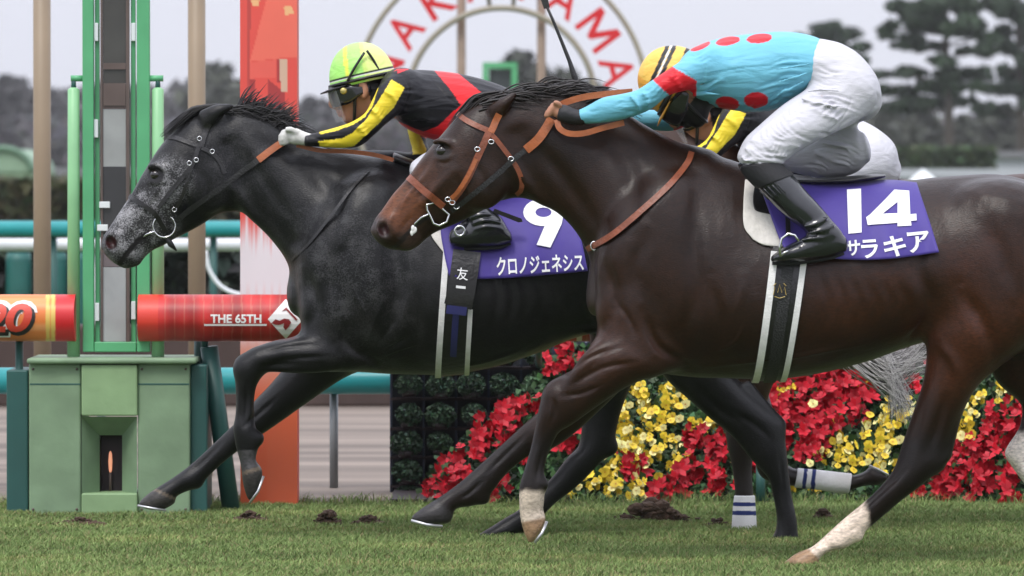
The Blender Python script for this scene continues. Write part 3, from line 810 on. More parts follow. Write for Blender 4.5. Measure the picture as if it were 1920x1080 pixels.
def fore14(i, r):
    x = 930 - r.uniform(0, 20); y = 178 + r.uniform(-4, 6); yo = r.uniform(-.03, .03); e = r.uniform(0, 24)
    return [(x + 18, y - 4, yo), (x - 22, y + 8 - r.uniform(0, 5), yo * 1.2), (x - 48, y + 28 + e * .2, yo * 1.3), (x - 66 - e * .4, y + 48 + e * .7, yo * 1.2)]
hair(horse14, 'forelock', None, fore14, 60, .0035, M_HAIR_BR, YN, seed=4)
def tail14(i, r):
    yo = r.uniform(-.06, .06); s = r.uniform(0, 1)
    return [(2025, 430 + 20 * s, yo * .5), (2110, 420 + 60 * s, yo), (2200, 470 + 90 * s, yo * 1.3), (2330 + 60 * r.random(), 560 + 160 * s, yo * 1.6)]
hair(horse14, 'tail', None, tail14, 120, .006, M_HAIR_BR, YN, seed=5)

# ---------------------------------------------------------------- second horse
F9 = make_field9()
horse9 = thing('racehorse', 'black grey racehorse with a frosted face galloping in front, wearing purple number 9', 'horse', at(800, 1010, YF) * (1, 1, 0))
horse_body(F9, YF, colour9, M_COAT9, horse9, True, REL9)
eye_at(F9, YF, 292, 328, horse9, .021)
def mane9(i, r):
    t = r.random() ** .8; x = 395 + 135 * t; y = np.interp(x, [395, 408, 450, 500, 545], [206, 203, 203, 220, 248]) + r.uniform(0, 14)
    yo = r.uniform(-.035, .03)
    if t > .35 and r.random() < .6:
        L = r.uniform(24, 58); a = R(r.uniform(12, 68)); cu = r.uniform(-6, 8)
        return [(x - 6, y + 6, yo), (x + L * .35 * math.cos(a), y - L * .45 * math.sin(a) - 3, yo), (x + L * .75 * math.cos(a), y - L * .8 * math.sin(a) + cu * .3, yo), (x + L * math.cos(a) + 4, y - L * math.sin(a) + cu, yo)]
    L = r.uniform(30, 80)
    return [(x - 8, y + 4, yo), (x + L * .3, y - r.uniform(0, 9), yo - .004), (x + L * .7, y + r.uniform(-8, 12), yo - .01), (x + L, y + r.uniform(-10, 20), yo - .008)]
hair(horse9, 'mane', None, mane9, 420, .0030, M_HAIR_BK, YF, seed=6)
def fore9(i, r):
    x = 400 - r.uniform(0, 20); y = 203 + r.uniform(-4, 6); yo = r.uniform(-.03, .03); e = r.uniform(0, 20)
    return [(x + 14, y - 4, yo), (x - 22, y + 4 - r.uniform(0, 4), yo * 1.2), (x - 52, y + 22 + e * .2, yo * 1.3), (x - 76 - e * .3, y + 42 + e * .6, yo * 1.2)]
hair(horse9, 'forelock', None, fore9, 60, .0032, M_HAIR_BK, YF, seed=7)
def tail9(i, r):
    s = r.random(); yo = r.uniform(-.07, .07); e = r.uniform(-1, 1)
    ex, ey = (1690 + r.uniform(-25, 25), 790 - r.uniform(0, 60)) if s < .6 else (1735 + r.uniform(-15, 12), 640 + r.uniform(-15, 60))
    return [(1308, 420 + 24 * r.random(), yo * .3), (1400, 455 + 50 * s, yo), (1500, 560 + 30 * e + 20 * s, yo), (1600, 650 + 38 * e, yo * 1.3), (1665 + 10 * e, 690 + 55 * e * (1 if s < .6 else .6), yo * 1.5), (ex, ey, yo * 1.6)]
M_HAIR_SV = mat('silver_hair', (.52, .50, .49), rough=.5, var=.25, scale=90)
hair(horse9, 'tail', None, tail9, 420, .0034, M_HAIR_GR, YF, seed=8)
def tail9s(i, r):
    p = tail9(i, r); return [(x + r.uniform(-8, 8), y + r.uniform(-14, 14), yo - .03) for x, y, yo in p]
hair(horse9, 'tail_fringe', None, tail9s, 330, .0028, M_HAIR_SV, YF, seed=18)
hoof_rim([(258, 948, .085), (285, 953, .075), (311, 957, .085)], YF, .005, horse9)
hoof_rim([(469, 942, -.2), (484, 921, -.21), (494, 893, -.19)], YF, .005, horse9)
hoof_rim([(771, 976, .07), (800, 984, .06), (829, 987, .08)], YN, .006, horse14)
hoof_rim([(1003, 1018, -.2), (1016, 1000, -.2), (1025, 978, -.18)], YN, .006, horse14)

# ---------------------------------------------------------------- third horse (behind)
DX3 = 790
sh3 = lambda st: shift9(st, DX3)
F3 = make_field9(YT, DX3, 0, (H3_FA, H3_FB, shift9(H9_HB, DX3 + 20), [(s[0] + DX3 + 110, s[1] * .97 + 5, s[2] + DX3 + 110, s[3] * .97 + 5, s[4]) + ((.12,) if len(s) > 5 else ()) for s in H9_HB]), sh3)
horse3 = thing('racehorse', 'bay racehorse with striped leg bandages, mostly hidden behind the two leading horses', 'horse', at(1395, 1000, YT) * (1, 1, 0))
horse_body(F3, YT, lambda P: colour9(P, DX3, True), M_COAT3, horse3)
eye_at(F3, YT, 292 + DX3, 340 + (328 - 340) * .973, horse3)
hoof_rim([(1630, 873, .11), (1648, 881, .10), (1666, 891, .12)], YT, .005, horse3)
M_BAND = mat_attr('bandage_cloth', rough=.9, var=.08, bump=.3, bscale=120)
def bandage(st, Y, label):
    V, T = loft(st, Y, grow=.005, m=6, cap=.15)
    n = 22
    px, py = topx(V)
    a = np.array((st[0][0] + st[0][2], st[0][1] + st[0][3])) / 2; b = np.array((st[-1][0] + st[-1][2], st[-1][1] + st[-1][3])) / 2
    d = b - a; L = np.linalg.norm(d); d /= L
    V, T = loft(st, Y, grow=.005, m=16, cap=.15); px, py = topx(V)
    t = (px - a[0]) * d[0] + (py - a[1]) * d[1]
    c = np.tile(np.array((.84, .83, .84)), (len(V), 1))
    bl = ((t > 12) & (t < 19)) | ((t > 28) & (t < 36))
    c[bl] = (.02, .035, .16)
    dirt = (sstep(.55 * L, L, t) * .35)[:, None]; c = mixc(c, dirt, (.42, .38, .33))
    o = meshobj('leg_bandage', V, T, M_BAND, horse3, True, c)
bandage([(1379, 930, 1413, 930, 17.5, -.14), (1377, 945, 1414, 945, 18.5), (1376, 960, 1415, 960, 20), (1375, 978, 1416, 978, 20.5), (1374, 994, 1416, 994, 20.5)], YT, 'a')
bandage([(1491, 912, 1496, 880, 16.5, .14), (1515, 914, 1520, 882, 16.5), (1545, 918, 1550, 885, 17.5), (1570, 922, 1576, 888, 19.5), (1590, 923, 1596, 890, 19.5)], YT, 'b')
# ================================================================== riders
M_JERSEY = mat_attr('racing_silk', rough=.45, var=.05, bump=.08, bscale=160, spec=.3, wrinkle=.32, wscale=(7, 7, 26), rot=(0, R(18), 0))
M_BREECH = mat_attr('white_breeches', rough=.55, var=.04, bump=.10, bscale=180, spec=.35, wrinkle=.28, wscale=(7, 7, 26), rot=(0, R(-30), 0))
M_SKIN = mat_attr('skin', rough=.5, var=.12, bump=.1, bscale=90, spec=.4)
M_BOOT = mat('black_boot_leather', (.010, .011, .014), rough=.17, var=.3, bump=.35, bscale=22, spec=.6, coat=.3)
M_GAITER = mat('black_stretch_cloth', (.012, .012, .014), rough=.75, var=.3, bump=.2, bscale=90)
M_GLOVE = mat('white_glove_leather', (.62, .61, .58), rough=.6, var=.12, bump=.4, bscale=50)
M_CUFF = mat('black_cuff_cloth', (.013, .013, .016), rough=.6, var=.3, bump=.2, bscale=60)
M_GOGGLE = mat('dark_goggle', (.012, .012, .014), rough=.08, var=.2, spec=.7)
M_BLACKTRIM = mat('black_trim', (.012, .012, .013), rough=.35, var=.2)
M_BRASS = mat('brass', (.55, .45, .16), rough=.3, metal=.7, var=.2)
M_STEEL = mat('bright_steel', (.66, .66, .67), rough=.18, metal=1.0, var=.1)
M_CAP = mat_attr('cap_cloth', rough=.45, var=.04, bump=.12, bscale=90, spec=.4, wrinkle=.25, wscale=(14, 14, 30))

def inpoly(px, py, poly):
    r = np.zeros(len(px), bool); n = len(poly); j = n - 1
    for i in range(n):
        xi, yi = poly[i]; xj, yj = poly[j]
        r ^= ((yi > py) != (yj > py)) & (px < (xj - xi) * (py - yi) / (yj - yi + 1e-12) + xi); j = i
    return r

class HeadFrame:
    def __init__(s, px, py, Y, yo, fdir, yaw=0.0):
        f = np.array((fdir[0], 0, -fdir[1])); f /= np.linalg.norm(f)
        u = np.array((-f[2], 0, f[0])); u = u if u @ np.array((0, 0, 1.0)) > 0 else -u
        s.c = at(px, py, Y + yo); s.s = np.array((0, 1.0, 0))
        if yaw: f = f * math.cos(R(yaw)) + s.s * math.sin(R(yaw)); s.s = np.cross(u, f) * np.sign(np.cross(u, f)[1])
        s.f, s.u = f, u
    def __call__(s, P):
        P = np.atleast_2d(np.asarray(P, float))
        return s.c + P[:, :1] * s.f + P[:, 1:2] * s.s + P[:, 2:3] * s.u
    def ell(s, c, r):
        V, T = blob_w(np.zeros(3), *r); return s(V + c), T
    def tube(s, pts, rs, n=12):
        V, T = tube_v(pts, rs, n); return s(V), T

def add_head(F, H, neck_to):
    F.add(H.ell((0, 0, 0), (.098, .076, .102)), .02)
    F.add(H.ell((.035, 0, -.075), (.062, .060, .085)), .03)
    F.add(H.ell((.062, 0, -.135), (.032, .036, .028)), .02)          # chin
    F.add(H.tube([(.085, 0, -.02), (.108, 0, -.052), (.119, 0, -.075), (.098, 0, -.086)], [.011, .013, .016, .012]), .012)
    F.add(H.tube([(.088, -.036, -.005), (.1, 0, -.006), (.088, .036, -.005)], [.012, .012, .012]), .012)   # brow
    for sd in (-1, 1):
        F.add(H.ell((.066, sd * .044, -.058), (.03, .022, .024)), .015)   # cheek bone
        F.add(H.ell((.087, sd * .032, -.03), (.012, .016, .010)), .008, -1)   # eye socket
        F.add(H.ell((-.012, sd * .083, -.045), (.022, .011, .034)), .008)   # ear
        F.add(H.ell((-.004, sd * .094, -.045), (.010, .007, .019)), .006, -1)
        F.add(H.ell((-.01, sd * .08, -.074), (.009, .008, .012)), .006)
    F.add(H.tube([(.094, -.024, -.108), (.104, 0, -.104), (.094, .024, -.108)], [.006, .0085, .006]), .006)
    F.add(H.tube([(.092, -.02, -.119), (.101, 0, -.118), (.092, .02, -.119)], [.006, .009, .006]), .006)
    F.add(tube_v([H((-.03, 0, -.06))[0], H((-.045, 0, -.12))[0], neck_to], [.062, .058, .075]), .03)

def skin_colour(P, H, mask=None):
    L = P - H.c; x = L @ H.f; z = L @ H.u
    c = np.tile(np.array((.42, .20, .125)), (len(P), 1)) * (1 + .12 * vnoise(P, 30, 9)[:, None])
    lip = ((x > .085) & (z < -.098) & (z > -.126))[:, None]; c = mixc(c, lip * .5, (.36, .11, .09))
    hairm = ((x < .03) & (z > -.10) & (np.abs((L @ H.s)) < .079) & ((x < -.03) | (z > -.02)))[:, None]
    c = mixc(c, hairm * 1.0, (.012, .010, .009))
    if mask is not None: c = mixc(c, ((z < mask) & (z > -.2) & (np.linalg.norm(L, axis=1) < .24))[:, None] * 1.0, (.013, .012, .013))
    return np.clip(c, 0, 1)

def helmet(H, root, colf, rim_z=-.012, dims=(.124, .101, .142), visor=True, peak=.045, name='helmet'):
    n, m_ = 96, 64; V = []; F = []
    for j in range(m_ + 1):
        ph = j / m_ * math.pi / 2
        for i in range(n):
            a = 2 * math.pi * i / n
            V.append((dims[0] * math.cos(a) * math.cos(ph) ** .92 - .012, dims[1] * math.sin(a) * math.cos(ph) ** .92, rim_z + dims[2] * math.sin(ph)))
    for j in range(m_):
        for i in range(n): F.append([j * n + i, j * n + (i + 1) % n, (j + 1) * n + (i + 1) % n, (j + 1) * n + i])
    b = len(V)
    for i in range(n):                                   # turned-in lower edge
        a = 2 * math.pi * i / n
        V.append((dims[0] * .94 * math.cos(a) - .012, dims[1] * .94 * math.sin(a), rim_z - .010))
    for i in range(n): F.append([b + i, b + (i + 1) % n, (i + 1) % n, i])
    L = np.array(V); c = colf(L)
    o = meshobj(name, H(L), F, M_CAP, root, True, c)
    mb = MB()
    rim = [(dims[0] * 1.012 * math.cos(a) - .012, dims[1] * 1.012 * math.sin(a), rim_z + .004) for a in np.linspace(0, 2 * math.pi, 49)]
    mb.tube(H(rim), .0065, 8, False)
    mb.obj('rim_band', M_BLACKTRIM, o, True)
    if visor:
        V = []; F = []; k = 20
        for i in range(k + 1):
            a = R(-72 + 144 * i / k); e = math.cos(a) ** .7
            p0 = (dims[0] * .98 * math.cos(a) - .012, dims[1] * .98 * math.sin(a), rim_z - .002); p1 = (p0[0] + peak * e, p0[1] * (1 + .05 * e), rim_z - .012 * e)
            V += [p0, p1, (p1[0], p1[1], p1[2] - .004), (p0[0], p0[1], p0[2] - .006)]
        for i in range(k):
            a, b_ = 4 * i, 4 * i + 4
            for q in range(4): F.append([a + q, b_ + q, b_ + (q + 1) % 4, a + (q + 1) % 4])
        V = np.array(V); cc = np.tile(colf(np.array([(dims[0] * .8, .02, rim_z + .02)]))[0] * .7, (len(V), 1))
        meshobj('visor', H(V), F, M_CAP, o, True, cc)
    return o

def goggles(H, root, z=-.050, hgt=.042):
    V = []; F = []; k = 40
    for i in range(k + 1):
        a = R(-125 + 250 * i / k); t = abs(a) / R(125)
        hh = hgt * (1 - .72 * sstep(.5, .9, np.array(t))); rx = .096 + .008 * math.cos(a); x = .012 + rx * math.cos(a); y = .086 * math.sin(a)
        if abs(t) < .06: hh *= .8
        for zz in (-hh, -hh * .5, 0, hh * .5, hh):
            bul = .006 * (1 - (zz / max(hh, 1e-4)) ** 2) * (1 - t)
            V.append((x + bul, y * (1.02 + bul), z + float(zz) * .9))
    for i in range(k):
        for q in range(4): F.append([i * 5 + q, (i + 1) * 5 + q, (i + 1) * 5 + q + 1, i * 5 + q + 1])
    o = meshobj('goggles', H(np.array(V)), F, M_GOGGLE, root, True)
    sm = o.modifiers.new('thick', 'SOLIDIFY'); sm.thickness = .006
    return o

def chin_strap(H, root):
    mb = MB()
    for sd in (-1, 1):
        L = np.array([(.0, sd * .088, -.02), (.02, sd * .082, -.06), (.035, sd * .07, -.11), (.05, sd * .045, -.155), (.055, 0, -.166)])
        P = H(catmull(L, 4)); mb.tube(P, .0065, 8)
    return mb.obj('chin_strap', M_BLACKTRIM, root, True)

def fist(F, Y, pts, r, k=.006):
    """four curled fingers: pts rows of (knuckle px,py) top to bottom with yo"""
    for i, (x, y, yo, dx, dy) in enumerate(pts):
        rr = r * (1, 1.06, 1.0, .86)[i % 4]
        F.add(px_tube([(x + dx * 1.0, y - dy, rr * 1.05, yo + .004), (x + dx * .25, y, rr * 1.1, yo - .008), (x - dx * .45, y + dy * .6, rr * 1.02, yo + .004), (x - dx * .3, y + dy * 1.1, rr * .95, yo + .022), (x + dx * .3, y + dy * 1.2, rr * .85, yo + .03)], Y, 10), k)

# ---------------------------------------------------------------- rider in turquoise (near horse)
def st_yo(st, yo): return [tuple(s[:5]) + (yo,) for s in st]
J14_TORSO = [(1268,116,1290,176,48,0),(1305,88,1300,188,90),(1350,72,1345,202,100),(1410,63,1405,210,98),(1470,59,1450,206,90),(1520,66,1488,190,83),(1562,84,1513,173,78)]
J14_PELV = [(1548,76,1506,168,82,0),(1578,84,1520,186,90),(1612,106,1548,212,96),(1640,142,1582,224,92),(1649,182,1612,222,62)]
J14_TH = [(1560,120,1645,192,56,-.09),(1512,166,1610,226,58,-.13),(1467,197,1557,253,56,-.19),(1423,235,1513,274,52,-.23),(1397,260,1480,296,46,-.26),(1383,288,1466,309,40,-.275)]
J14_TH2 = [(1612,246,1626,306,34,.06),(1595,232,1603,325,52,.10),(1552,238,1562,335,58,.15),(1500,252,1522,332,54,.2),(1450,268,1472,320,46,.24),(1400,280,1422,315,42,.27)]
J14_ARM = [(1330,92,1325,168,40,-.13),(1293,106,1302,168,38,-.17),(1265,122,1285,170,32,-.19),(1226,148,1252,180,28,-.205),(1195,168,1222,204,27,-.205),(1165,176,1180,221,26,-.19),
  (1130,183,1140,229,23,-.17),(1100,199,1108,232,19,-.155),(1083,207,1090,232,17,-.15)]
J14_ARM2 = [(1330,120,1325,185,38,.16),(1295,175,1300,225,30,.2),(1258,203,1264,245,27,.2),(1200,205,1205,242,24,.19),(1120,198,1125,232,20,.16),(1085,188,1090,218,17,.14)]

def colour_j14(P):
    px, py = topx(P); yo = P[:, 1] - YN
    c = np.tile(np.array((.150, .45, .58)), (len(P), 1))
    red = (.62, .012, .022); near = yo < .02
    for x, y, rx, ry, a in ((1424, 72, 24, 9, 6), (1365, 77, 23, 8, 10), (1313, 87, 20, 6, 22), (1364, 194, 22, 13, -8), (1418, 188, 23, 15, 0)):
        ca, sa = math.cos(R(a)), math.sin(R(a)); dx, dy = px - x, py - y
        d = np.hypot((dx * ca - dy * sa) / rx, (dx * sa + dy * ca) / ry); m = ((d < 1) & near)[:, None]
        c = mixc(c, m * 1.0, red)
    lo = (px - 1224) * -.69 + (py - 149) * .72; up = (px - 1264) * -.5 + (py - 127) * .86
    m = ((lo < 0) & (up > 0) & (yo < -.12) & (px < 1306))[:, None]; c = mixc(c, m * 1.0, red)
    lo2 = (px - 1250) * -.8 + (py - 210) * .6
    m = ((yo > .12) & (px > 1262) & (px < 1300) & (py > 180))[:, None]; c = mixc(c, m * 1.0, red)
    seam = (np.abs(py - np.interp(px, [1320, 1400, 1500, 1520], [138, 126, 119, 119])) < 1.2) & near & (px > 1326) & (yo < -.1)
    c = mixc(c, seam[:, None] * .5, (.06, .25, .34))
    return c

def folds(x0, y0, x1, y1, dx, dy, n, w, h, bow=0.0, seed=1):
    """a row of roughly parallel cloth folds starting along (x0,y0)-(x1,y1), each running by (dx,dy)"""
    r = random.Random(seed); out = []
    for i in range(n):
        t = (i + .5) / n + r.uniform(-.3, .3) / n; k = r.uniform(.55, 1.1); a, b = x0 + (x1 - x0) * t, y0 + (y1 - y0) * t; ex, ey = dx * k + r.uniform(-4, 4), dy * k + r.uniform(-4, 4)
        w_ = w * 1.55; out.append(([(a, b), (a + ex * .5 - ey * bow, b + ey * .5 + ex * bow), (a + ex, b + ey)], w_, -h * r.uniform(.7, 1.2)))
        out.append(([(a + 4.2 * (1 if abs(ey) > abs(ex) else 0) , b + 4.2 * (1 if abs(ex) >= abs(ey) else 0)), (a + ex * .5 - ey * bow + 1.5, b + ey * .5 + ex * bow + 4.2), (a + ex, b + ey + 4.2)], w_, h * .6))
    return out
REL_B14 = folds(1508,178,1518,205,95,12,5,1.9,4.5,-.10,2) + folds(1535,120,1515,172,60,14,5,1.9,3.5,.1,3) + folds(1500,190,1420,252,18,30,9,1.7,3.0,.15,4) + folds(1470,216,1418,258,60,44,7,1.9,4.0,.12,5) \
  + folds(1412,258,1384,300,60,30,8,1.9,4.5,.12,6) + folds(1386,296,1400,312,34,-6,5,1.7,4.0,.1,7) + folds(1440,285,1470,300,14,-26,6,1.7,3.5,.1,8) + folds(1560,175,1600,225,-30,30,5,2.0,3.0,.1,9) + folds(1600,262,1560,262,-44,-8,3,2.0,3.5,.1,10) \
  + folds(1618,285,1600,318,-70,-26,6,2.0,4.0,.1,11) + folds(1560,318,1540,330,-40,-20,4,1.9,3.5,.1,12) + [([(1592,150),(1596,190),(1570,232),(1520,270),(1468,300)],1.6,-2.5), ([(1475,205),(1430,240),(1392,275)],1.6,2.5), ([(1640,160),(1646,190),(1622,222)],2.5,-3)]
REL_J14 = folds(1512,110,1490,190,-75,10,9,2.0,4.0,.08,21) + folds(1500,150,1486,196,-60,26,6,2.0,4.0,.1,22) + folds(1290,176,1300,160,50,-14,5,2.0,4.0,.1,23) + folds(1292,186,1310,192,60,6,4,2.0,3.5,.1,24) + folds(1284,104,1296,118,38,-12,4,1.9,3.0,.1,25) \
  + folds(1232,150,1262,176,-14,20,5,1.8,3.0,.1,26) + folds(1196,172,1216,204,26,-12,6,1.9,3.5,.1,27) + folds(1170,182,1190,212,-26,6,4,1.8,2.6,.1,28) + folds(1100,206,1104,226,30,-2,5,1.8,2.6,.1,29) + folds(1268,132,1284,160,-16,10,4,1.8,2.8,.1,30) \
  + [([(1326,138),(1400,126),(1500,119)],1.6,-2.2), ([(1310,98),(1322,130),(1312,165)],1.8,-2.6), ([(1262,127),(1284,134),(1302,150)],1.5,-2), ([(1226,149),(1242,162),(1253,177)],1.5,-2)] + folds(1380,205,1440,205,30,-18,4,2.0,3.0,.1,31)
REL_J9 = folds(748,222,760,236,60,-10,5,2.0,4.0,.1,41) + folds(750,160,742,200,60,8,4,2.2,3.5,.1,42) + folds(690,206,716,232,14,-22,5,1.8,3.0,.1,43) + folds(662,232,680,262,24,-12,6,1.9,3.6,.1,44) + folds(640,244,644,270,-30,4,4,1.8,2.6,.1,45) + folds(590,256,592,272,24,-1,4,1.8,2.4,.1,46) \
  + [([(800,140),(836,180),(862,206),(812,244)],1.6,-2), ([(757,142),(768,170),(756,206)],1.8,-2.6)]

def build_rider14():
    Y = YN
    root = thing('person', 'jockey in turquoise shirt with red dots and white breeches, crouched on the brown horse', 'person', at(1500, 330, Y))
    H = HeadFrame(1262, 158, Y, -.01, (-.50, .87), 8)
    # body
    F = Field(.0045)
    add_head(F, H, at(1318, 140, Y))
    F.add(loft(J14_TORSO, Y, grow=-.012), .03); F.add(loft(J14_PELV, Y, grow=-.012), .03)
    F.add(loft(J14_TH, Y, grow=-.01), .03); F.add(loft(J14_TH2, Y, grow=-.01), .03)
    F.add(loft(J14_ARM, Y, grow=-.007), .03); F.add(loft(J14_ARM2, Y, grow=-.007), .03)
    F.add(px_tube([(1090, 219, 12, -.15), (1060, 214, 11, -.15), (1046, 208, 12, -.148)], Y), .012)
    F.add(blob(1044, 207, Y, -.148, 11, 16, 9, 35), .008)
    fist(F, Y, [(1040, 196, -.150, 7, 2), (1034, 203, -.152, 7, 2), (1029, 210, -.151, 7, 2), (1026, 216.5, -.149, 6.5, 2)], 4.6)
    F.add(px_tube([(1052, 200, 5, -.165), (1046, 193, 4.8, -.172), (1037, 192, 4.2, -.172)], Y, 10), .006)   # thumb
    F.add(px_tube([(1088, 203, 12, .14), (1072, 194, 12, .135), (1062, 188, 13, .13)], Y), .012)
    fist(F, Y, [(1058, 180, .125, 7, 2), (1053, 186, .124, 7, 2), (1050, 192, .126, 7, 2), (1049, 198, .127, 6, 2)], 4.6)
    F.bake(1); P, Q = F.mesh()
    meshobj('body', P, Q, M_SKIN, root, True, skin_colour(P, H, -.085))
    F = Field(.0046); F.add(loft(J14_TORSO, Y), 0); F.add(loft(J14_ARM, Y), .028); F.add(loft(J14_ARM2, Y), .028)
    F.add(blob(1318, 128, Y, -.115, 46, 40, 45, 20), .04)
    for pts in ([(1520, 120, 3, -.168), (1480, 126, 3.5, -.182), (1440, 131, 2, -.186)], [(1515, 136, 3, -.165), (1475, 150, 3.5, -.18), (1430, 160, 2, -.182)], [(1508, 152, 3, -.16), (1470, 172, 3.2, -.165), (1440, 186, 2, -.15)],
                [(1296, 172, 3, -.16), (1325, 158, 3.5, -.18), (1356, 150, 2, -.186)], [(1298, 180, 3, -.15), (1330, 176, 3.5, -.175), (1362, 178, 2, -.178)], [(1204, 172, 2.6, -.255), (1216, 188, 3, -.258), (1214, 203, 2, -.25)], [(1180, 178, 2.4, -.245), (1196, 196, 3, -.256), (1200, 212, 2, -.24)],
                [(1255, 140, 2, -.252), (1268, 152, 2.6, -.25), (1276, 166, 2, -.24)]):
        F.add(px_tube(pts, Y, 8), .012)
    F.bake(1); P, Q = F.mesh()
    c = colour_j14(P); P = relief(F, P, REL_J14, Y, sc=1.1); meshobj('shirt', P, Q, M_JERSEY, root, True, c)
    F = Field(.0046); F.add(loft(J14_PELV, Y, grow=.004), 0); F.add(loft(J14_TH, Y), .03); F.add(loft(J14_TH2, Y), .03)
    F.add(loft(st_yo(J14_TH, .09)[:2], Y), .04)
    for pts in ([(1512, 172, 3, -.225), (1548, 168, 3.6, -.24), (1590, 172, 2, -.235)], [(1500, 184, 3, -.245), (1545, 196, 3.8, -.262), (1600, 200, 2, -.235)], [(1512, 200, 2.4, -.26), (1545, 214, 3.2, -.268), (1572, 224, 2, -.25)],
                [(1430, 250, 3, -.30), (1462, 268, 3.6, -.318), (1500, 276, 2, -.295)], [(1410, 262, 3, -.315), (1440, 284, 3.8, -.335), (1478, 294, 2, -.315)], [(1396, 276, 3, -.325), (1420, 294, 3.4, -.343), (1452, 302, 2, -.335)], [(1388, 294, 2.6, -.328), (1404, 302, 3, -.344), (1426, 303, 2, -.345)],
                [(1500, 215, 2, -.275), (1520, 235, 2.4, -.285), (1535, 250, 1.6, -.268)], [(1540, 268, 3, .055), (1580, 276, 3.6, .01), (1606, 290, 2, .02)], [(1528, 286, 3, .075), (1560, 298, 3.6, .05), (1596, 308, 2, .03)], [(1530, 252, 2.6, .09), (1565, 254, 3, .05), (1600, 262, 2, .03)]):
        F.add(px_tube(pts, Y, 8), .012)
    F.bake(1); P, Q = F.mesh()
    px, py = topx(P); c = np.tile(np.array((.53, .525, .56)), (len(P), 1))
    seam = (dist_line(px, py, [(1475, 205), (1430, 240), (1392, 275)]) < 1.3) | (dist_line(px, py, [(1590, 175), (1580, 215), (1535, 255), (1480, 285)]) < 1.3)
    c = mixc(c, (seam & (P[:, 1] < -.1))[:, None] * .35, (.45, .45, .5))
    P = relief(F, P, REL_B14, Y, sc=1.25); meshobj('breeches', P, Q, M_BREECH, root, True, c)
    # boots
    def boot(yo, dx=0, dy=0):
        F = Field(.0046)
        F.add(loft([(1386, 316, 1463, 306, 41, yo + .03), (1402, 334, 1474, 314, 42, yo + .025), (1421, 352, 1486, 326, 41, yo + .015), (1445, 379, 1511, 357, 37, yo), (1473, 406, 1536, 384, 33, yo - .01), (1500, 426, 1560, 412, 31, yo - .01), (1516, 440, 1574, 432, 31, yo - .01)] if dx == 0 else
                   [(1450, 305, 1530, 330, 38, yo), (1480, 340, 1545, 345, 36, yo), (1500, 370, 1555, 372, 34, yo), (1520, 410, 1565, 412, 30, yo), (1530, 440, 1575, 440, 30, yo)], Y), 0)
        F.add(loft([(1581, 441, 1581, 473, 20, yo - .01), (1562, 424, 1563, 481, 27), (1532, 431, 1532, 487, 29), (1502, 447, 1502, 491, 30), (1472, 462, 1472, 493, 27), (1449, 478, 1449, 492, 18)], Y), .02)
        for pts in ([(1505, 425, 3, yo - .065), (1530, 420, 4, yo - .07), (1556, 405, 2, yo - .055)], [(1515, 437, 3, yo - .066), (1540, 432, 4, yo - .07), (1568, 420, 2, yo - .05)], [(1500, 450, 3, yo - .06), (1525, 447, 3.5, yo - .066), (1555, 445, 2, yo - .06)]):
            F.add(px_tube(pts, Y, 8), .01)
        F.bake(1); P, Q = F.mesh(); b = meshobj('boot', P, Q, M_BOOT, root, True)
        return F, b
    FB, b = boot(-.30)
    V, Fc = loft([(1387, 312, 1462, 303, 41, -.272), (1394, 326, 1468, 309, 43, -.272), (1408, 342, 1478, 319, 43, -.278), (1420, 353, 1487, 327, 42.5, -.283)], Y, grow=.003, cap=.1)
    meshobj('gaiter', V, Fc, M_GAITER, b, True)
    mb = MB()
    for i in range(9):
        t = i / 8; a = np.array((1424, 357)) * (1 - t) + np.array((1488, 330)) * t
        b2 = np.array((1441, 374)) * (1 - t) + np.array((1505, 350)) * t
        L = FB.surf([tuple(a * (1 - q) + b2 * q) for q in np.linspace(0, 1, 5)], Y, -1, .0)
        MB().tube(L, .0028, 6).obj('elastic_rib', M_BOOT, b, True)
    sole = MB(); sole.tube([at(1582, 474, -.31), at(1560, 483, -.31), at(1530, 488, -.31), at(1500, 492, -.31), at(1470, 494, -.31), at(1448, 493, -.31)], .007, 8); sole.obj('sole', M_GAITER, b, True)
    boot(.31, dx=1)
    # cuffs, head gear
    V, Fc = loft([(1092, 207, 1096, 233, 17, -.15), (1076, 203, 1082, 234, 16.5, -.15), (1062, 197, 1066, 232, 15.5), (1051, 196, 1045, 226, 13)], Y, cap=.2)
    meshobj('cuff', V, Fc, M_CUFF, root, True)
    def capc(L):
        c = np.tile(np.array((.76, .36, .045)), (len(L), 1))
        m = ((L[:, 0] < .03))[:, None]; c = mixc(c, m * 1.0, (.82, .50, .09))
        z = L[:, 2] + .10 * L[:, 0]
        for z0 in (.050, .072, .004):
            c = mixc(c, (np.abs(z - z0) < .0068)[:, None] * 1.0, (.012, .012, .012))
        c = mixc(c, ((z > .0575) & (z < .0645))[:, None] * 1.0, (.75, .72, .62))
        return c
    helmet(H, root, capc); goggles(H, root); chin_strap(H, root)
    return root, H
rider14, HD14 = build_rider14()

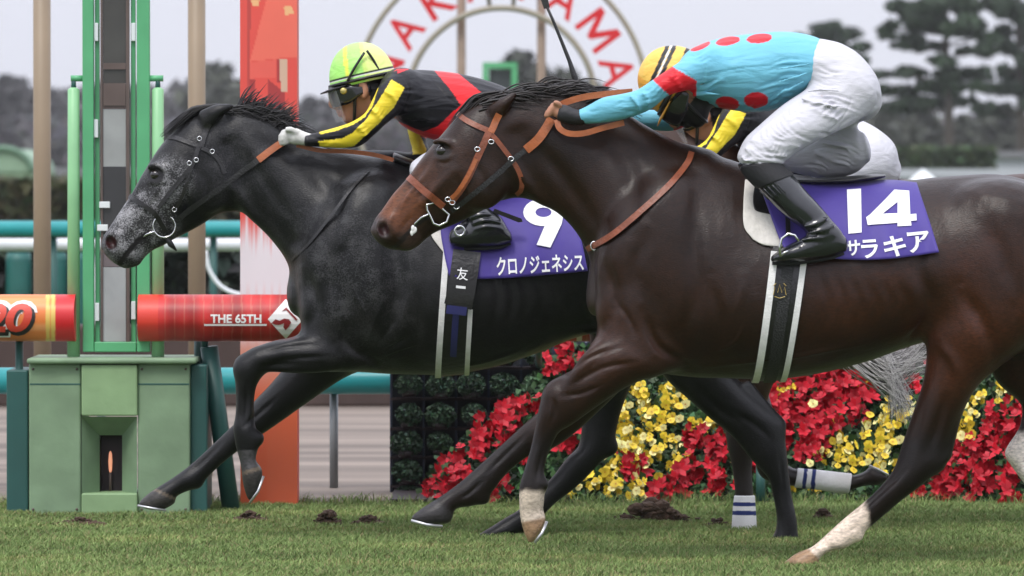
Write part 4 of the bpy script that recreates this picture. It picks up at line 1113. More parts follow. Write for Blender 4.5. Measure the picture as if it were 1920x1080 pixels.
# ---------------------------------------------------------------- rider in black, red and yellow (second horse); also used for the third
J9_TORSO = [(722,152,738,212,48,0),(745,134,750,232,92),(780,131,775,248,98),(820,133,812,262,96),(860,138,850,270,92),(900,147,885,275,88),(940,160,915,275,84),(975,178,940,272,80)]
J9_PELV = [(958,170,925,270,85,0),(1000,190,955,290,92),(1035,220,990,300,88),(1045,255,1015,300,60)]
J9_TH = [(990,200,1020,298,55,-.10),(930,235,960,310,58,-.16),(862,265,890,332,52,-.22),(802,284,822,350,45,-.25),(777,300,792,352,38,-.26)]
J9_TH2 = st_yo(J9_TH, .2)
J9_ARM = [(765,140,775,200,42,-.14),(735,143,758,205,38,-.18),(712,160,742,218,34,-.2),(698,188,722,234,30,-.21),(684,212,703,252,28,-.215),(660,228,675,274,26,-.205),
  (632,238,640,278,23,-.18),(603,246,608,276,19.5,-.15),(576,253,576,274,17,-.135)]
J9_ARM2 = [(795,150,790,215,40,.16),(770,210,802,228,32,.2),(764,248,800,262,28,.205),(772,284,802,292,26,.2),(735,282,752,316,22,.18),(650,280,655,305,20,.14),(590,266,592,288,16,.12)]
ST_IN = [(734,149),(705.5,195),(685,226),(661,249),(641,260),(597,265)]
ST_OUT = [(600,276),(636,279),(664,274),(687,253),(713,229),(739,201),(759,164)]
RED1 = [(811,128),(843,166),(864,197),(905,203),(905,176),(885,159),(857,136),(850,126)]
RED2 = [(864,197),(842,216),(822,236),(794,247),(748,228),(744,233),(770,248),(801,260),(815,268),(860,274),(905,202)]
REDC = [(717,154),(727,142),(745,129),(768,129),(742,139),(728,156)]

def colour_j9(P, Y, dx, dy):
    px, py = topx(P); yo = P[:, 1] - Y; px = px - dx; py = py - dy
    c = np.tile(np.array((.0050, .0048, .0072)), (len(P), 1))
    arm = yo < -.12
    red = (.70, .013, .018); yel = (.80, .62, .035)
    m = (inpoly(px, py, RED1) | inpoly(px, py, RED2) | inpoly(px, py, REDC))
    armreg = (yo < -.165) & (px < 745)
    c = mixc(c, (m & ~armreg)[:, None] * 1.0, red)
    c = mixc(c, (inpoly(px, py, ST_IN + ST_OUT) & (yo < -.10))[:, None] * 1.0, yel)
    c = mixc(c, ((dist_line(px, py, [(705, 165), (694, 196), (681, 216), (659, 230), (634, 239), (603, 247)]) < 4.5) & (yo < -.1))[:, None] * 1.0, yel)
    far = yo > .10
    fs = inpoly(px, py, [(762, 236), (778, 234), (800, 280), (796, 290), (775, 290)]); c = mixc(c, (fs & far)[:, None] * 1.0, yel)
    return c

def build_rider9(Y, dx, dy, label, capcol, detail=True, glovemat=None):
    def S(st, extra=0): return [(s[0] + dx, s[1] + dy, s[2] + dx, s[3] + dy) + tuple(s[4:]) for s in st]
    def q(pts): return [(p[0] + dx, p[1] + dy) + tuple(p[2:]) for p in pts]
    root = thing('person', label, 'person', at(880 + dx, 330 + dy, Y))
    H = HeadFrame(673 + dx, 146 + dy, Y, -.02, (-.974, .225), 4)
    F = Field(.0045)
    add_head(F, H, at(738 + dx, 178 + dy, Y))
    for st, g in ((J9_TORSO, -.012), (J9_PELV, -.012), (J9_TH, -.01), (J9_TH2, -.01), (J9_ARM, -.007), (J9_ARM2, -.007)): F.add(loft(S(st), Y, grow=g), .03)
    F.bake(1); P, Q = F.mesh(); meshobj('body', P, Q, M_SKIN, root, True, skin_colour(P, H))
    F = Field(.0046); F.add(loft(S(J9_TORSO), Y), 0); F.add(loft(S(J9_ARM), Y), .028); F.add(loft(S(J9_ARM2), Y), .028)
    F.add(blob(752 + dx, 168 + dy, Y, -.12, 40, 40, 42, 20), .04)
    for pts in ([(745, 215, 3, -.16), (770, 205, 3.4, -.185), (800, 205, 2, -.19)], [(752, 226, 3, -.14), (785, 222, 3.4, -.17), (815, 228, 2, -.17)], [(668, 240, 2.4, -.262), (682, 246, 3, -.266), (688, 258, 2, -.255)], [(690, 205, 2.4, -.268), (705, 212, 3, -.272), (716, 226, 2, -.26)], [(720, 170, 2.4, -.266), (735, 180, 3, -.268), (744, 195, 2, -.25)]):
        F.add(px_tube(q(pts), Y, 8), .012)
    F.bake(1); P, Q = F.mesh(); c = colour_j9(P, Y, dx, dy); P = relief(F, P, REL_J9, Y, dx, dy, sc=1.1); meshobj('shirt', P, Q, M_JERSEY, root, True, c)
    F = Field(.0065); F.add(loft(S(J9_PELV), Y, grow=.004), 0); F.add(loft(S(J9_TH), Y), .03); F.add(loft(S(J9_TH2), Y), .03)
    F.bake(1); P, Q = F.mesh(); meshobj('breeches', P, Q, M_BREECH, root, True, np.tile(np.array((.53, .525, .56)), (len(P), 1)))
    # gloves gripping the reins
    F = Field(.0035)
    F.add(px_tube(q([(584, 263, 12, -.135), (570, 260, 13, -.135), (552, 255, 15, -.135)]), Y), 0)
    F.add(blob(550 + dx, 255 + dy, Y, -.135, 19, 14, 13, -25), .01)
    fist(F, Y, q([(536, 247, -.14, 10, 2), (532, 254, -.142, 10, 2), (531, 261, -.141, 9.5, 2), (532, 267.5, -.138, 8.5, 2)]), 5.2)
    F.add(px_tube(q([(556, 250, 6, -.155), (546, 243, 5.6, -.165), (535, 243, 4.8, -.166)]), Y, 10), .006)
    F.bake(1); P, Q = F.mesh(); meshobj('glove', P, Q, M_GLOVE, root, True)
    F = Field(.0045); F.add(px_tube(q([(600, 277, 12, .12), (575, 272, 13, .12)]), Y), 0)
    fist(F, Y, q([(566, 262, .115, 10, 2), (562, 269, .114, 10, 2), (561, 276, .115, 9, 2), (562, 282, .116, 8, 2)]), 5.2)
    F.bake(1); P, Q = F.mesh(); meshobj('glove', P, Q, M_GLOVE, root, True)
    V, T = loft(S([(584, 252, 585, 275, 17, -.136), (574, 252, 573, 274, 16.5, -.136)]), Y, cap=.3); meshobj('cuff', V, T, M_CUFF, root, True)
    def boot(sd):
        yo = -.29 if sd < 0 else .29
        F = Field(.0046)
        F.add(loft(S([(780, 330, 832, 318, 40, yo + .02), (822, 370, 868, 350, 37, yo), (862, 402, 905, 378, 33, yo - .01), (885, 425, 925, 402, 31)]), Y), 0)
        F.add(loft(S([(955, 432, 955, 456, 20, yo - .01), (935, 402, 936, 462, 28), (905, 397, 905, 464, 31), (875, 414, 876, 466, 29), (850, 428, 852, 462, 22)]), Y), .02)
        for pts in ([(880, 410, 3, yo - .066), (905, 402, 3.6, yo - .075), (935, 404, 2, yo - .06)], [(885, 420, 3, yo - .07), (910, 413, 3.6, yo - .078), (942, 417, 2, yo - .06)], [(890, 430, 2.6, yo - .07), (915, 425, 3.2, yo - .074), (945, 430, 2, yo - .055)]):
            if sd < 0: F.add(px_tube(q(pts), Y, 8), .008)
        F.bake(1); P, Q = F.mesh(); return meshobj('boot', P, Q, M_BOOT, root, True)
    b = boot(-1); boot(1)
    if detail:
        mb = MB(); mb.tube([at(870 + dx, 467 + dy, Y - .305), at(905 + dx, 466 + dy, Y - .31), at(938 + dx, 464 + dy, Y - .305), at(957 + dx, 456 + dy, Y - .3)], .006, 8); mb.obj('sole', M_GAITER, b, True)
    helmet(H, root, capcol); goggles(H, root); chin_strap(H, root)
    if detail:
        mb = MB(); mb.ico(H((.058, -.088, -.036))[0], .014, 2, (1, .5, 1)); mb.obj('goggle_button', M_BRASS, root, True)
        mb = MB()
        for L in ([(-.05, -.096, .085), (-.0, -.106, .035), (.035, -.099, -.004)], [(-.06, -.09, .09), (-.075, -.08, .05), (-.085, -.075, .01)]):
            mb.tube(H(catmull(np.array(L), 4)), .005, 8)
        mb.obj('goggle_band', M_BLACKTRIM, root, True)
    return root, H

def cap9(L):
    c = np.tile(np.array((.37, .76, .17)), (len(L), 1))
    m = (L[:, 0] < -.045)[:, None]; c = mixc(c, m * 1.0, (.70, .82, .26))
    m = (np.abs(L[:, 0] - .030 + .10 * (L[:, 2] - .05)) < .0075)[:, None]; c = mixc(c, m * 1.0, (.74, .80, .10))
    m = (np.abs(L[:, 0] + .040) < .006)[:, None]; c = mixc(c, m * 1.0, (.62, .80, .20))
    c = mixc(c, ((L[:, 2] > .003) & (L[:, 2] < .0075))[:, None] * 1.0, (.75, .75, .72))
    c = mixc(c, ((L[:, 2] > .0075) & (L[:, 2] < .0145))[:, None] * 1.0, (.012, .012, .012))
    return c
rider9, HD9 = build_rider9(YF, 0, 0, 'jockey in lime cap and black shirt with red sash and yellow sleeve stripes', cap9)
def cap3(L): return np.tile(np.array((.55, .50, .10)), (len(L), 1))
rider3, HD3 = build_rider9(YT, 640, 50, 'jockey half hidden behind the turquoise rider, only a yellow striped black sleeve showing', cap3, False)
# clear face shield of the lime-capped rider
m, n_, b_ = mat_new('clear_plastic'); b_.inputs['Base Color'].default_value = (.8, .82, .85, 1); b_.inputs['Roughness'].default_value = .08; b_.inputs['Alpha'].default_value = .14
M_CLEAR = m
V = []; Fq = []
for i in range(13):
    a = R(-62 + 124 * i / 12)
    for j in range(5): 
        V.append((.045 + .088 * math.cos(a) - .010 * j / 4, .086 * math.sin(a), -.02 - .125 * j / 4))
for i in range(12):
    for j in range(4): Fq.append([i * 5 + j, i * 5 + 5 + j, i * 5 + 6 + j, i * 5 + 1 + j])
meshobj('face_shield', HD9(np.array(V)), Fq, M_CLEAR, rider9, True)
meshobj('face_shield', HD3(np.array(V)), Fq, M_CLEAR, rider3, True)

# whip in the turquoise rider's far hand
M_WHIP = mat('black_braided_whip', (.013, .013, .014), rough=.4, var=.4, scale=120, bump=.4, bscale=260)
wr = thing('riding_whip', 'thin black riding whip sticking up from behind the brown mane', 'whip', at(1078, 150, YN + .14))
mb = MB(); mb.tube([at(1086, 172, .135), at(1076, 140, .14), at(1068, 115, .14), at(1052, 75, .14), at(1036, 36, .14), at(1026, 14, .14)], [.011, .0105, .0075, .0062, .0055, .005], 10); mb.obj('shaft', M_WHIP, wr, True)
mb = MB(); mb.prism([at(1031, 14, .137), at(1020, 17, .137), at(1012, -6, .137), at(1006, -34, .137), at(1018, -38, .137), at(1026, -8, .137)], (0, .006, 0)); mb.obj('flap', M_WHIP, wr)
# ================================================================== tack
M_ORANGE = mat('orange_leather', (.34, .095, .028), rough=.42, var=.22, scale=30, bump=.25, bscale=90)
M_TAN = mat('brown_leather', (.20, .052, .020), rough=.4, var=.25, scale=30, bump=.25, bscale=90)
M_BLKL = mat('black_leather', (.011, .010, .010), rough=.32, var=.3, scale=30, bump=.2, bscale=90)
M_PURPLE = mat('purple_cloth', (.046, .024, .235), rough=.6, var=.06, scale=6, bump=.35, bscale=9, sheen=.2)
M_NAVY = mat('navy_cloth', (.02, .022, .12), rough=.6, var=.1)
M_WHITE = mat('white_print', (.80, .80, .80), rough=.6, var=.03)
M_WEB = mat('white_webbing', (.74, .73, .71), rough=.75, var=.12, scale=30, bump=.3, bscale=120)
M_FELT = mat('dirty_white_pad', (.66, .63, .58), rough=.85, var=.16, scale=26, bump=.4, bscale=60)
M_GOLD = mat('gold_thread', (.42, .30, .08), rough=.45, var=.2)
M_RUBBER = mat('black_rein_rubber', (.012, .012, .012), rough=.55, var=.3, bump=.4, bscale=150)

def part(name, VF, m, root): return meshobj(name, np.array(VF[0]), VF[1], m, root)

def buckle(px, py, Y, yo, r, root, name='bit_ring', rr=.0032, ry=None, m=None):
    mb = MB(); ry = ry or r
    mb.tube([at(px + r * math.cos(a), py + ry * math.sin(a), Y + yo) for a in np.linspace(0, 2 * math.pi, 25)], rr, 8, False)
    return mb.obj(name, m or M_STEEL, root, True)

# ---- bridle of the brown horse
br14 = thing('bridle', 'orange brown leather bridle with a metal bit ring on the nearest horse', 'bridle', at(880, 300, YN))
S = lambda pts, w, **k: strap(F14, pts, YN, w, **k)
part('browband', S([(858,213),(872,224),(893,235),(919,246)], 10, off=.004, th=.005), M_TAN, br14)
part('crownpiece', S([(920,248),(925,238),(930,226),(936,214)], 13, off=.006, th=.005), M_ORANGE, br14)
cp_ = part('cheekpiece', S([(917,247),(906,272),(893,300),(878,332),(862,358),(843,382)], 13, off=.006, th=.005), M_TAN, br14)
part('cheek_layer', S([(893,298),(877,331),(858,360),(846,372)], 8, off=.0125, th=.004), M_ORANGE, cp_)
part('noseband', S([(765,331),(775,340),(795,358),(815,374),(832,388)], 13, off=.006, th=.006), M_TAN, br14)
part('throatlatch', S([(920,250),(934,266),(948,284),(958,297),(971,318),(978,338),(977,356),(968,366)], 9, off=.004, th=.004), M_TAN, br14)
part('rein_rubber', S([(986,281),(965,297),(940,320),(905,350),(870,378),(846,396)], 10, off=.010, th=.004), M_RUBBER, br14)
part('rein', S([(1034,222),(1024,240),(1008,262),(986,281)], 17, off=.014, th=.005), M_ORANGE, br14)
part('rein', free_strap([(1044,224,-.150),(1049,240,-.158),(1066,250,-.162),(1094,250,-.162),(1130,240,-.165),(1170,230,-.17)], YN, 11), M_ORANGE, br14)
part('rein', free_strap([(1046,199,-.115),(1066,190,-.118),(1100,181,-.12),(1150,175,-.12),(1186,172,-.12)], YN, 12), M_ORANGE, br14)
yb = F14.surf([(815, 405)], YN, -1)[0][1]
mb = MB(); mb.tube([at(p[0], p[1], yb - .012) for p in ((800,384),(815,380),(828,382),(830,392),(842,402),(838,416),(824,423),(813,419),(806,403),(801,394),(800,384))], .0042, 8, False); mb.obj('bit_ring', M_STEEL, br14, True)
mb = MB(); mb.tube([at(803, 402, yb - .012), at(790, 408, yb - .004), at(772, 425, yb + .01), at(758, 440, yb + .02)], .004, 8); mb.obj('bit_bar', M_STEEL, br14, True)
for x, y in ((840, 374), (848, 380), (856, 388), (895, 280), (921, 266), (958, 298)):
    yy = F14.surf([(x, y)], YN, -1)[0][1]; buckle(x, y, yy - .012, 0, 5, br14, 'buckle', .0022, 4)

M_FOAM = mat('white_foam', (.75, .74, .72), rough=.4, var=.1)
mb = MB(); rnd_ = random.Random(3)
for i in range(9):
    t = rnd_.uniform(.25, .75); x, y = 768 + 14 * t + rnd_.uniform(-2, 2), 443 - 22 * t + rnd_.uniform(-3, 3); p = F14.surf([(x, y)], YN, -1, .001)[0]; mb.ico(p, rnd_.uniform(.004, .008), 2, (.9, .5, 1.5))
mb.obj('mouth_foam', M_FOAM, horse14, True)

# ---- bridle of the black grey horse
br9 = thing('bridle', 'thin black leather bridle with a round metal bit ring on the frosted grey face', 'bridle', at(340, 330, YF))
S = lambda pts, w, **k: strap(F9, pts, YF, w, **k)
part('browband', S([(311,257),(325,257),(345,263),(377,275)], 8, off=.004, th=.005), M_BLKL, br9)
part('crownpiece', S([(377,275),(381,260),(386,245),(392,232)], 10, off=.005, th=.005), M_BLKL, br9)
cp_ = part('cheekpiece', S([(372,275),(367,292),(358,312),(340,336),(318,362),(297,390)], 8, off=.005, th=.005), M_BLKL, br9)
part('cheek_layer', S([(360,310),(352,338),(344,362),(335,382),(327,395)], 6, off=.006, th=.004), M_BLKL, cp_)
part('noseband', S([(242,367),(256,376),(275,389),(292,403),(312,436)], 9, off=.006, th=.006), M_BLKL, br9)
part('throatlatch', S([(378,277),(392,284),(404,293),(415,308),(421,325)], 7, off=.004, th=.004), M_BLKL, br9)
part('rein_rubber', S([(484,300),(460,317),(430,340),(400,362),(372,382),(345,402),(330,416)], 10, off=.009, th=.004), M_RUBBER, br9)
part('rein', S([(536,263),(520,273),(502,286),(484,300)], 13, off=.012, th=.005), M_ORANGE, br9)
part('rein', free_strap([(556,272,-.11),(600,282,-.11),(650,284,-.11),(700,290,-.112),(738,300,-.115)], YF, 8), M_ORANGE, br9)
yb = F9.surf([(308, 425)], YF, -1)[0][1]
buckle(308, 424, yb - .010, 0, 21, br9, 'bit_ring', .0034)
mb = MB(); mb.tube([at(290, 434, yb - .01), at(276, 439, yb - .002), at(266, 446, yb + .008)], .0045, 8); mb.obj('bit_bar', M_STEEL, br9, True)
for x, y in ((374, 260), (368, 300), (355, 306), (327, 393), (398, 284)):
    yy = F9.surf([(x, y)], YF, -1)[0][1]; buckle(x, y, yy - .010, 0, 4, br9, 'buckle', .002, 4)
mb = MB(); mb.tube([at(312, 444, yb + .004), at(320, 458, yb + .01), at(331, 470, yb + .014)], [.008, .012, .003], 8); mb.obj('curb_strap', M_BLKL, br9, True)

# ---- breast straps
bs = thing('breast_strap', 'orange leather strap round the chest of the dark brown horse', 'strap', at(1200, 400, YN))
part('strap_band', strap(F14, [(1297,284),(1288,306),(1256,345),(1205,392),(1150,438),(1100,468)], YN, 11, off=.009, th=.006, m=8), M_TAN, bs)
yy = F14.surf([(1112, 462)], YN, -1)[0][1]; buckle(1114, 461, yy - .01, 0, 6, bs, 'buckle', .003, 8)
bs9 = thing('breast_strap', 'thin black strap round the chest of the black grey horse', 'strap', at(620, 400, YF))
part('strap_band', strap(F9, [(692,318),(660,352),(620,405),(580,455),(546,488)], YF, 5, off=.008, th=.005, m=8), M_BLKL, bs9)

# ---- saddles with number cloths
def cloth(field, Y, left, right, top, bottom, off, th, m, root, name, n=40, mm=26, both=True, wav=0.0):
    def cv(c, k): 
        c = np.array(c, float); d = np.r_[0, np.cumsum(np.hypot(*np.diff(c, axis=0).T))]; d /= d[-1]
        cc = catmull(c, 12); dd = np.r_[0, np.cumsum(np.hypot(*np.diff(cc, axis=0).T))]; dd /= dd[-1]
        t = np.linspace(0, 1, k); return np.stack([np.interp(t, dd, cc[:, 0]), np.interp(t, dd, cc[:, 1])], 1)
    Lf, Rt, Tp, Bt = cv(left, mm), cv(right, mm), cv(top, n), cv(bottom, n)
    G = np.zeros((mm, n, 2))
    for i in range(mm):
        v = i / (mm - 1)
        for j in range(n):
            u = j / (n - 1)
            G[i, j] = (1 - v) * Tp[j] + v * Bt[j] + (1 - u) * Lf[i] + u * Rt[i] - ((1 - u) * (1 - v) * Tp[0] + u * (1 - v) * Tp[-1] + (1 - u) * v * Bt[0] + u * v * Bt[-1])
    rows = []
    flat = G.reshape(-1, 2)
    near = field.surf(flat, Y, -1, off).reshape(mm, n, 3)
    for _ in range(2): near[1:-1, :, 1] = (near[:-2, :, 1] + 2 * near[1:-1, :, 1] + near[2:, :, 1]) / 4
    if wav:
        vv = np.linspace(0, 1, mm)[:, None]; near[:, :, 1] -= wav * vv ** 2 * (1.2 + np.sin(G[:, :, 0] * .055 + 1 + G[:, :, 1] * .02) + .6 * np.sin(G[:, :, 0] * .13 - G[:, :, 1] * .03))
    grid = near
    if both:
        M = np.array([at(p[0], p[1], Y) for p in flat])
        t = field.march(M + np.array((0, .6, 0)), np.array((0, -1.0, 0)), .6)
        far = M.copy(); far[:, 1] = np.where(np.isnan(t), Y, Y + .6 - t) + off; far = far.reshape(mm, n, 3)
        grid = np.concatenate([far[::-1], near], 0)
    a, b_ = grid.shape[:2]
    F = [[i * b_ + j, i * b_ + j + 1, (i + 1) * b_ + j + 1, (i + 1) * b_ + j] for i in range(a - 1) for j in range(b_ - 1)]
    o = meshobj(name, grid.reshape(-1, 3), F, m, root, True)
    s = o.modifiers.new('thick', 'SOLIDIFY'); s.thickness = th; s.offset = -1 if False else 0
    def proj(pts, lift):
        """put photo pixels onto the cloth"""
        pts = np.asarray(pts, float); g2 = G.reshape(-1, 2); y = near.reshape(-1, 3)[:, 1]
        out = []
        for p in pts:
            d = np.hypot(g2[:, 0] - p[0], g2[:, 1] - p[1]); k = np.argsort(d)[:6]; w = 1 / (d[k] + .3) ** 2
            out.append(at(p[0], p[1], float((y[k] * w).sum() / w.sum()) - lift))
        return np.array(out)
    return o, proj

def lettering(proj, polys_or_bm, quad, lift, m, root, name, nx=6, ny=4):
    V, F = cut_grid(polys_or_bm, nx, ny); polys_or_bm.free()
    P = quad_map(V[:, :2], quad)
    return meshobj(name, proj(P, lift), F, m, root)

def px_poly(proj, polys, lift, m, root, name):
    V = []; F = []
    for i, p in enumerate(polys):
        p = np.array(p); lo = p.min(0); hi = p.max(0); q = (p - lo) / (hi - lo)
        V2, F2 = cut_grid(poly_bm([[tuple(x) for x in q]]), 8, 8)
        W = proj(lo + V2[:, :2] * (hi - lo), lift + (.0007 * i if len(polys) < 10 else 0)); b = len(V)
        V += [tuple(w) for w in W]; F += [[k + b for k in f] for f in F2]
    return meshobj(name, np.array(V), F, m, root)

# near horse
sd14 = thing('saddle', 'racing saddle with purple number 14 cloth and black girth with white edges', 'saddle', at(1540, 335, YN))
V, T = loft([(1436,318,1440,346,40,0),(1470,328,1470,348,58),(1520,333,1520,348,68),(1580,331,1580,346,72),(1630,327,1630,340,60),(1658,327,1658,333,34)], YN, cap=.4)
meshobj('seat', V, T, M_BLKL, sd14, True)
cloth(F14, YN, [(1397,338),(1394,380),(1395,424),(1412,449)], [(1520,338),(1522,380),(1524,424),(1526,462)], [(1397,338),(1440,338),(1520,338)], [(1412,449),(1432,459),(1460,462),(1526,462)], .006, .006, M_FELT, sd14, 'saddle_pad')
cloth(F14, YN, [(1417,340),(1412,368),(1415,392),(1432,399)], [(1490,340),(1492,370),(1495,400),(1497,415)], [(1417,340),(1450,340),(1490,340)], [(1432,399),(1460,405),(1497,415)], .012, .004, M_BLKL, sd14, 'saddle_flap', both=False)
nc14, pj = cloth(F14, YN, [(1424,345),(1438,385),(1458,440),(1472,470)], [(1719,343),(1731,380),(1747,428),(1760,473)], [(1424,345),(1500,342),(1600,341),(1670,338),(1719,343)], [(1472,470),(1530,480),(1600,487),(1680,484),(1760,473)], .017, .004, M_PURPLE, sd14, 'number_cloth', n=60, mm=30, wav=.0085)
pz = lambda L: [(1340 + x / 4.154, 260 + y / 4.154) for x, y in L]
px_poly(pj, [pz([(1030,395),(1140,388),(1145,730),(1042,740)]),
             pz([(1425,398),(1515,404),(1524,596),(1533,676),(1424,682)]),
             pz([(1192,672),(1180,612),(1212,588),(1300,584),(1424,580),(1424,655)]),
             pz([(1521,588),(1571,584),(1573,636),(1527,640)]),
             pz([(1212,588),(1330,470),(1400,396),(1426,398),(1426,490),(1308,584)])], .006, M_WHITE, nc14, 'number_print')
for ch, qd in (('サ', [(1585,452),(1612,449),(1614,478),(1587,481)]), ('ラ', [(1614,450),(1645,448),(1648,483),(1616,485)]), ('キ', [(1655,444),(1696,440),(1701,479),(1659,483)]), ('ア', [(1700,436),(1741,432),(1744,471),(1705,475)])):
    lettering(pj, text_tris(ch, .024), qd, .006, M_WHITE, nc14, 'name_print', 3, 3)
part('girth', ring_strap(F14, (1490,335), (1440,711), YN, 60, .004, .004, 72), M_BLKL, sd14)
part('girth_edge', ring_strap(F14, (1462,335), (1416,711), YN, 13, .004, .009, 72, 70, 190), M_WEB, sd14)
part('girth_edge', ring_strap(F14, (1521,335), (1468,706), YN, 11, .004, .009, 72, 70, 190), M_WEB, sd14)
part('girth_strap', ring_strap(F14, (1490,335), (1442,711), YN, 22, .004, .009, 72, 45, 175), M_RUBBER, sd14)
gy_ = lambda f, Y, x, y, o: f.surf([(x, y)], Y, -1, o)[0]
mb = MB()
for L in ([(1450,553),(1453,538),(1458,549),(1462,533),(1466,549),(1471,538),(1474,553)], [(1452,556),(1462,559),(1472,556)], [(1455,531),(1450,536)], [(1469,531),(1474,536)]):
    mb.tube([gy_(F14, YN, x, y, .017) for x, y in L], .0016, 6)
mb.obj('girth_emblem', M_GOLD, sd14)
mb = MB(); mb.tube([at(x, y, -.385) for x, y in ((1463,480),(1462,462),(1466,447),(1478,438),(1490,441),(1498,452))], .0045, 8)
mb.tube([at(x, y, -.375) for x, y in ((1463,481),(1470,474),(1478,470))], .004, 8); mb.obj('stirrup', M_STEEL, sd14, True)
part('stirrup_leather', strap(F14, [(1474,352),(1476,380),(1477,410),(1478,442)], YN, 9, off=.03, th=.004), M_BLKL, sd14)

# second horse
sd9 = thing('saddle', 'racing saddle with purple number 9 cloth and black girth carrying a navy strap', 'saddle', at(930, 335, YF))
V, T = loft([(740,286,742,310,30,0),(775,300,775,318,50),(850,325,850,338,66),(930,330,930,342,70),(990,328,990,338,56)], YF, cap=.4)
meshobj('seat', V, T, M_BLKL, sd9, True)
cloth(F9, YF, [(812,325),(800,400),(808,440),(832,474)], [(900,330),(900,400),(900,440),(900,476)], [(812,325),(850,328),(900,330)], [(832,474),(860,478),(900,476)], .006, .006, M_FELT, sd9, 'saddle_pad')
nc9, pj = cloth(F9, YF, [(835,330),(826,420),(832,470),(842,517)], [(1060,335),(1074,390),(1090,450),(1102,508)], [(835,330),(900,334),(980,336),(1060,335)], [(842,517),(890,523),(967,520),(1040,514),(1102,508)], .015, .004, M_PURPLE, sd9, 'number_cloth', n=60, mm=30, wav=.007)
def ring_polys(cx, cy, ro, ri, n=22):
    out = []
    for i in range(n):
        a, b = 2 * math.pi * i / n, 2 * math.pi * (i + 1) / n
        out.append([(cx + ro[0] * math.cos(a), cy + ro[1] * math.sin(a)), (cx + ro[0] * math.cos(b), cy + ro[1] * math.sin(b)), (cx + ri[0] * math.cos(b), cy + ri[1] * math.sin(b)), (cx + ri[0] * math.cos(a), cy + ri[1] * math.sin(a))])
    return out
px_poly(pj, ring_polys(1019, 398, (38, 26), (15, 9)), .006, M_WHITE, nc9, 'number_print')
px_poly(pj, [[(1028, 408), (1057, 400), (1053, 420), (1032, 464), (1006, 459)]], .0085, M_WHITE, nc9, 'number_print')
lettering(pj, text_tris('クロノジェネシス', .022), [(930,482),(1093,475),(1095,507),(932,517)], .006, M_WHITE, nc9, 'name_print', 12, 3)
part('girth', ring_strap(F9, (882,332), (851,700), YF, 50, .004, .004, 72), M_BLKL, sd9)
part('girth_edge', ring_strap(F9, (848,332), (822,700), YF, 11, .004, .009, 72, 20, 190), M_WEB, sd9)
part('girth_edge', ring_strap(F9, (898,332), (876,696), YF, 9, .004, .009, 72, 112, 190), M_WEB, sd9)
o = part('girth_panel', strap(F9, [(876,470),(866,540),(858,575)], YF, 52, off=.034, th=.003), M_BLKL, sd9)
part('girth_strap', strap(F9, [(857,574),(856,582),(855,590)], YF, 38, off=.039, th=.003), M_NAVY, sd9)
part('girth_strap', strap(F9, [(855,589),(852,630),(850,664),(848,692)], YF, 12, off=.014, th=.003), M_NAVY, sd9)
for ch, qd in (('友', [(857,501),(878,503),(877,526),(856,524)]), ('一', [(855,535),(873,537),(873,542),(855,540)])):
    bm_ = text_tris(ch, .006); V, F = cut_grid(bm_, 2, 2); bm_.free(); P = quad_map(V[:, :2], qd)
    yv = F9.surf(P, YF, -1, .0)[:, 1]
    meshobj('girth_print', np.array([at(p[0], p[1], y - .0395) for p, y in zip(P, yv)]), F, M_WHITE, o)
buckle(862, 433, YF - .375, 0, 9, sd9, 'stirrup', .0045)
mb = MB(); mb.tube([at(862, 425, YF - .37), at(866, 418, YF - .35), at(878, 410, YF - .32)], .004, 8); mb.obj('stirrup_leather', M_BLKL, sd9, True)
mb = MB(); mb.prism([at(927, 391, YF - .33), at(978, 410, YF - .33), at(980, 416, YF - .33), at(972, 417, YF - .33), at(924, 398, YF - .33)], (0, .008, 0)); mb.obj('strap_end', M_BLKL, sd9)
# ================================================================== the place
def leaves_mesh(centers, size, rnd, aspect=1.6, up=0.3, jit=.5):
    """many leaf faces (one bent quad each) at the given points"""
    n = len(centers); C = np.asarray(centers)
    d = rnd.normal(size=(n, 3)); d[:, 2] += up; d /= np.linalg.norm(d, axis=1)[:, None]
    a = rnd.normal(size=(n, 3)); a -= d * (a * d).sum(1)[:, None]; a /= np.linalg.norm(a, axis=1)[:, None]
    b = np.cross(d, a); s = size * (1 - jit + 2 * jit * rnd.rand(n))[:, None]
    P0 = C - a * s * aspect * .5; P1 = C + b * s * .5 + d * s * .12; P2 = C + a * s * aspect * .5; P3 = C - b * s * .5 + d * s * .12
    V = np.stack([P0, P1, P2, P3], 1).reshape(-1, 3); F = np.arange(4 * n).reshape(-1, 4)
    return V, F

def leaf_colors(n, base, rnd, var=.35):
    c = np.array(base) * (1 + var * rnd.normal(size=(n, 1))) * (1 + .12 * rnd.normal(size=(n, 3)))
    return np.repeat(np.clip(c, .002, .9), 4, 0)

M_LEAF = mat_attr('foliage', rough=.6, var=.2, scale=3, bump=0.05, spec=.3)
M_BARK = mat('bark', (.055, .045, .038), rough=.9, var=.3, scale=6, bump=.5, bscale=20)

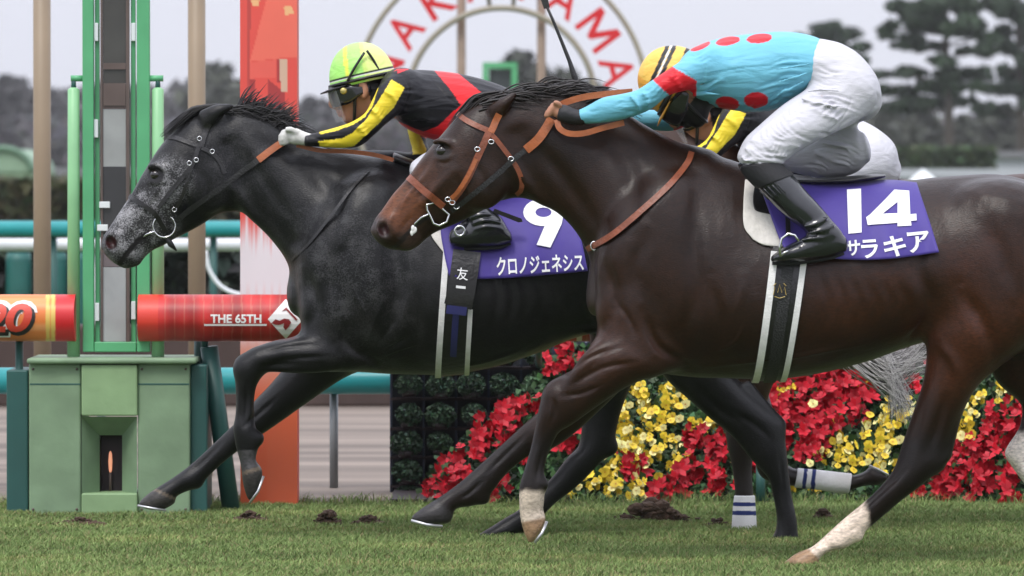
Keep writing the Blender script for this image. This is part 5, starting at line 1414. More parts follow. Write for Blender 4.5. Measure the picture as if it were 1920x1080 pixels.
# ---- ground
YEDGE = gy(947)
M_TURF = mat('turf_soil', (.070, .105, .034), rough=.95, var=.3, scale=7, bump=.6, bscale=45)
g = MB(); g.add([(-1500, -40, 0), (1500, -40, 0), (1500, 2600, 0), (-1500, 2600, 0)], [[0, 1, 2, 3]])
tag(g.obj('turf_ground', M_TURF), kind='structure')
m, n_, b_ = mat_new('raked_dirt')
tc = n_.nodes.new('ShaderNodeTexCoord'); mp = n_.nodes.new('ShaderNodeMapping'); mp.inputs['Scale'].default_value = (.25, 2.2, 1)
nz = n_.nodes.new('ShaderNodeTexNoise'); nz.inputs['Scale'].default_value = 1.0; nz.inputs['Detail'].default_value = 7
rp = n_.nodes.new('ShaderNodeValToRGB'); rp.color_ramp.elements[0].position = .35; rp.color_ramp.elements[0].color = (.115, .092, .075, 1)
rp.color_ramp.elements[1].position = .66; rp.color_ramp.elements[1].color = (.24, .195, .16, 1)
n_.links.new(tc.outputs['Object'], mp.inputs[0]); n_.links.new(mp.outputs[0], nz.inputs['Vector']); n_.links.new(nz.outputs['Fac'], rp.inputs[0]); n_.links.new(rp.outputs[0], b_.inputs['Base Color'])
b_.inputs['Roughness'].default_value = .95
bp = n_.nodes.new('ShaderNodeBump'); bp.inputs['Strength'].default_value = .6; n_.links.new(nz.outputs['Fac'], bp.inputs['Height']); n_.links.new(bp.outputs[0], b_.inputs['Normal'])
g = MB(); g.add([(-60, YEDGE + .05, .004), (60, YEDGE + .05, .004), (60, 14.2, .004), (-60, 14.2, .004)], [[0, 1, 2, 3]])
tag(g.obj('dirt_track', m), kind='structure')

# ---- grass blades
def grass(x0, x1, y0, y1, dens, h, seed):
    rnd = np.random.RandomState(seed); n = int((x1 - x0) * (y1 - y0) * dens)
    x = rnd.uniform(x0, x1, n); y = rnd.uniform(y0, y1, n)
    cl = .55 * np.sin(x * 21 + 3 * np.sin(y * 5)) * np.sin(y * 4.3 + 2 * np.sin(x * 7)) + .6 * np.sin(x * 9 + 2 * np.sin(y * 7)) * np.sin(y * 11 + 1.5 * np.sin(x * 5)) * .5 + np.sin(x * 2.3 + y * 3.1) * .5
    keep = rnd.rand(n) < .78 + .22 * cl; x, y, cl = x[keep], y[keep], cl[keep]; n = len(x)
    hh = h * (.55 + .75 * rnd.rand(n)) * (1 + .28 * cl); a = rnd.uniform(0, 2 * math.pi, n); w = rnd.uniform(.0011, .0024, n)
    ln = rnd.normal(0, .55, (n, 2)) * hh[:, None]; ln[:, 0] += .1 * hh
    ux, uy = np.cos(a) * w, np.sin(a) * w
    z = np.zeros(n)
    V = np.stack([np.stack([x - ux, y - uy, z], 1), np.stack([x + ux, y + uy, z], 1),
                  np.stack([x + ln[:, 0] * .35 + ux * .8, y + ln[:, 1] * .35 + uy * .8, hh * .6], 1), np.stack([x + ln[:, 0] * .35 - ux * .8, y + ln[:, 1] * .35 - uy * .8, hh * .6], 1),
                  np.stack([x + ln[:, 0], y + ln[:, 1], hh * .95], 1)], 1)
    base = np.arange(n)[:, None] * 5
    T = np.concatenate([base + np.array((0, 1, 2)), base + np.array((0, 2, 3)), base + np.array((3, 2, 4))], 0)
    t = rnd.rand(n, 1); c = np.array((.132, .205, .064)) * (1 - t) + np.array((.225, .300, .108)) * t
    dry = (rnd.rand(n, 1) < .14); c = np.where(dry, np.array((.27, .24, .12)), c); pt = (np.sin(x * 3.1 + 1.3 * np.sin(y * 4.7)) * np.sin(y * 6.3 + np.sin(x * 2.2)))[:, None]; c = c * (1 + .12 * cl[:, None] + .14 * pt); c[:, 0] *= 1 + .12 * np.clip(pt[:, 0], 0, 1)
    return V.reshape(-1, 3), T, np.repeat(c, 5, 0)
M_GRASS = mat_attr('grass_blade', rough=.7, var=.16, scale=3, bump=0, spec=.08)
V, T, c = grass(-3.2, 3.4, -1.35, YEDGE + .02, 17000, .021, 3)
tag(meshobj('grass', V, T, M_GRASS, None, False, c), kind='stuff')
V, T, c = grass(-3.2, 3.4, YEDGE - .10, YEDGE + .08, 6000, .050, 4)
tag(meshobj('grass_fringe', V, T, M_GRASS, None, False, c), kind='stuff')

# ---- torn clods of soil
M_SOIL = mat('torn_soil', (.070, .042, .027), rough=1.0, var=.5, scale=30, bump=.8, bscale=60)
def clod(px, py, wpx, hpx, label, seed):
    Y = gy(py); c = at(px, py, Y); s = mpp(Y); rnd = random.Random(seed); mb = MB()
    n = int(26 + wpx * .35)
    ry = wpx * s * .6 * (.22 * 60 / wpx + .10); mb.ico((c[0], c[1], .008), wpx * s * .6, 3, (1, .22 * 60 / wpx + .10, .012 / (wpx * s * .72) * 1.6))
    for i in range(n):
        t = max(-1.15, min(1.15, rnd.gauss(0, .45))); core = math.exp(-t * t * 2.2)
        r = s * hpx * rnd.uniform(.08, .30) * (.35 + .8 * core); b = len(mb.V)
        mb.ico((c[0] + t * wpx * s * .5, c[1] + rnd.uniform(-1, 1) * ry * .8, .016 + r * .3 + rnd.uniform(0, .62) * hpx * s * core), r, 2, (rnd.uniform(.8, 1.7), rnd.uniform(.7, 1.3), rnd.uniform(.5, 1.1)))
        q = np.array(mb.V[b:]); cc = q.mean(0); d = q - cc; k = 1 + .30 * vnoise(d / r, 2.2, i)[:, None] + .16 * vnoise(d / r, 6, i + 50)[:, None]; mb.V[b:] = [tuple(v) for v in cc + d * k]
    V = np.array(mb.V)
    o = meshobj('soil_clod', V, mb.F, M_SOIL, None, False, None, (c[0], c[1], 0)); tag(o, label, 'clod')
for a in ((1222, 982, 150, 42, 'largest torn clod of brown soil kicked up on the turf between the galloping legs', 1), (615, 985, 44, 26, 'dark clod of soil on the turf ahead of the middle hoof', 2),
          (690, 986, 56, 15, 'flat scrap of brown soil on the turf to the right of another clod', 3), (468, 980, 60, 17, 'low brown soil divot on the turf under the raised front hoof', 4), (1543, 975, 36, 17, 'small dark soil clod beside the striped trailing leg', 5), (1345, 992, 50, 15, 'small soil divot on the turf just left of the striped standing leg', 6), (150, 988, 90, 12, 'thin line of brown soil on the turf before the green base', 7)):
    clod(*a)

# ---- finish frame on its green base
M_LGREEN = mat('light_green_paint', (.24, .37, .185), rough=.55, var=.16, scale=7, bump=.25, bscale=14, detail=9)
M_SGREEN = mat('soft_green_paint', (.19, .285, .17), rough=.6, var=.20, scale=6, bump=.25, bscale=14, detail=9)
M_FGREEN = mat('frame_green_paint', (.095, .38, .17), rough=.4, var=.12, scale=5)
M_PGREEN = mat('pale_green_tube', (.25, .52, .26), rough=.4, var=.12, scale=5)
M_DTEAL = mat('dark_teal_paint', (.018, .085, .075), rough=.5, var=.2, scale=4)
M_TEAL = mat('teal_rail_paint', (.015, .27, .28), rough=.35, var=.12, scale=3)
M_MIRROR = mat('dull_mirror_glass', (.13, .13, .125), rough=.12, var=.15, scale=2, spec=.8, metal=.55)
M_BROWNMET = mat('brown_metal', (.105, .075, .065), rough=.5, var=.2)
M_DARK = mat('dark_recess', (.018, .010, .012), rough=.6, var=.2)
M_CLIP = mat('white_plastic', (.70, .74, .74), rough=.4, var=.05)
def slab(mb, x0, y0, x1, y1, Y, depth, bev=0.0):
    """box whose front face fills the photo rectangle at depth Y"""
    a = at(x0, y0, Y); b = at(x1, y1, Y)
    return mb.box(((a[0] + b[0]) / 2, Y + depth / 2, (a[2] + b[2]) / 2), (abs(b[0] - a[0]), depth, abs(a[2] - b[2])), bev=bev)
YB = gy(966)
fp = thing('finish_post', 'green finishing post: tall green frame with a dark mirror standing on a pale green base', 'finish post', (at(210, 960, YB)[0], YB, 0))
mb = MB(); slab(mb, 54, 681, 152, 968, YB + .02, .46, .008); slab(mb, 258, 681, 356, 968, YB + .02, .46, .008); mb.obj('base_side', M_SGREEN, fp)
mb = MB(); slab(mb, 152.5, 684, 257.5, 780, YB, .40, .006); mb.obj('base_block', M_LGREEN, fp)
mb = MB(); slab(mb, 152.5, 925, 257.5, 968, YB, .40, .006); mb.obj('base_block', M_LGREEN, fp)
mb = MB()        # sloping sides and top of the recess
o_ = [at(153, 781, YB + .02), at(257, 781, YB + .02), at(257, 924, YB + .02), at(153, 924, YB + .02)]
i_ = [at(187, 816, YB + .12), at(229, 816, YB + .12), at(229, 924, YB + .12), at(187, 924, YB + .12)]
mb.add(o_ + i_, [[0, 1, 5, 4], [1, 2, 6, 5], [3, 0, 4, 7]]); mb.obj('recess', M_SGREEN, fp)
mb = MB(); slab(mb, 187, 816, 229, 924, YB + .20, .02); slab(mb, 183, 812, 187, 926, YB + .12, .1); slab(mb, 229, 812, 233, 926, YB + .12, .1); slab(mb, 187, 810, 229, 816, YB + .12, .1); mb.obj('slot', M_DARK, fp)
m, n_, b_ = mat_new('pilot_lamp'); b_.inputs['Base Color'].default_value = (.8, .35, .2, 1); b_.inputs['Emission Color'].default_value = (1.0, .42, .25, 1); b_.inputs['Emission Strength'].default_value = .55
mb = MB(); mb.tube(catmull(np.array([at(207, 846, YB + .18), at(207, 853, YB + .18), at(207, 866, YB + .18), at(207, 880, YB + .18), at(207, 886, YB + .18)]), 3), [.002, .004, .0055, .0065, .007, .0075, .008, .0075, .007, .0065, .0055, .004, .002], 12); mb.obj('pilot_lamp', m, fp, True)  # orange streak in the slot, a thin tube with weak emission
mb = MB(); mb.tube([at(207, 886, YB + .18), at(207, 922, YB + .18)], .006, 8); mb.obj('lamp_stem', M_BROWNMET, fp, True)
mb = MB(); slab(mb, 50, 672, 368, 682, YB - .015, .50, .008); mb.obj('base_lid', M_SGREEN, fp)
mb = MB(); slab(mb, 356.5, 684, 388, 968, YB + .06, .40, .006); mb.obj('side_slab', M_DTEAL, fp)
mb = MB(); slab(mb, 12, 694, 53, 968, YB + .06, .40, .006); mb.obj('side_slab', M_DTEAL, fp)
YFR = YB + .18
for x, y in ((62, 692), (144, 692), (266, 692), (348, 692), (62, 955), (144, 955), (266, 955), (348, 955)):
    mb = MB(); p = at(x, y, YB + .018); mb.ico(p, .006, 1, (1, .5, 1)); mb.obj('bolt', M_BROWNMET, fp, True)
for x0, x1 in ((56, 151), (259, 355)):
    mb = MB(); slab(mb, x0, 719, x1, 721.5, YB + .0185, .01); mb.obj('panel_seam', M_DTEAL, fp)
for x0, x1, mm_ in ((154, 176, M_FGREEN), (256, 281, M_FGREEN)):
    mb = MB(); slab(mb, x0, -140, x1, 660, YFR, .05, .004); mb.obj('frame_post', mm_, fp)
for x0, x1 in ((177.5, 187), (245, 254.5)):
    mb = MB(); slab(mb, x0, -140, x1, 652, YFR + .03, .03, .002); mb.obj('inner_rail', M_FGREEN, fp)
mb = MB(); slab(mb, 176.5, 641, 255.5, 660, YFR + .005, .05, .004); mb.obj('frame_foot', M_FGREEN, fp)
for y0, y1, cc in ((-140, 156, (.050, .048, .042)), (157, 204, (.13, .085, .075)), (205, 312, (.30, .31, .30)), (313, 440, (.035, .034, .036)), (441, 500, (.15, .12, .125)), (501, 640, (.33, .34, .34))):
    mb = MB(); slab(mb, 193, y0, 236, y1, YFR + .015, .02); mb.obj('mirror_pane', mat('pane_grey', cc, rough=.25, var=.25, scale=5, spec=.6), fp)  # mirror panels, with the reflections painted in as flat tones
for x0, x1 in ((188, 193), (236, 243)):
    mb = MB(); slab(mb, x0, -140, x1, 641, YFR + .008, .03); mb.obj('mirror_edge', M_BROWNMET, fp)
for y0, y1 in ((118, 130), (156, 198)):
    mb = MB(); slab(mb, 193.5, y0, 235.5, y1, YFR + .006, .006); mb.obj('mirror_clamp', M_BROWNMET, fp)
for x, y0, y1 in ((138, 168, 674), (296, 168, 674)):
    mb = MB(); mb.tube([at(x, y0 - 4, YFR + .02), at(x, y0, YFR + .02), at(x, y1, YFR + .02)], [.012, .024, .026], 14); mb.obj('side_pole', M_PGREEN, fp, True)
    mb = MB(); mb.tube([at(x, y0 - 24, YFR + .02), at(x, y0 + 2, YFR + .02)], [.008, .012], 10); mb.obj('pole_tip', M_DTEAL, fp, True)
for x0, x1 in ((133, 156), (279, 306)):
    mb = MB(); mb.tube([at(x0, 147, YFR + .02), at(x1, 147, YFR + .02)], .013, 10); mb.obj('cross_arm', M_FGREEN, fp, True)
for x, y in ((180, 241), (180, 60), (182, 585), (250, 582), (262, 335), (250, 60)):
    mb = MB(); slab(mb, x - 4, y - 17, x + 4, y + 17, YFR + .012, .02, .002); mb.obj('clip', M_CLIP, fp)
for x, y in ((196, 384), (192, 427)):
    mb = MB(); slab(mb, x - 10, y - 6, x + 10, y + 6, YFR + .0, .02, .002); mb.obj('clip', M_CLIP, fp)
mb = MB(); mb.tube([at(392, 650, YB + .2), at(434, 962, YB + .25)], .036, 12); mb.obj('brace', M_DTEAL, fp, True)
mb = MB(); mb.tube([at(374, 640, YB + .3), at(374, 700, YB + .3)], .022, 12); mb.obj('support_post', M_DTEAL, fp, True)

# ---- printed sponsor rolls
M_PRINT = mat_attr('printed_vinyl', rough=.38, var=.05, scale=4, bump=.03, spec=.45)
M_INK_W = mat('white_ink', (.80, .78, .76), rough=.45, var=.03)
M_INK_K = mat('black_ink', (.02, .018, .018), rough=.45, var=.1)
M_INK_R = mat('red_ink', (.62, .055, .03), rough=.45, var=.12)
def roll(x0, x1, cy, rpx, Y, colf, name, label):
    nx, na = int((x1 - x0) / 2.0), 40; r = rpx * mpp(Y); V = []; F = []
    c0 = at(x0, cy, Y); c1 = at(x1, cy, Y)
    for i in range(nx + 1):
        c = c0 + (c1 - c0) * i / nx
        for k in range(na):
            a = 2 * math.pi * k / na; V.append((c[0], c[1] - r * math.cos(a), c[2] + r * math.sin(a)))
    for i in range(nx):
        for k in range(na): F.append([i * na + k, i * na + (k + 1) % na, (i + 1) * na + (k + 1) % na, (i + 1) * na + k])
    F.append(list(range(na))); F.append([nx * na + k for k in range(na)][::-1])
    V = np.array(V); px, py = topx(V)
    root = thing(name, label, 'sponsor board', (c0[0] * .5 + c1[0] * .5, Y, 0))
    o = meshobj('printed_tube', V, F, M_PRINT, root, True, colf(px, py, V))
    def proj(P, lift=.0015):
        out = []
        for p in P:
            d = (p[1] - cy) / rpx; d = max(-.98, min(.98, d)); w = at(p[0], p[1], Y); z = w[2] - c0[2]
            out.append((w[0], Y - math.sqrt(max((r + lift) ** 2 - z * z, 1e-6)), w[2]))
        return np.array(out)
    return root, o, proj
YR = YB + .16
def col_left(px, py, V):
    n = len(px); c = np.tile(np.array((.72, .20, .045)), (n, 1)); c = mixc(c, (px > 104)[:, None] * 1.0, (.60, .02, .025))
    c = mixc(c, ((px > 86) & (px < 103))[:, None] * .9, (.72, .52, .13)); c = mixc(c, ((px > 93) & (px < 96))[:, None] * .9, (.70, .25, .06))
    st = (np.abs((V[:, 2] * 60) % 6 - 3) < .7) & (px < 86); c = mixc(c, st[:, None] * .4, (.78, .45, .2))
    return c
def col_right(px, py, V):
    n = len(px); k = (np.sin(px * .11) * np.sin(px * .043 + 1) + np.sin(V[:, 2] * 90) * .3)[:, None]
    c = np.array((.42, .022, .020)) * (1 + .35 * k); s = (np.sin(px * .35) > .93)[:, None]; c = mixc(c, s * .45, (.5, .18, .12))
    c = mixc(c, (px < 297)[:, None] * 1.0, (.70, .055, .035)); c = mixc(c, ((px > 1082) & (px < 1092))[:, None] * 1.0, (.7, .65, .62))
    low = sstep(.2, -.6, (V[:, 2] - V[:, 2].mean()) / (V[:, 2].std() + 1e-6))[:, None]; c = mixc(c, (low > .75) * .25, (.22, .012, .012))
    return np.clip(c, 0, 1)
rl, o, pj = roll(-90, 142, 596, 44, YR, col_left, 'sponsor_roll', 'orange and red printed roll with big red digits at the left edge')
for ch, x0, x1 in (('2', -24, 16), ('0', 14, 64)):
    for k, (b, dx, dy, m, lf) in enumerate(((.085, 2, 2, M_INK_W, .0015), (.035, 4, 5, M_INK_K, .0025), (.03, 0, 0, M_INK_R, .0035))):
        bm_ = text_tris(ch, b, .18); V, F = cut_grid(bm_, 4, 8); bm_.free(); e = (8, 2, 0)[k]
        P = quad_map(V[:, :2], [(x0 - e + dx, 568 - e + dy), (x1 + e + dx, 568 - e + dy), (x1 + e + dx, 622 + e + dy), (x0 - e + dx, 622 + e + dy)])
        meshobj('printed_digit', pj(P, lf), F, m, rl)
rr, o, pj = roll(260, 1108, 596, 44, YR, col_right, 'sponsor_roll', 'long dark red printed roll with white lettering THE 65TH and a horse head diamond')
bm_ = text_tris('THE 65TH', .03); V, F = cut_grid(bm_, 8, 4); bm_.free()
meshobj('lettering', pj(quad_map(V[:, :2], [(397, 588), (492, 588), (492, 605), (397, 605)]), .002), F, M_INK_W, rr)
V, F = cut_grid(poly_bm([[(0, 0), (1, 0), (1, 1), (0, 1)]]), 6, 1); meshobj('underline', pj(quad_map(V[:, :2], [(385, 606.5), (502, 606.5), (502, 610), (385, 610)]), .002), F, M_INK_W, rr)
dia = [(.5, 1), (1, .5), (.5, 0), (0, .5)]
def onroll(poly, quad, lift, m, name):
    V, F = cut_grid(poly_bm([poly]), 8, 8); return meshobj(name, pj(quad_map(V[:, :2], quad), lift), F, m, rr)
onroll(dia, [(504, 560), (570, 560), (570, 635), (504, 635)], .002, M_INK_W, 'emblem_edge')
onroll([(.10,.40),(.22,.50),(.34,.46),(.46,.52),(.60,.50),(.66,.42),(.60,.32),(.50,.22),(.44,.30),(.46,.40),(.34,.36),(.22,.36)], [(504, 560), (570, 560), (570, 635), (504, 635)], .0045, mat('deep_red_ink', (.22, .012, .014), rough=.45), 'emblem_cut')
onroll([(.40,.70),(.52,.80),(.84,.50),(.80,.46),(.52,.73)], [(504, 560), (570, 560), (570, 635), (504, 635)], .0045, mat('deep_red_ink', (.22, .012, .014), rough=.45), 'emblem_cut')
mb = MB(); mb.tube([at(36, 636, YR + .03), np.array((at(36, 636, YR + .03)[0], YR + .03, 0))], .016, 10); mb.obj('support_post', M_DTEAL, rl, True)
for x in (384, 760, 1010):
    mb = MB(); mb.tube([at(x, 634, YR + .02), at(x, 664, YR + .1), at(x, 690, 4.9)], .014, 10); mb.obj('bracket', M_DTEAL, rr, True)

# ---- tall printed pylon
YP = gy(951)
def pylon():
    x0, x1, y0, y1 = 450, 557, -160, 956
    nx, ny = 44, 380; V = []; F = []
    a = at(x0, 0, YP)[0]; b = at(x1, 0, YP)[0]; zt = at(0, y0, YP)[2]
    for j in range(ny + 1):
        for i in range(nx + 1): V.append((a + (b - a) * i / nx, YP, zt * (1 - j / ny)))
    for j in range(ny):
        for i in range(nx): F.append([j * (nx + 1) + i, (j + 1) * (nx + 1) + i, (j + 1) * (nx + 1) + i + 1, j * (nx + 1) + i + 1])
    V = np.array(V); px, py = topx(V); n = len(V)
    c = np.tile(np.array((.72, .085, .065)), (n, 1)); zx = lambda L: [(300 + x / 3.857, y / 3.857) for x, y in L]
    c = mixc(c, (np.abs(px - 467) < 2.5)[:, None] * (py < 190)[:, None] * .6, (.32, .05, .045))
    c = mixc(c, inpoly(px, py, zx([(820, -200), (1010, -200), (1010, 415), (880, 420), (650, 445)]))[:, None] * 1.0, (.80, .155, .105))
    c = mixc(c, inpoly(px, py, zx([(645, 450), (840, 430), (840, 560), (645, 570)]))[:, None] * 1.0, (.76, .12, .09))
    c = mixc(c, (inpoly(px, py, zx([(645, 575), (690, 575), (690, 790), (645, 790)])) | inpoly(px, py, zx([(780, 575), (900, 670), (900, 790), (780, 790)])) | inpoly(px, py, zx([(845, 430), (870, 430), (870, 600), (845, 590)])))[:, None] * 1.0, (.38, .045, .045))
    c = mixc(c, inpoly(px, py, zx([(865, 425), (925, 425), (925, 668), (872, 668)]))[:, None] * 1.0, (.62, .42, .30))
    c = mixc(c, (inpoly(px, py, zx([(660, 0), (720, 0), (715, 45), (665, 40)])) | inpoly(px, py, zx([(895, 50), (950, 45), (970, 95), (905, 112)])))[:, None] * .9, (.80, .48, .22))
    c = mixc(c, inpoly(px, py, zx([(910, 760), (950, 760), (950, 900), (910, 900)]))[:, None] * .8, (.55, .30, .20))
    f = py + 22 * np.sin(px * .35) * np.sin(px * .13 + 1) + 10 * np.sin(px * .9)
    c = mixc(c, sstep(395, 470, f)[:, None], (.78, .74, .77))
    st = ((np.sin(px * .42 + 1) > .45) & (py > 520) & (py < 700)); c = mixc(c, (st * sstep(520, 560, py) * .35)[:, None], (.78, .40, .38))
    c = mixc(c, sstep(610, 665, py)[:, None], (.74, .30, .22)); c = mixc(c, sstep(680, 760, py)[:, None], (.80, .135, .050))
    c = mixc(c, ((px > 500) & (py > 700))[:, None] * .18, (.80, .20, .10))
    root = thing('banner_pylon', 'tall banner pylon printed red above, white in the middle and orange below', 'banner', ((a + b) / 2, YP, 0))
    meshobj('printed_face', V, F, M_PRINT, root, False, c)
    mb = MB(); mb.box(((a + b) / 2, YP + .102, zt / 2), (b - a, .2, zt), bev=.003); mb.obj('body', mat('red_board', (.55, .07, .05), rough=.5), root)
pylon()

# ---- posts, rails
M_TAN_POST = mat('tan_paint', (.26, .195, .125), rough=.5, var=.12, scale=3)
M_GREYPOST = mat('grey_galvanised', (.22, .24, .25), rough=.45, metal=.3, var=.12)
def post(px, wpx, ytop, Y, label, m, name='post', cat='post'):
    c = at(px, 340, Y); z = at(px, ytop, Y)[2]; r = wpx / 2 * mpp(Y)
    root = thing(name, label, cat, (c[0], Y, 0))
    mb = MB(); mb.tube([(c[0], Y, 0), (c[0], Y, z)], r, 20); mb.obj('shaft', m, root, True)
    mb = MB(); mb.tube([(c[0], Y, 0), (c[0], Y, .03)], r * 1.8, 20); mb.obj('foot_plate', m, root, True); return root
post(79, 33, -200, 6.0, 'tan steel post left of the green finishing frame', M_TAN_POST)
post(369, 33, -200, 6.0, 'tan steel post between the green frame and the red banner', M_TAN_POST)
def rail(y, rpx, Y, x0, x1, m, label, posts, pm, pr=8, name='running_rail'):
    a = at(x0, y, Y); b = at(x1, y, Y)
    root = thing(name, label, 'rail', (0, Y, 0))
    mb = MB(); mb.tube([a, b], rpx * mpp(Y), 20); mb.obj('rail_tube', m, root, True)
    for x in posts:
        c = at(x, y, Y + .05); mb = MB(); mb.tube([(c[0], Y + .05, 0), (c[0], Y + .05, c[2])], pr * mpp(Y), 12); mb.obj('rail_post', pm, root, True)
    return root
rail(714, 25, 4.9, -400, 2300, M_TEAL, 'wide teal running rail on grey posts just beyond the turf', [-250, 190, 626, 1062, 1498, 1934, 2250], M_GREYPOST)
M_WRAIL = mat('white_rail_paint', (.68, .70, .72), rough=.4, var=.06)
rail(429, 15, 20.0, -600, 2500, M_TEAL, 'teal rail of the infield fence above a white rail', list(range(-500, 2500, 300)), M_DTEAL, 7)
rail(459, 12, 20.6, -600, 2500, M_WRAIL, 'white rail of the infield fence under a teal rail', list(range(-420, 2500, 300)), M_WRAIL, 6)

# ---- far side of the dirt track: low walls, hedges
def long_box(name, label, cat, x0, x1, ytop, Y, m, ybase=None, depth=.4, kind=None):
    a = at(x0, ytop, Y); b = at(x1, ytop, Y); z0 = 0.0
    mb = MB(); mb.box(((a[0] + b[0]) / 2, Y + depth / 2, a[2] / 2), (b[0] - a[0], depth, a[2]), bev=.02)
    o = mb.obj(name, m, None, False, ((a[0] + b[0]) / 2, Y, 0)); return tag(o, label, cat, None, kind)
long_box('low_wall', 'low dark brown wall along the far edge of the dirt track', 'wall', -500, 2400, 610, 14.0, mat('dark_brown_wall', (.055, .036, .030), rough=.9, var=.35, scale=2, bump=.4, bscale=6), depth=.3)
def hedge(name, label, x0, x1, ytop, Y, depth, base, leaf, dens, seed):
    rnd = np.random.RandomState(seed); a = at(x0, ytop, Y); b = at(x1, ytop, Y); W, Hh = b[0] - a[0], a[2]
    n = int(dens); P = np.stack([rnd.uniform(a[0], b[0], n), Y + rnd.uniform(0, depth, n), rnd.uniform(0, Hh, n)], 1)
    top = rnd.rand(n) < .3; P[top, 2] = Hh * (1 + .03 * rnd.normal(size=top.sum())); fr = rnd.rand(n) < .5; P[fr, 1] = Y + .05 * rnd.normal(size=fr.sum())
    V, F = leaves_mesh(P, leaf, rnd); root = thing(name, label, 'hedge', ((a[0] + b[0]) / 2, Y, 0))
    meshobj('foliage', V, F, M_LEAF, root, False, leaf_colors(n, base, rnd))
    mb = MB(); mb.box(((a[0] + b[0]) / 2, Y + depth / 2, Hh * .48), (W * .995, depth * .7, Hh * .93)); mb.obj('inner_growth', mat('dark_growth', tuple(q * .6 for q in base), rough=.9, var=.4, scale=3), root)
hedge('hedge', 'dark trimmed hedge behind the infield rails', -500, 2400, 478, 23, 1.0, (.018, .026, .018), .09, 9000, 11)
hedge('hedge', 'long olive brown hedge far across the infield on the left', -400, 700, 350, 70, 2.0, (.060, .062, .028), .16, 9000, 12)
hedge('hedge', 'square clipped green hedge far behind the turquoise rider', 1596, 1862, 291, 170, 3.0, (.055, .085, .035), .28, 7000, 13)
M_BLD = mat('pale_grey_wall', (.40, .42, .45), rough=.7, var=.12, scale=.5)
M_BLDD = mat('grey_wall', (.17, .17, .18), rough=.8, var=.25, scale=.3)
M_BARREL = mat('barrel_green', (.012, .10, .085), rough=.5, var=.2)
for i, x in enumerate((-30, 35, 102, 165)):
    Yb = 21.6; c = at(x, 470, Yb); r = 24 * mpp(Yb); z = at(x, 474, Yb)[2]
    root = thing('barrel', ('leftmost dark green barrel, cut by the picture edge', 'dark green barrel behind the rails left of the tan post', 'dark green barrel behind the rails right of the tan post', 'dark green barrel behind the rails, half hidden by the finishing frame')[i], 'barrel', (c[0], Yb, 0))
    mb = MB(); mb.tube([(c[0], Yb, 0), (c[0], Yb, z * .08), (c[0], Yb, z * .5), (c[0], Yb, z * .93), (c[0], Yb, z)], [r * .9, r, r * 1.05, r, r * .92], 20); mb.obj('drum', M_BARREL, root, True)
    mb = MB(); mb.tube([(c[0], Yb, z), (c[0], Yb, z + .03)], r * .8, 20); mb.obj('lid', M_DTEAL, root, True)
hp = thing('hoop', 'bent white tube hoop behind the tan post near the banner', 'hoop', at(420, 500, 19.0) * (1, 1, 0))
mb = MB(); Yh = 19.2
mb.tube(catmull(np.array([at(385, 470, Yh), at(392, 505, Yh), at(412, 535, Yh), at(440, 550, Yh), at(480, 556, Yh)]), 6), .016, 10); mb.obj('bent_tube', M_WRAIL, hp, True)
mb = MB(); c = at(480, 556, Yh); mb.tube([(c[0], Yh, 0), (c[0], Yh, c[2])], .014, 8); mb.obj('leg', M_WRAIL, hp, True)

# ---- ring sign over the winner circle
YS = 34.0
M_SIGN = mat('sign_tube', (.30, .27, .21), rough=.45, var=.12, scale=2)
M_SIGNRED = mat('sign_red', (.60, .014, .020), rough=.5, var=.08)
M_SPOST = mat('sign_post', (.25, .18, .13), rough=.55, var=.12)
C0 = at(940, 191, YS); sp = mpp(YS)
rs = thing('arch_sign', 'round arch sign spelling NAKAYAMA in red letters between two tube rings', 'sign', (C0[0], YS, 0))
for rad, w in ((275, 5.5), (176, 6)):
    mb = MB(); mb.tube([(C0[0] + rad * sp * math.cos(a), YS, C0[2] + rad * sp * math.sin(a)) for a in np.linspace(0, 2 * math.pi, 97)], w * sp, 10, False); mb.obj('ring_tube', M_SIGN, rs, True)
for x in (865, 1015):
    c = at(x, 0, YS + .12); mb = MB(); mb.tube([(c[0], YS + .12, 0), (c[0], YS + .12, C0[2] + 330 * sp)], 8.5 * sp, 14); mb.obj('sign_post', M_SPOST, rs, True)
for a in (97, 83, 150, 30, -20, 200, 240, 300):
    ca, sa = math.cos(R(a)), math.sin(R(a))
    mb = MB(); mb.tube([(C0[0] + 178 * sp * ca, YS + .02, C0[2] + 178 * sp * sa), (C0[0] + 273 * sp * ca, YS + .02, C0[2] + 273 * sp * sa)], 4 * sp, 8)
    if a in (97, 83): mb.obj('spacer', M_SIGN, rs, True)
for i, ch in enumerate('NAKAYAMA'):
    a = R(165 - i * 150 / 7); bm_ = text_tris(ch, .014) if ch != 'M' else poly_bm([[(0,0),(0,1),(.21,1),(.5,.42),(.79,1),(1,1),(1,0),(.84,0),(.84,.70),(.57,.14),(.43,.14),(.16,.70),(.16,0)][::-1]]); V = np.array([v.co[:] for v in bm_.verts]); bm_.verts.index_update(); F = [[v.index for v in f.verts] for f in bm_.faces]; bm_.free()
    w = {'M': 66}.get(ch, 56); hgt = 62
    lx = (V[:, 0] - .5) * w * sp; lz = (V[:, 1] - .5) * hgt * sp + 225 * sp
    er = np.array((math.cos(a), 0, math.sin(a))); et = np.array((math.sin(a), 0, -math.cos(a)))
    W = np.array((C0[0], YS - .03, C0[2])) + lx[:, None] * et + lz[:, None] * er
    o = meshobj('letter', W, F, M_SIGNRED, rs); s = o.modifiers.new('thick', 'SOLIDIFY'); s.thickness = .05; s.offset = 0
gb = thing('display_frame', 'small green framed display board far behind under the arch sign', 'display', at(937, 140, 60) * (1, 1, 0))
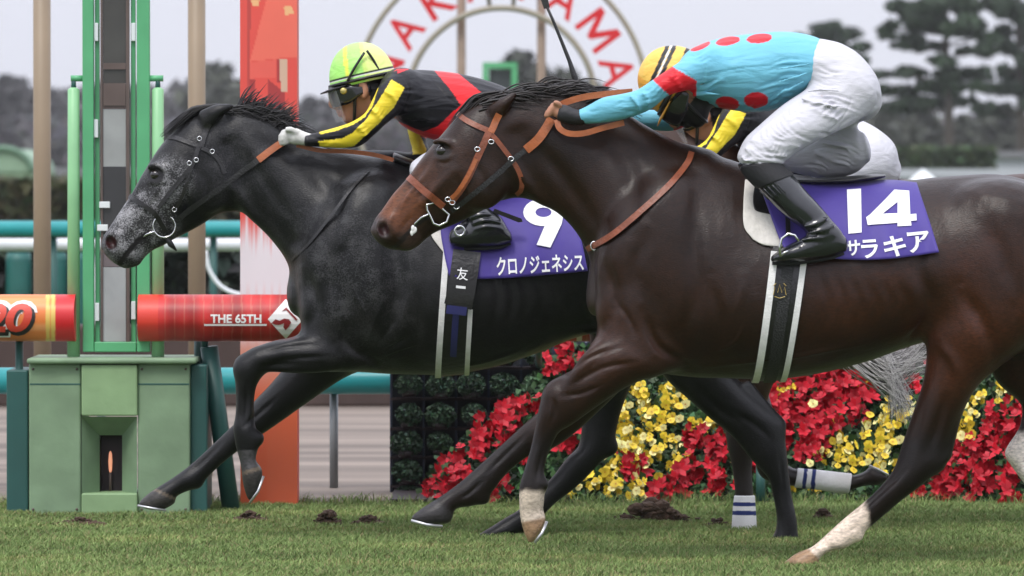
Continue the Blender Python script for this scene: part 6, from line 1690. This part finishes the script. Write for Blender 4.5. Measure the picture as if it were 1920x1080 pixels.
for x0, y0, x1, y1 in ((905, 117, 970, 128), (905, 129, 916, 168), (959, 129, 970, 168), (905, 169, 970, 180)):
    mb = MB(); slab(mb, x0, y0, x1, y1, 60, .3); mb.obj('frame_bar', M_FGREEN, gb)
mb = MB(); slab(mb, 917, 129, 958, 168, 60.1, .1); mb.obj('screen', mat('dark_screen', (.05, .055, .06), rough=.3, var=.3, scale=3), gb)
for x in (920, 955):
    c = at(x, 181, 60.1); mb = MB(); mb.tube([(c[0], 60.15, 0), (c[0], 60.15, c[2])], .05, 8); mb.obj('leg', M_DTEAL, gb, True)

# ---- shrub wall
YW = 4.55
sw = thing('planter_wall', 'dark stepped planter rack holding rows of round green pot plants', 'planter rack', (at(920, 0, YW)[0], YW, 0))
mb = MB(); slab(mb, 732, 640, 1190, 960, YW + .16, .05); mb.obj('back_panel', mat('navy_panel', (.012, .016, .022), rough=.6, var=.3), sw)
mb = MB(); slab(mb, 732, 936, 800, 952, 3.82, .9); mb.obj('plinth', M_DARK, sw)
SH_ROWS = (664, 722, 778, 832, 886, 932); SH_X = [764 + 61 * i for i in range(7)]
for y in SH_ROWS:
    mb = MB(); slab(mb, 732, y + 24, 1190, y + 29, YW + .05, .10); mb.obj('shelf', M_DARK, sw)
for x in [733 + 61 * i for i in range(8)]:
    mb = MB(); slab(mb, x - 2, 642, x + 2, 958, YW + .06, .09); mb.obj('upright', mat('blue_upright', (.02, .03, .055), rough=.5), sw)
rnd = np.random.RandomState(5)
def shrub_meshes(seed):
    r = np.random.RandomState(seed); n = 1100; d = r.normal(size=(n, 3)); d /= np.linalg.norm(d, axis=1)[:, None]
    P = d * (.062 * (.78 + .24 * r.rand(n) ** .5) * (1 + .07 * np.sin(d[:, 0] * 7 + seed) * np.cos(d[:, 2] * 6)))[:, None] * np.array((1, .85, .80)); V, F = leaves_mesh(P, .0095, r)
    return V, F, leaf_colors(n, (.034, .066, .038), r, .4)
sh_protos = []
for k in range(4):
    V, F, c = shrub_meshes(20 + k)
    root = thing('pot_plant', 'round dark green pot plant on the dark planter rack', 'plant', (0, 0, 0), 'round pot plants on the rack')
    f = meshobj('foliage', V, F, M_LEAF, root, False, c)
    mb = MB(); mb.tube([(0, 0, -.055), (0, 0, -.03)], [.03, .04], 14); p = mb.obj('pot', M_DARK, root, True)
    sh_protos.append((root, f, p))
def dup(tree, loc, rz=0.0, sc=1.0, label=None):
    root = tree[0].copy(); COL.objects.link(root); root.location = loc; root.rotation_euler = (0, 0, rz); root.scale = (sc,) * 3
    if label: root["label"] = label
    for ch in tree[1:]:
        c = ch.copy(); COL.objects.link(c); c.parent = root
    return root
used = 0
for j, y in enumerate(SH_ROWS):
    for i, x in enumerate(SH_X):
        tr = sh_protos[(i * 3 + j * 5) % 4]; loc = tuple(at(x + rnd.uniform(-3, 3), y + rnd.uniform(-2, 2), YW - .01)); rz = rnd.uniform(0, 6.28); s = rnd.uniform(.9, 1.08)
        if used < 4 and tr[0].location.length == 0: tr[0].location = loc; tr[0].rotation_euler = (0, 0, rz); used += 1
        else: dup(tr, loc, rz, s)

# ---- flower bank
YB0, YB1 = YEDGE + .04, YEDGE + .75
def bankY(py): return YB0 + (945 - py) / 305 * (YB1 - YB0)
mb = MB(); pts = []
for x, xt in ((800, 1085), (2600, 2600)):
    pts += [np.array((at(x, 945, YB0)[0], YB0 - .02, 0.0)), np.array((at(xt, 640, YB1)[0], YB1, at(xt, 665, YB1)[2])), np.array((at(xt, 640, YB1)[0], YB1 + .1, 0))]
mb.add(pts, [[0, 1, 4, 3], [1, 2, 5, 4], [0, 2, 1], [3, 4, 5], [0, 3, 5, 2]])
tag(mb.obj('flower_bank', mat('bank_soil', (.020, .030, .016), rough=.95, var=.4, scale=14, bump=.7, bscale=40)), kind='structure')
rnd = np.random.RandomState(9)
n = 15000; px = rnd.uniform(800, 2500, n); py = rnd.uniform(650, 950, n); ok = px > 815 + np.clip(890 - py, 0, 300) * 1.0; px, py = px[ok], py[ok]
P = np.array([at(a, b, bankY(b) - .03) for a, b in zip(px, py)]); V, F = leaves_mesh(P, .030, rnd, 1.2)
tag(meshobj('leafy_ground_cover', V, F, M_LEAF, None, False, leaf_colors(len(P), (.045, .095, .038), rnd, .5)), kind='stuff')
M_PETAL = mat_attr('flower_petal', rough=.5, var=.12, scale=20, bump=0, spec=.3)
def blossom_mesh(seed, red):
    r = np.random.RandomState(seed); V = []; F = []; C = []
    nb = 8 if red else 10
    for b in range(nb):
        c = np.array((r.normal(0, .026), r.normal(0, .016) - .012, r.normal(0, .022))); ax = np.array((r.normal(0, .45), -1.0, r.normal(.25, .4))); ax /= np.linalg.norm(ax)
        u = np.cross(ax, (0, 0, 1.0)); u /= np.linalg.norm(u); w = np.cross(u, ax); base = (np.array((.50, .006, .020)) if red else np.array((.86, .62, .045))) * r.uniform(.7, 1.15)
        if not red and r.rand() < .25: base = np.array((.88, .80, .32))
        for k in range(6 if red else 5):
            a = 2 * math.pi * k / (6 if red else 5) + r.uniform(-.3, .3); L = r.uniform(.015, .026) * (1.3 if red else .82); wd = L * (.34 if red else .66)
            dr = u * math.cos(a) + w * math.sin(a); sd = np.cross(ax, dr); lift = .6 if red else .12
            p = [c, c + dr * L * .55 + sd * wd + ax * L * lift * .5, c + dr * L + ax * L * lift * r.uniform(.4, 1.4), c + dr * L * .55 - sd * wd + ax * L * lift * .5]
            F.append([len(V) + q for q in range(4)]); V += p; col = base * r.uniform(.75, 1.2); C += [np.clip(col * q, 0, .95) for q in (.8, 1, 1.05, 1)]
        if not red:
            F.append([len(V) + q for q in range(4)]); V += [c + ax * .004 + u * .003, c + ax * .004 + w * .003, c + ax * .004 - u * .003, c + ax * .004 - w * .003]; C += [np.array((.45, .14, .01))] * 4
    return np.array(V), np.array(F), np.array(C)
fl_protos = {True: [], False: []}
for red in (True, False):
    for k in range(5):
        V, F, C = blossom_mesh(40 + k + 10 * red, red)
        root = thing('flowering_plant', 'red flowering plant in the flower bank' if red else 'yellow flowering plant in the flower bank', 'flowers', (0, 0, 0), 'red flowers in the bank' if red else 'yellow flowers in the bank')
        b1 = meshobj('blossoms', V, F, M_PETAL, root, False, C)
        r = np.random.RandomState(60 + k); P = np.stack([r.normal(0, .03, 16), r.normal(0, .015, 16) + .012, r.normal(0, .026, 16)], 1); V, F = leaves_mesh(P, .028, r, 1.15)
        b2 = meshobj('leaves', V, F, M_LEAF, root, False, leaf_colors(16, (.035, .08, .03), r, .35)); fl_protos[red].append((root, b1, b2))
rs_ = np.random.RandomState(77)
STRAY = lambda n: [(rs_.uniform(1120, 1900), rs_.uniform(690, 930), 12, 10) for _ in range(n)]
RED_P = STRAY(7) + [(1055,682,32,26),(1002,757,30,22),(940,800,42,30),(882,846,36,24),(828,902,50,24),(915,905,60,24),(1055,800,28,40),(985,850,26,20),(1335,885,44,36),(1260,915,34,30),(1326,832,24,20),(1462,725,46,42),(1540,728,60,44),(1612,708,60,34),(1500,800,66,46),(1590,780,36,28),
  (1705,652,44,26),(1520,850,26,20),(1790,880,70,46),(1880,905,44,36),(1895,795,34,40),(1845,840,34,26),(1755,915,36,20),(1380,740,22,26),(1600,655,60,16),(2000,760,60,60),(2100,860,60,50)]
YEL_P = STRAY(12) + [(1236,742,58,28),(1212,800,56,38),(1172,836,44,34),(1252,846,40,28),(1100,905,36,26),(1180,908,50,22),(1322,792,20,26),(1572,842,46,22),(1652,800,40,30),(1634,862,50,24),(1862,742,38,24),(1808,795,38,36),(1508,905,34,16),(1690,770,24,24),(1740,800,24,30),(1420,850,30,20),(2040,880,40,30)]
rnd = np.random.RandomState(21); cnt = {True: 0, False: 0}
for red, L in ((True, RED_P), (False, YEL_P)):
    for (cx, cy, rx, ry) in L:
        k = max(2, int(rx * ry / (265 if red else 250)))
        for q in range(k):
            if cnt[red] >= 290: break
            a = rnd.uniform(0, 6.28); t = math.sqrt((q + .5) / k); x = cx + rx * t * math.cos(q * 2.4 + a * .1); y = min(cy + ry * t * math.sin(q * 2.4 + a * .1), 936)
            tr = fl_protos[red][rnd.randint(5)]; loc = tuple(at(x, y, bankY(y) - .055)); s = rnd.uniform(.8, 1.35)
            if tr[0].location.length == 0: tr[0].location = loc; tr[0].rotation_euler = (0, 0, rnd.uniform(-.4, .4))
            else: dup(tr, loc, rnd.uniform(-.4, .4), s)
            cnt[red] += 1
st = MB(); c = at(1426, 905, YEDGE - .05); st.tube([(c[0], YEDGE - .05, 0), (c[0], YEDGE - .05, .17)], .019, 12); st.tube([(c[0], YEDGE - .05, .17), (c[0], YEDGE - .05, .185)], [.019, .008], 12)
tag(st.obj('stake', M_DTEAL, None, True, (c[0], YEDGE - .05, 0)), 'short teal stake in the turf edge before the flower bank', 'stake')

# ---- trees
def crown_points(rnd, kind, H):
    """clump centres and radii for a crown"""
    out = []
    if kind == 'pine':
        for lv in range(11):
            z = H * (.30 + .70 * lv / 10); spread = H * .33 * (1.05 - .75 * lv / 10) * rnd.uniform(.75, 1.1); nb = rnd.randint(4, 7)
            for b in range(nb):
                a = rnd.uniform(0, 6.28); 
                for q in (.35, .6, .85, 1.05):
                    if rnd.rand() < .22: continue
                    out.append((spread * q * math.cos(a), spread * q * math.sin(a), z + H * .02 * q + rnd.normal(0, .01) * H, H * rnd.uniform(.045, .075), .42))
    elif kind == 'round':
        for b in range(34):
            d = rnd.normal(size=3); d /= np.linalg.norm(d); t = rnd.rand() ** .4
            out.append((d[0] * t * H * .32, d[1] * t * H * .32, H * .60 + d[2] * t * H * .36, H * rnd.uniform(.08, .14), .85))
    else:
        for b in range(30):
            a = rnd.uniform(0, 6.28); t = rnd.rand() ** .5; z = H * rnd.uniform(.28, .98); s = H * .38 * (1.2 - z / H)
            out.append((s * t * math.cos(a), s * t * math.sin(a), z, H * rnd.uniform(.06, .12), .9))
    return out
def tree_proto(kind, H, base, seed, leaf, per, label, cat, group, bare=.0):
    rnd = np.random.RandomState(seed); cl = crown_points(rnd, kind, H); P = []; Cc = []
    for (x, y, z, r, fl) in cl:
        d = rnd.normal(size=(per, 3)); d /= np.linalg.norm(d, axis=1)[:, None]; rr = r * rnd.rand(per, 1) ** .4
        P.append(np.array((x, y, z)) + d * rr * np.array((1.25, 1.25, fl))); Cc.append(np.tile(np.array(base) * rnd.uniform(.65, 1.4), (per, 1)))
    P = np.vstack(P); Cc = np.vstack(Cc) * (1 + .25 * rnd.normal(size=(len(P), 1)))
    V, F = leaves_mesh(P, leaf, rnd, 1.6); root = thing('pine_tree' if kind == 'pine' else 'tree', label, cat, (0, 0, 0), group)
    f = meshobj('crown', V, F, M_LEAF, root, False, np.repeat(np.clip(Cc, .004, .8), 4, 0))
    mb = MB(); top = H * (.97 if kind == 'pine' else .8)
    mb.tube(catmull(np.array([(0, 0, 0), (H * .012, 0, H * .3), (-H * .008, .0, H * .6), (0, 0, top)]), 4), list(np.linspace(H * .028, H * .004, 13)), 8)
    for i, (x, y, z, r, fl) in enumerate(cl):
        if i % 2 == 0: mb.tube([(0, 0, max(H * .12, z - H * .05)), (x * .55, y * .55, z - H * .015), (x, y, z)], [H * .008, H * .005, H * .002], 5)
    t = mb.obj('trunk', M_BARK, root, True)
    return (root, f, t)
placed = set()
def put(tr, px, Y, label=None, sc=1.0, rz=0.0):
    c = at(px, 340, Y); loc = (c[0], Y, 0)
    if tr[0].name not in placed:
        placed.add(tr[0].name); tr[0].location = loc; tr[0].rotation_euler = (0, 0, rz); tr[0].scale = (sc,) * 3
        if label: tr[0]["label"] = label
        return tr[0]
    return dup(tr, loc, rz, sc, label)
YTR = 200.0
hp = lambda ytop, Y: at(0, ytop, Y)[2]
def pad_pine(px, Y, ytop, pads, seed, label, base):
    rnd = np.random.RandomState(seed); c0 = at(px, 340, Y); P = []; Cc = []; k = mpp(Y); root = thing('pine_tree', label, 'tree', (c0[0], Y, 0))
    mb = MB(); zt = hp(ytop, Y)
    mb.tube(catmull(np.array([(c0[0], Y, 0), (c0[0] + 4 * k, Y, zt * .35), (c0[0] - 3 * k, Y, zt * .7), (c0[0], Y, zt)]), 5), list(np.linspace(.26, .05, 16)), 9)
    for (x, y, rx, ry) in pads:
        c = at(x, y, Y); dy = rnd.uniform(-1.2, 1.2)
        n = int(26 + rx * ry * .75)
        for q in range(max(2, int(rx / 11))):          # each pad is a few flat tufts
            o = np.array((rnd.uniform(-.8, .8) * rx * k, dy + rnd.uniform(-.5, .5), rnd.uniform(-.4, .4) * ry * k)); m_ = max(30, n // max(2, int(rx / 11)))
            d = rnd.normal(size=(m_, 3)); d /= np.linalg.norm(d, axis=1)[:, None]; d *= rnd.rand(m_, 1) ** .45
            P.append(c + o + d * np.array((rx * k * .5, rx * k * .5, ry * k * .75))); Cc.append(np.tile(np.array(base) * rnd.uniform(.6, 1.45), (m_, 1)))
        mb.tube([(c0[0], Y, max(.5, c[2] - .25)), ((c0[0] + c[0]) / 2, Y + dy * .5, c[2] - .10), (c[0], Y + dy, c[2] - .02)], [.07, .05, .02], 6)
    P = np.vstack(P); Cc = np.vstack(Cc); V, F = leaves_mesh(P, .17, rnd, 2.0)
    meshobj('crown', V, F, M_LEAF, root, False, np.repeat(np.clip(Cc, .004, .8), 4, 0)); mb.obj('trunk', M_BARK, root, True)
pad_pine(1776, YTR, -60, [(1714,16,52,18),(1752,40,58,22),(1806,52,48,22),(1668,50,26,10),(1700,30,40,14),(1780,5,60,20),(1740,-30,50,22),(1810,-40,50,20),(1650,54,16,7),(1690,70,44,9),(1770,116,40,12),(1717,86,50,9),(1827,98,38,11),(1664,141,36,7),(1742,136,52,12),(1816,140,52,13),(1790,165,60,14),(1700,168,50,10),(1840,72,30,10),(1760,190,70,16),(1690,200,50,14)], 71, 'tall layered pine with sky gaps behind the turquoise rider, left of another pine', (.040, .064, .036))
pad_pine(1912, YTR + 10, -80, [(1890,25,40,26),(1874,90,36,18),(1906,138,34,18),(1940,60,40,24),(1870,0,40,18),(1920,-30,50,24),(1950,110,40,22),(1885,170,46,16),(1860,130,24,8),(1930,195,50,20),(1865,205,40,14),(1905,60,40,18)], 72, 'tall dark pine cut by the right picture edge', (.036, .056, .034))
pad_pine(1556, YTR + 30, 40, [(1534,54,42,12),(1572,68,44,15),(1604,88,28,11),(1510,70,30,10),(1560,48,30,8),(1545,90,40,14),(1590,120,46,16),(1520,120,40,14),(1620,140,34,12),(1560,160,60,20),(1630,175,30,12)], 73, 'broad dark pine rising just over the turquoise back', (.038, .060, .036))
tree_r = [tree_proto('round', hp(165, 280), (.045, .050, .036), 80 + k, .42, 70, '', 'tree', None) for k in range(3)]
for i, (x, yt, lab) in enumerate(((1650, 205, 'rounded dull green tree below the tall pines, nearest the white breeches'), (1720, 190, 'rounded dull tree under the tall layered pine'), (1800, 215, 'low rounded dull tree between the two tall pines'), (1880, 195, 'rounded dull tree under the pine at the right edge'),
    (1590, 200, 'rounded dull tree hidden behind the white breeches'), (968, 98, 'dark rounded tree beside the green framed display'), (1040, 125, 'dark rounded tree behind the black whip'), (1120, 178, 'low dark tree behind the last red letter'), (425, 118, 'dark tree between the tan post and the red banner'))):
    Y = 280 + 6 * i; put(tree_r[i % 3], x, Y, lab, hp(yt, Y) / hp(165, 280), i * 1.3)
# hazy woods across the left and middle distance
M_WOOD = M_LEAF
wood = [tree_proto('tall', hp(190, 480), (.052, .050, .052), 90 + k, .8, 40, '', 'tree', 'hazy trees on the far side') for k in range(4)]
rnd = np.random.RandomState(33); k = 0
for x in np.arange(-160, 1700, 46):
    yt = np.interp(x, [-160, 0, 60, 110, 330, 420, 560, 640, 720, 1700], [140, 152, 165, 175, 172, 168, 196, 205, 200, 215]) + rnd.normal(0, 8)
    Y = 480 + rnd.uniform(-30, 60); put(wood[k % 4], x + rnd.uniform(-12, 12), Y, 'hazy grey bare tree in the wood along the far side', hp(yt, Y) / hp(190, 480), rnd.uniform(0, 6)); k += 1
rnd = np.random.RandomState(34)
n = 26000; x = rnd.uniform(-600, 2500, n); y = rnd.uniform(225, 345, n); yo = rnd.uniform(440, 470, n)
P = np.array([at(a, b, c) for a, b, c in zip(x, y, yo)]); V, F = leaves_mesh(P, .9, rnd)
tag(meshobj('distant_undergrowth', V, F, M_LEAF, None, False, leaf_colors(n, (.050, .047, .050), rnd, .3)), kind='stuff')

# ---- far buildings
def building(name, label, x0, x1, ytop, Y, depth, m, roof=None, windows=0):
    a = at(x0, ytop, Y); b = at(x1, ytop, Y); cx = (a[0] + b[0]) / 2; root = thing(name, label, 'building', (cx, Y, 0))
    mb = MB(); mb.box((cx, Y + depth / 2, a[2] / 2), (b[0] - a[0], depth, a[2])); mb.obj('wall', m, root)
    if roof is not None:
        mb = MB(); mb.box((cx, Y + depth / 2, a[2] + .12), (b[0] - a[0] + .4, depth + .4, .24)); mb.obj('roof', roof, root)
    for i in range(windows):
        x = a[0] + (b[0] - a[0]) * (i + .5) / windows
        mb = MB(); mb.box((x, Y - .01, a[2] * .55), ((b[0] - a[0]) / windows * .5, .06, a[2] * .35)); mb.obj('window', M_BLDD, root)
    return root
building('stable_building', 'long low pale grey building far on the left beyond the olive hedge', -300, 330, 329, 150, 6, M_BLD, M_BLDD, 14)
building('stable_building', 'long low pale building far on the right beyond the clipped hedge', 1560, 2300, 333, 140, 6, M_BLD, M_BLD, 12)
building('shed', 'small pale grey shed far right beside the clipped hedge', 1872, 1960, 296, 178, 5, M_BLD, M_BLDD, 2)
YA = 140; a0 = at(-52, 322, YA); a1 = at(60, 322, YA); cx = (a0[0] + a1[0]) / 2; rw = (a1[0] - a0[0]) / 2; zt = at(0, 278, YA)[2] - a0[2]
ar = thing('arched_hall', 'small green arched roof hall at the far left edge', 'hall', (cx, YA, 0))
mb = MB(); prof = [(cx + rw * math.cos(t), a0[2] + zt * math.sin(t)) for t in np.linspace(0, math.pi, 17)]
mb.prism([np.array((p[0], YA, p[1])) for p in prof], (0, 8, 0)); mb.obj('roof', mat('pale_green_roof', (.22, .33, .22), rough=.6, var=.1), ar)
mb = MB(); mb.tube([np.array((p[0], YA - .05, p[1])) for p in prof], .09, 8); mb.obj('roof_edge', mat('green_edge', (.10, .19, .12), rough=.6), ar, True)
mb = MB(); mb.box((cx, YA + 4, a0[2] / 2), (rw * 2, 7.9, a0[2])); mb.obj('wall', M_SGREEN, ar)
tn = thing('tent', 'white pointed tent showing over the dark brown rump', 'tent', at(1733, 340, 100) * (1, 1, 0))
t0 = at(1733, 316, 100); b0 = at(1700, 346, 100); b1 = at(1766, 346, 100); dd = (b1[0] - b0[0])
mb = MB(); mb.add([(b0[0], 100, b0[2]), (b1[0], 100, b0[2]), (b1[0], 100 + dd, b0[2]), (b0[0], 100 + dd, b0[2]), (t0[0], 100 + dd / 2, t0[2])], [[0, 1, 4], [1, 2, 4], [2, 3, 4], [3, 0, 4]]); mb.obj('canopy', M_CLIP, tn)
for x in (b0[0] + .02, b1[0] - .02):
    for y in (100.02, 100 + dd - .02):
        mb = MB(); mb.tube([(x, y, 0), (x, y, b0[2])], .025, 6); mb.obj('leg', M_CLIP, tn, True)
# ================================================================== winter haze
m = bpy.data.materials.new('haze_air'); m.use_nodes = True; n_ = m.node_tree; n_.nodes.clear()
o_ = n_.nodes.new('ShaderNodeOutputMaterial'); v_ = n_.nodes.new('ShaderNodeVolumePrincipled')
v_.inputs['Color'].default_value = (.97, .975, .99, 1); v_.inputs['Density'].default_value = .00022
n_.links.new(v_.outputs[0], o_.inputs['Volume'])
hz = MB(); hz.box((0, 268, 10), (900, 640, 22)); tag(hz.obj('haze', m), kind='stuff')
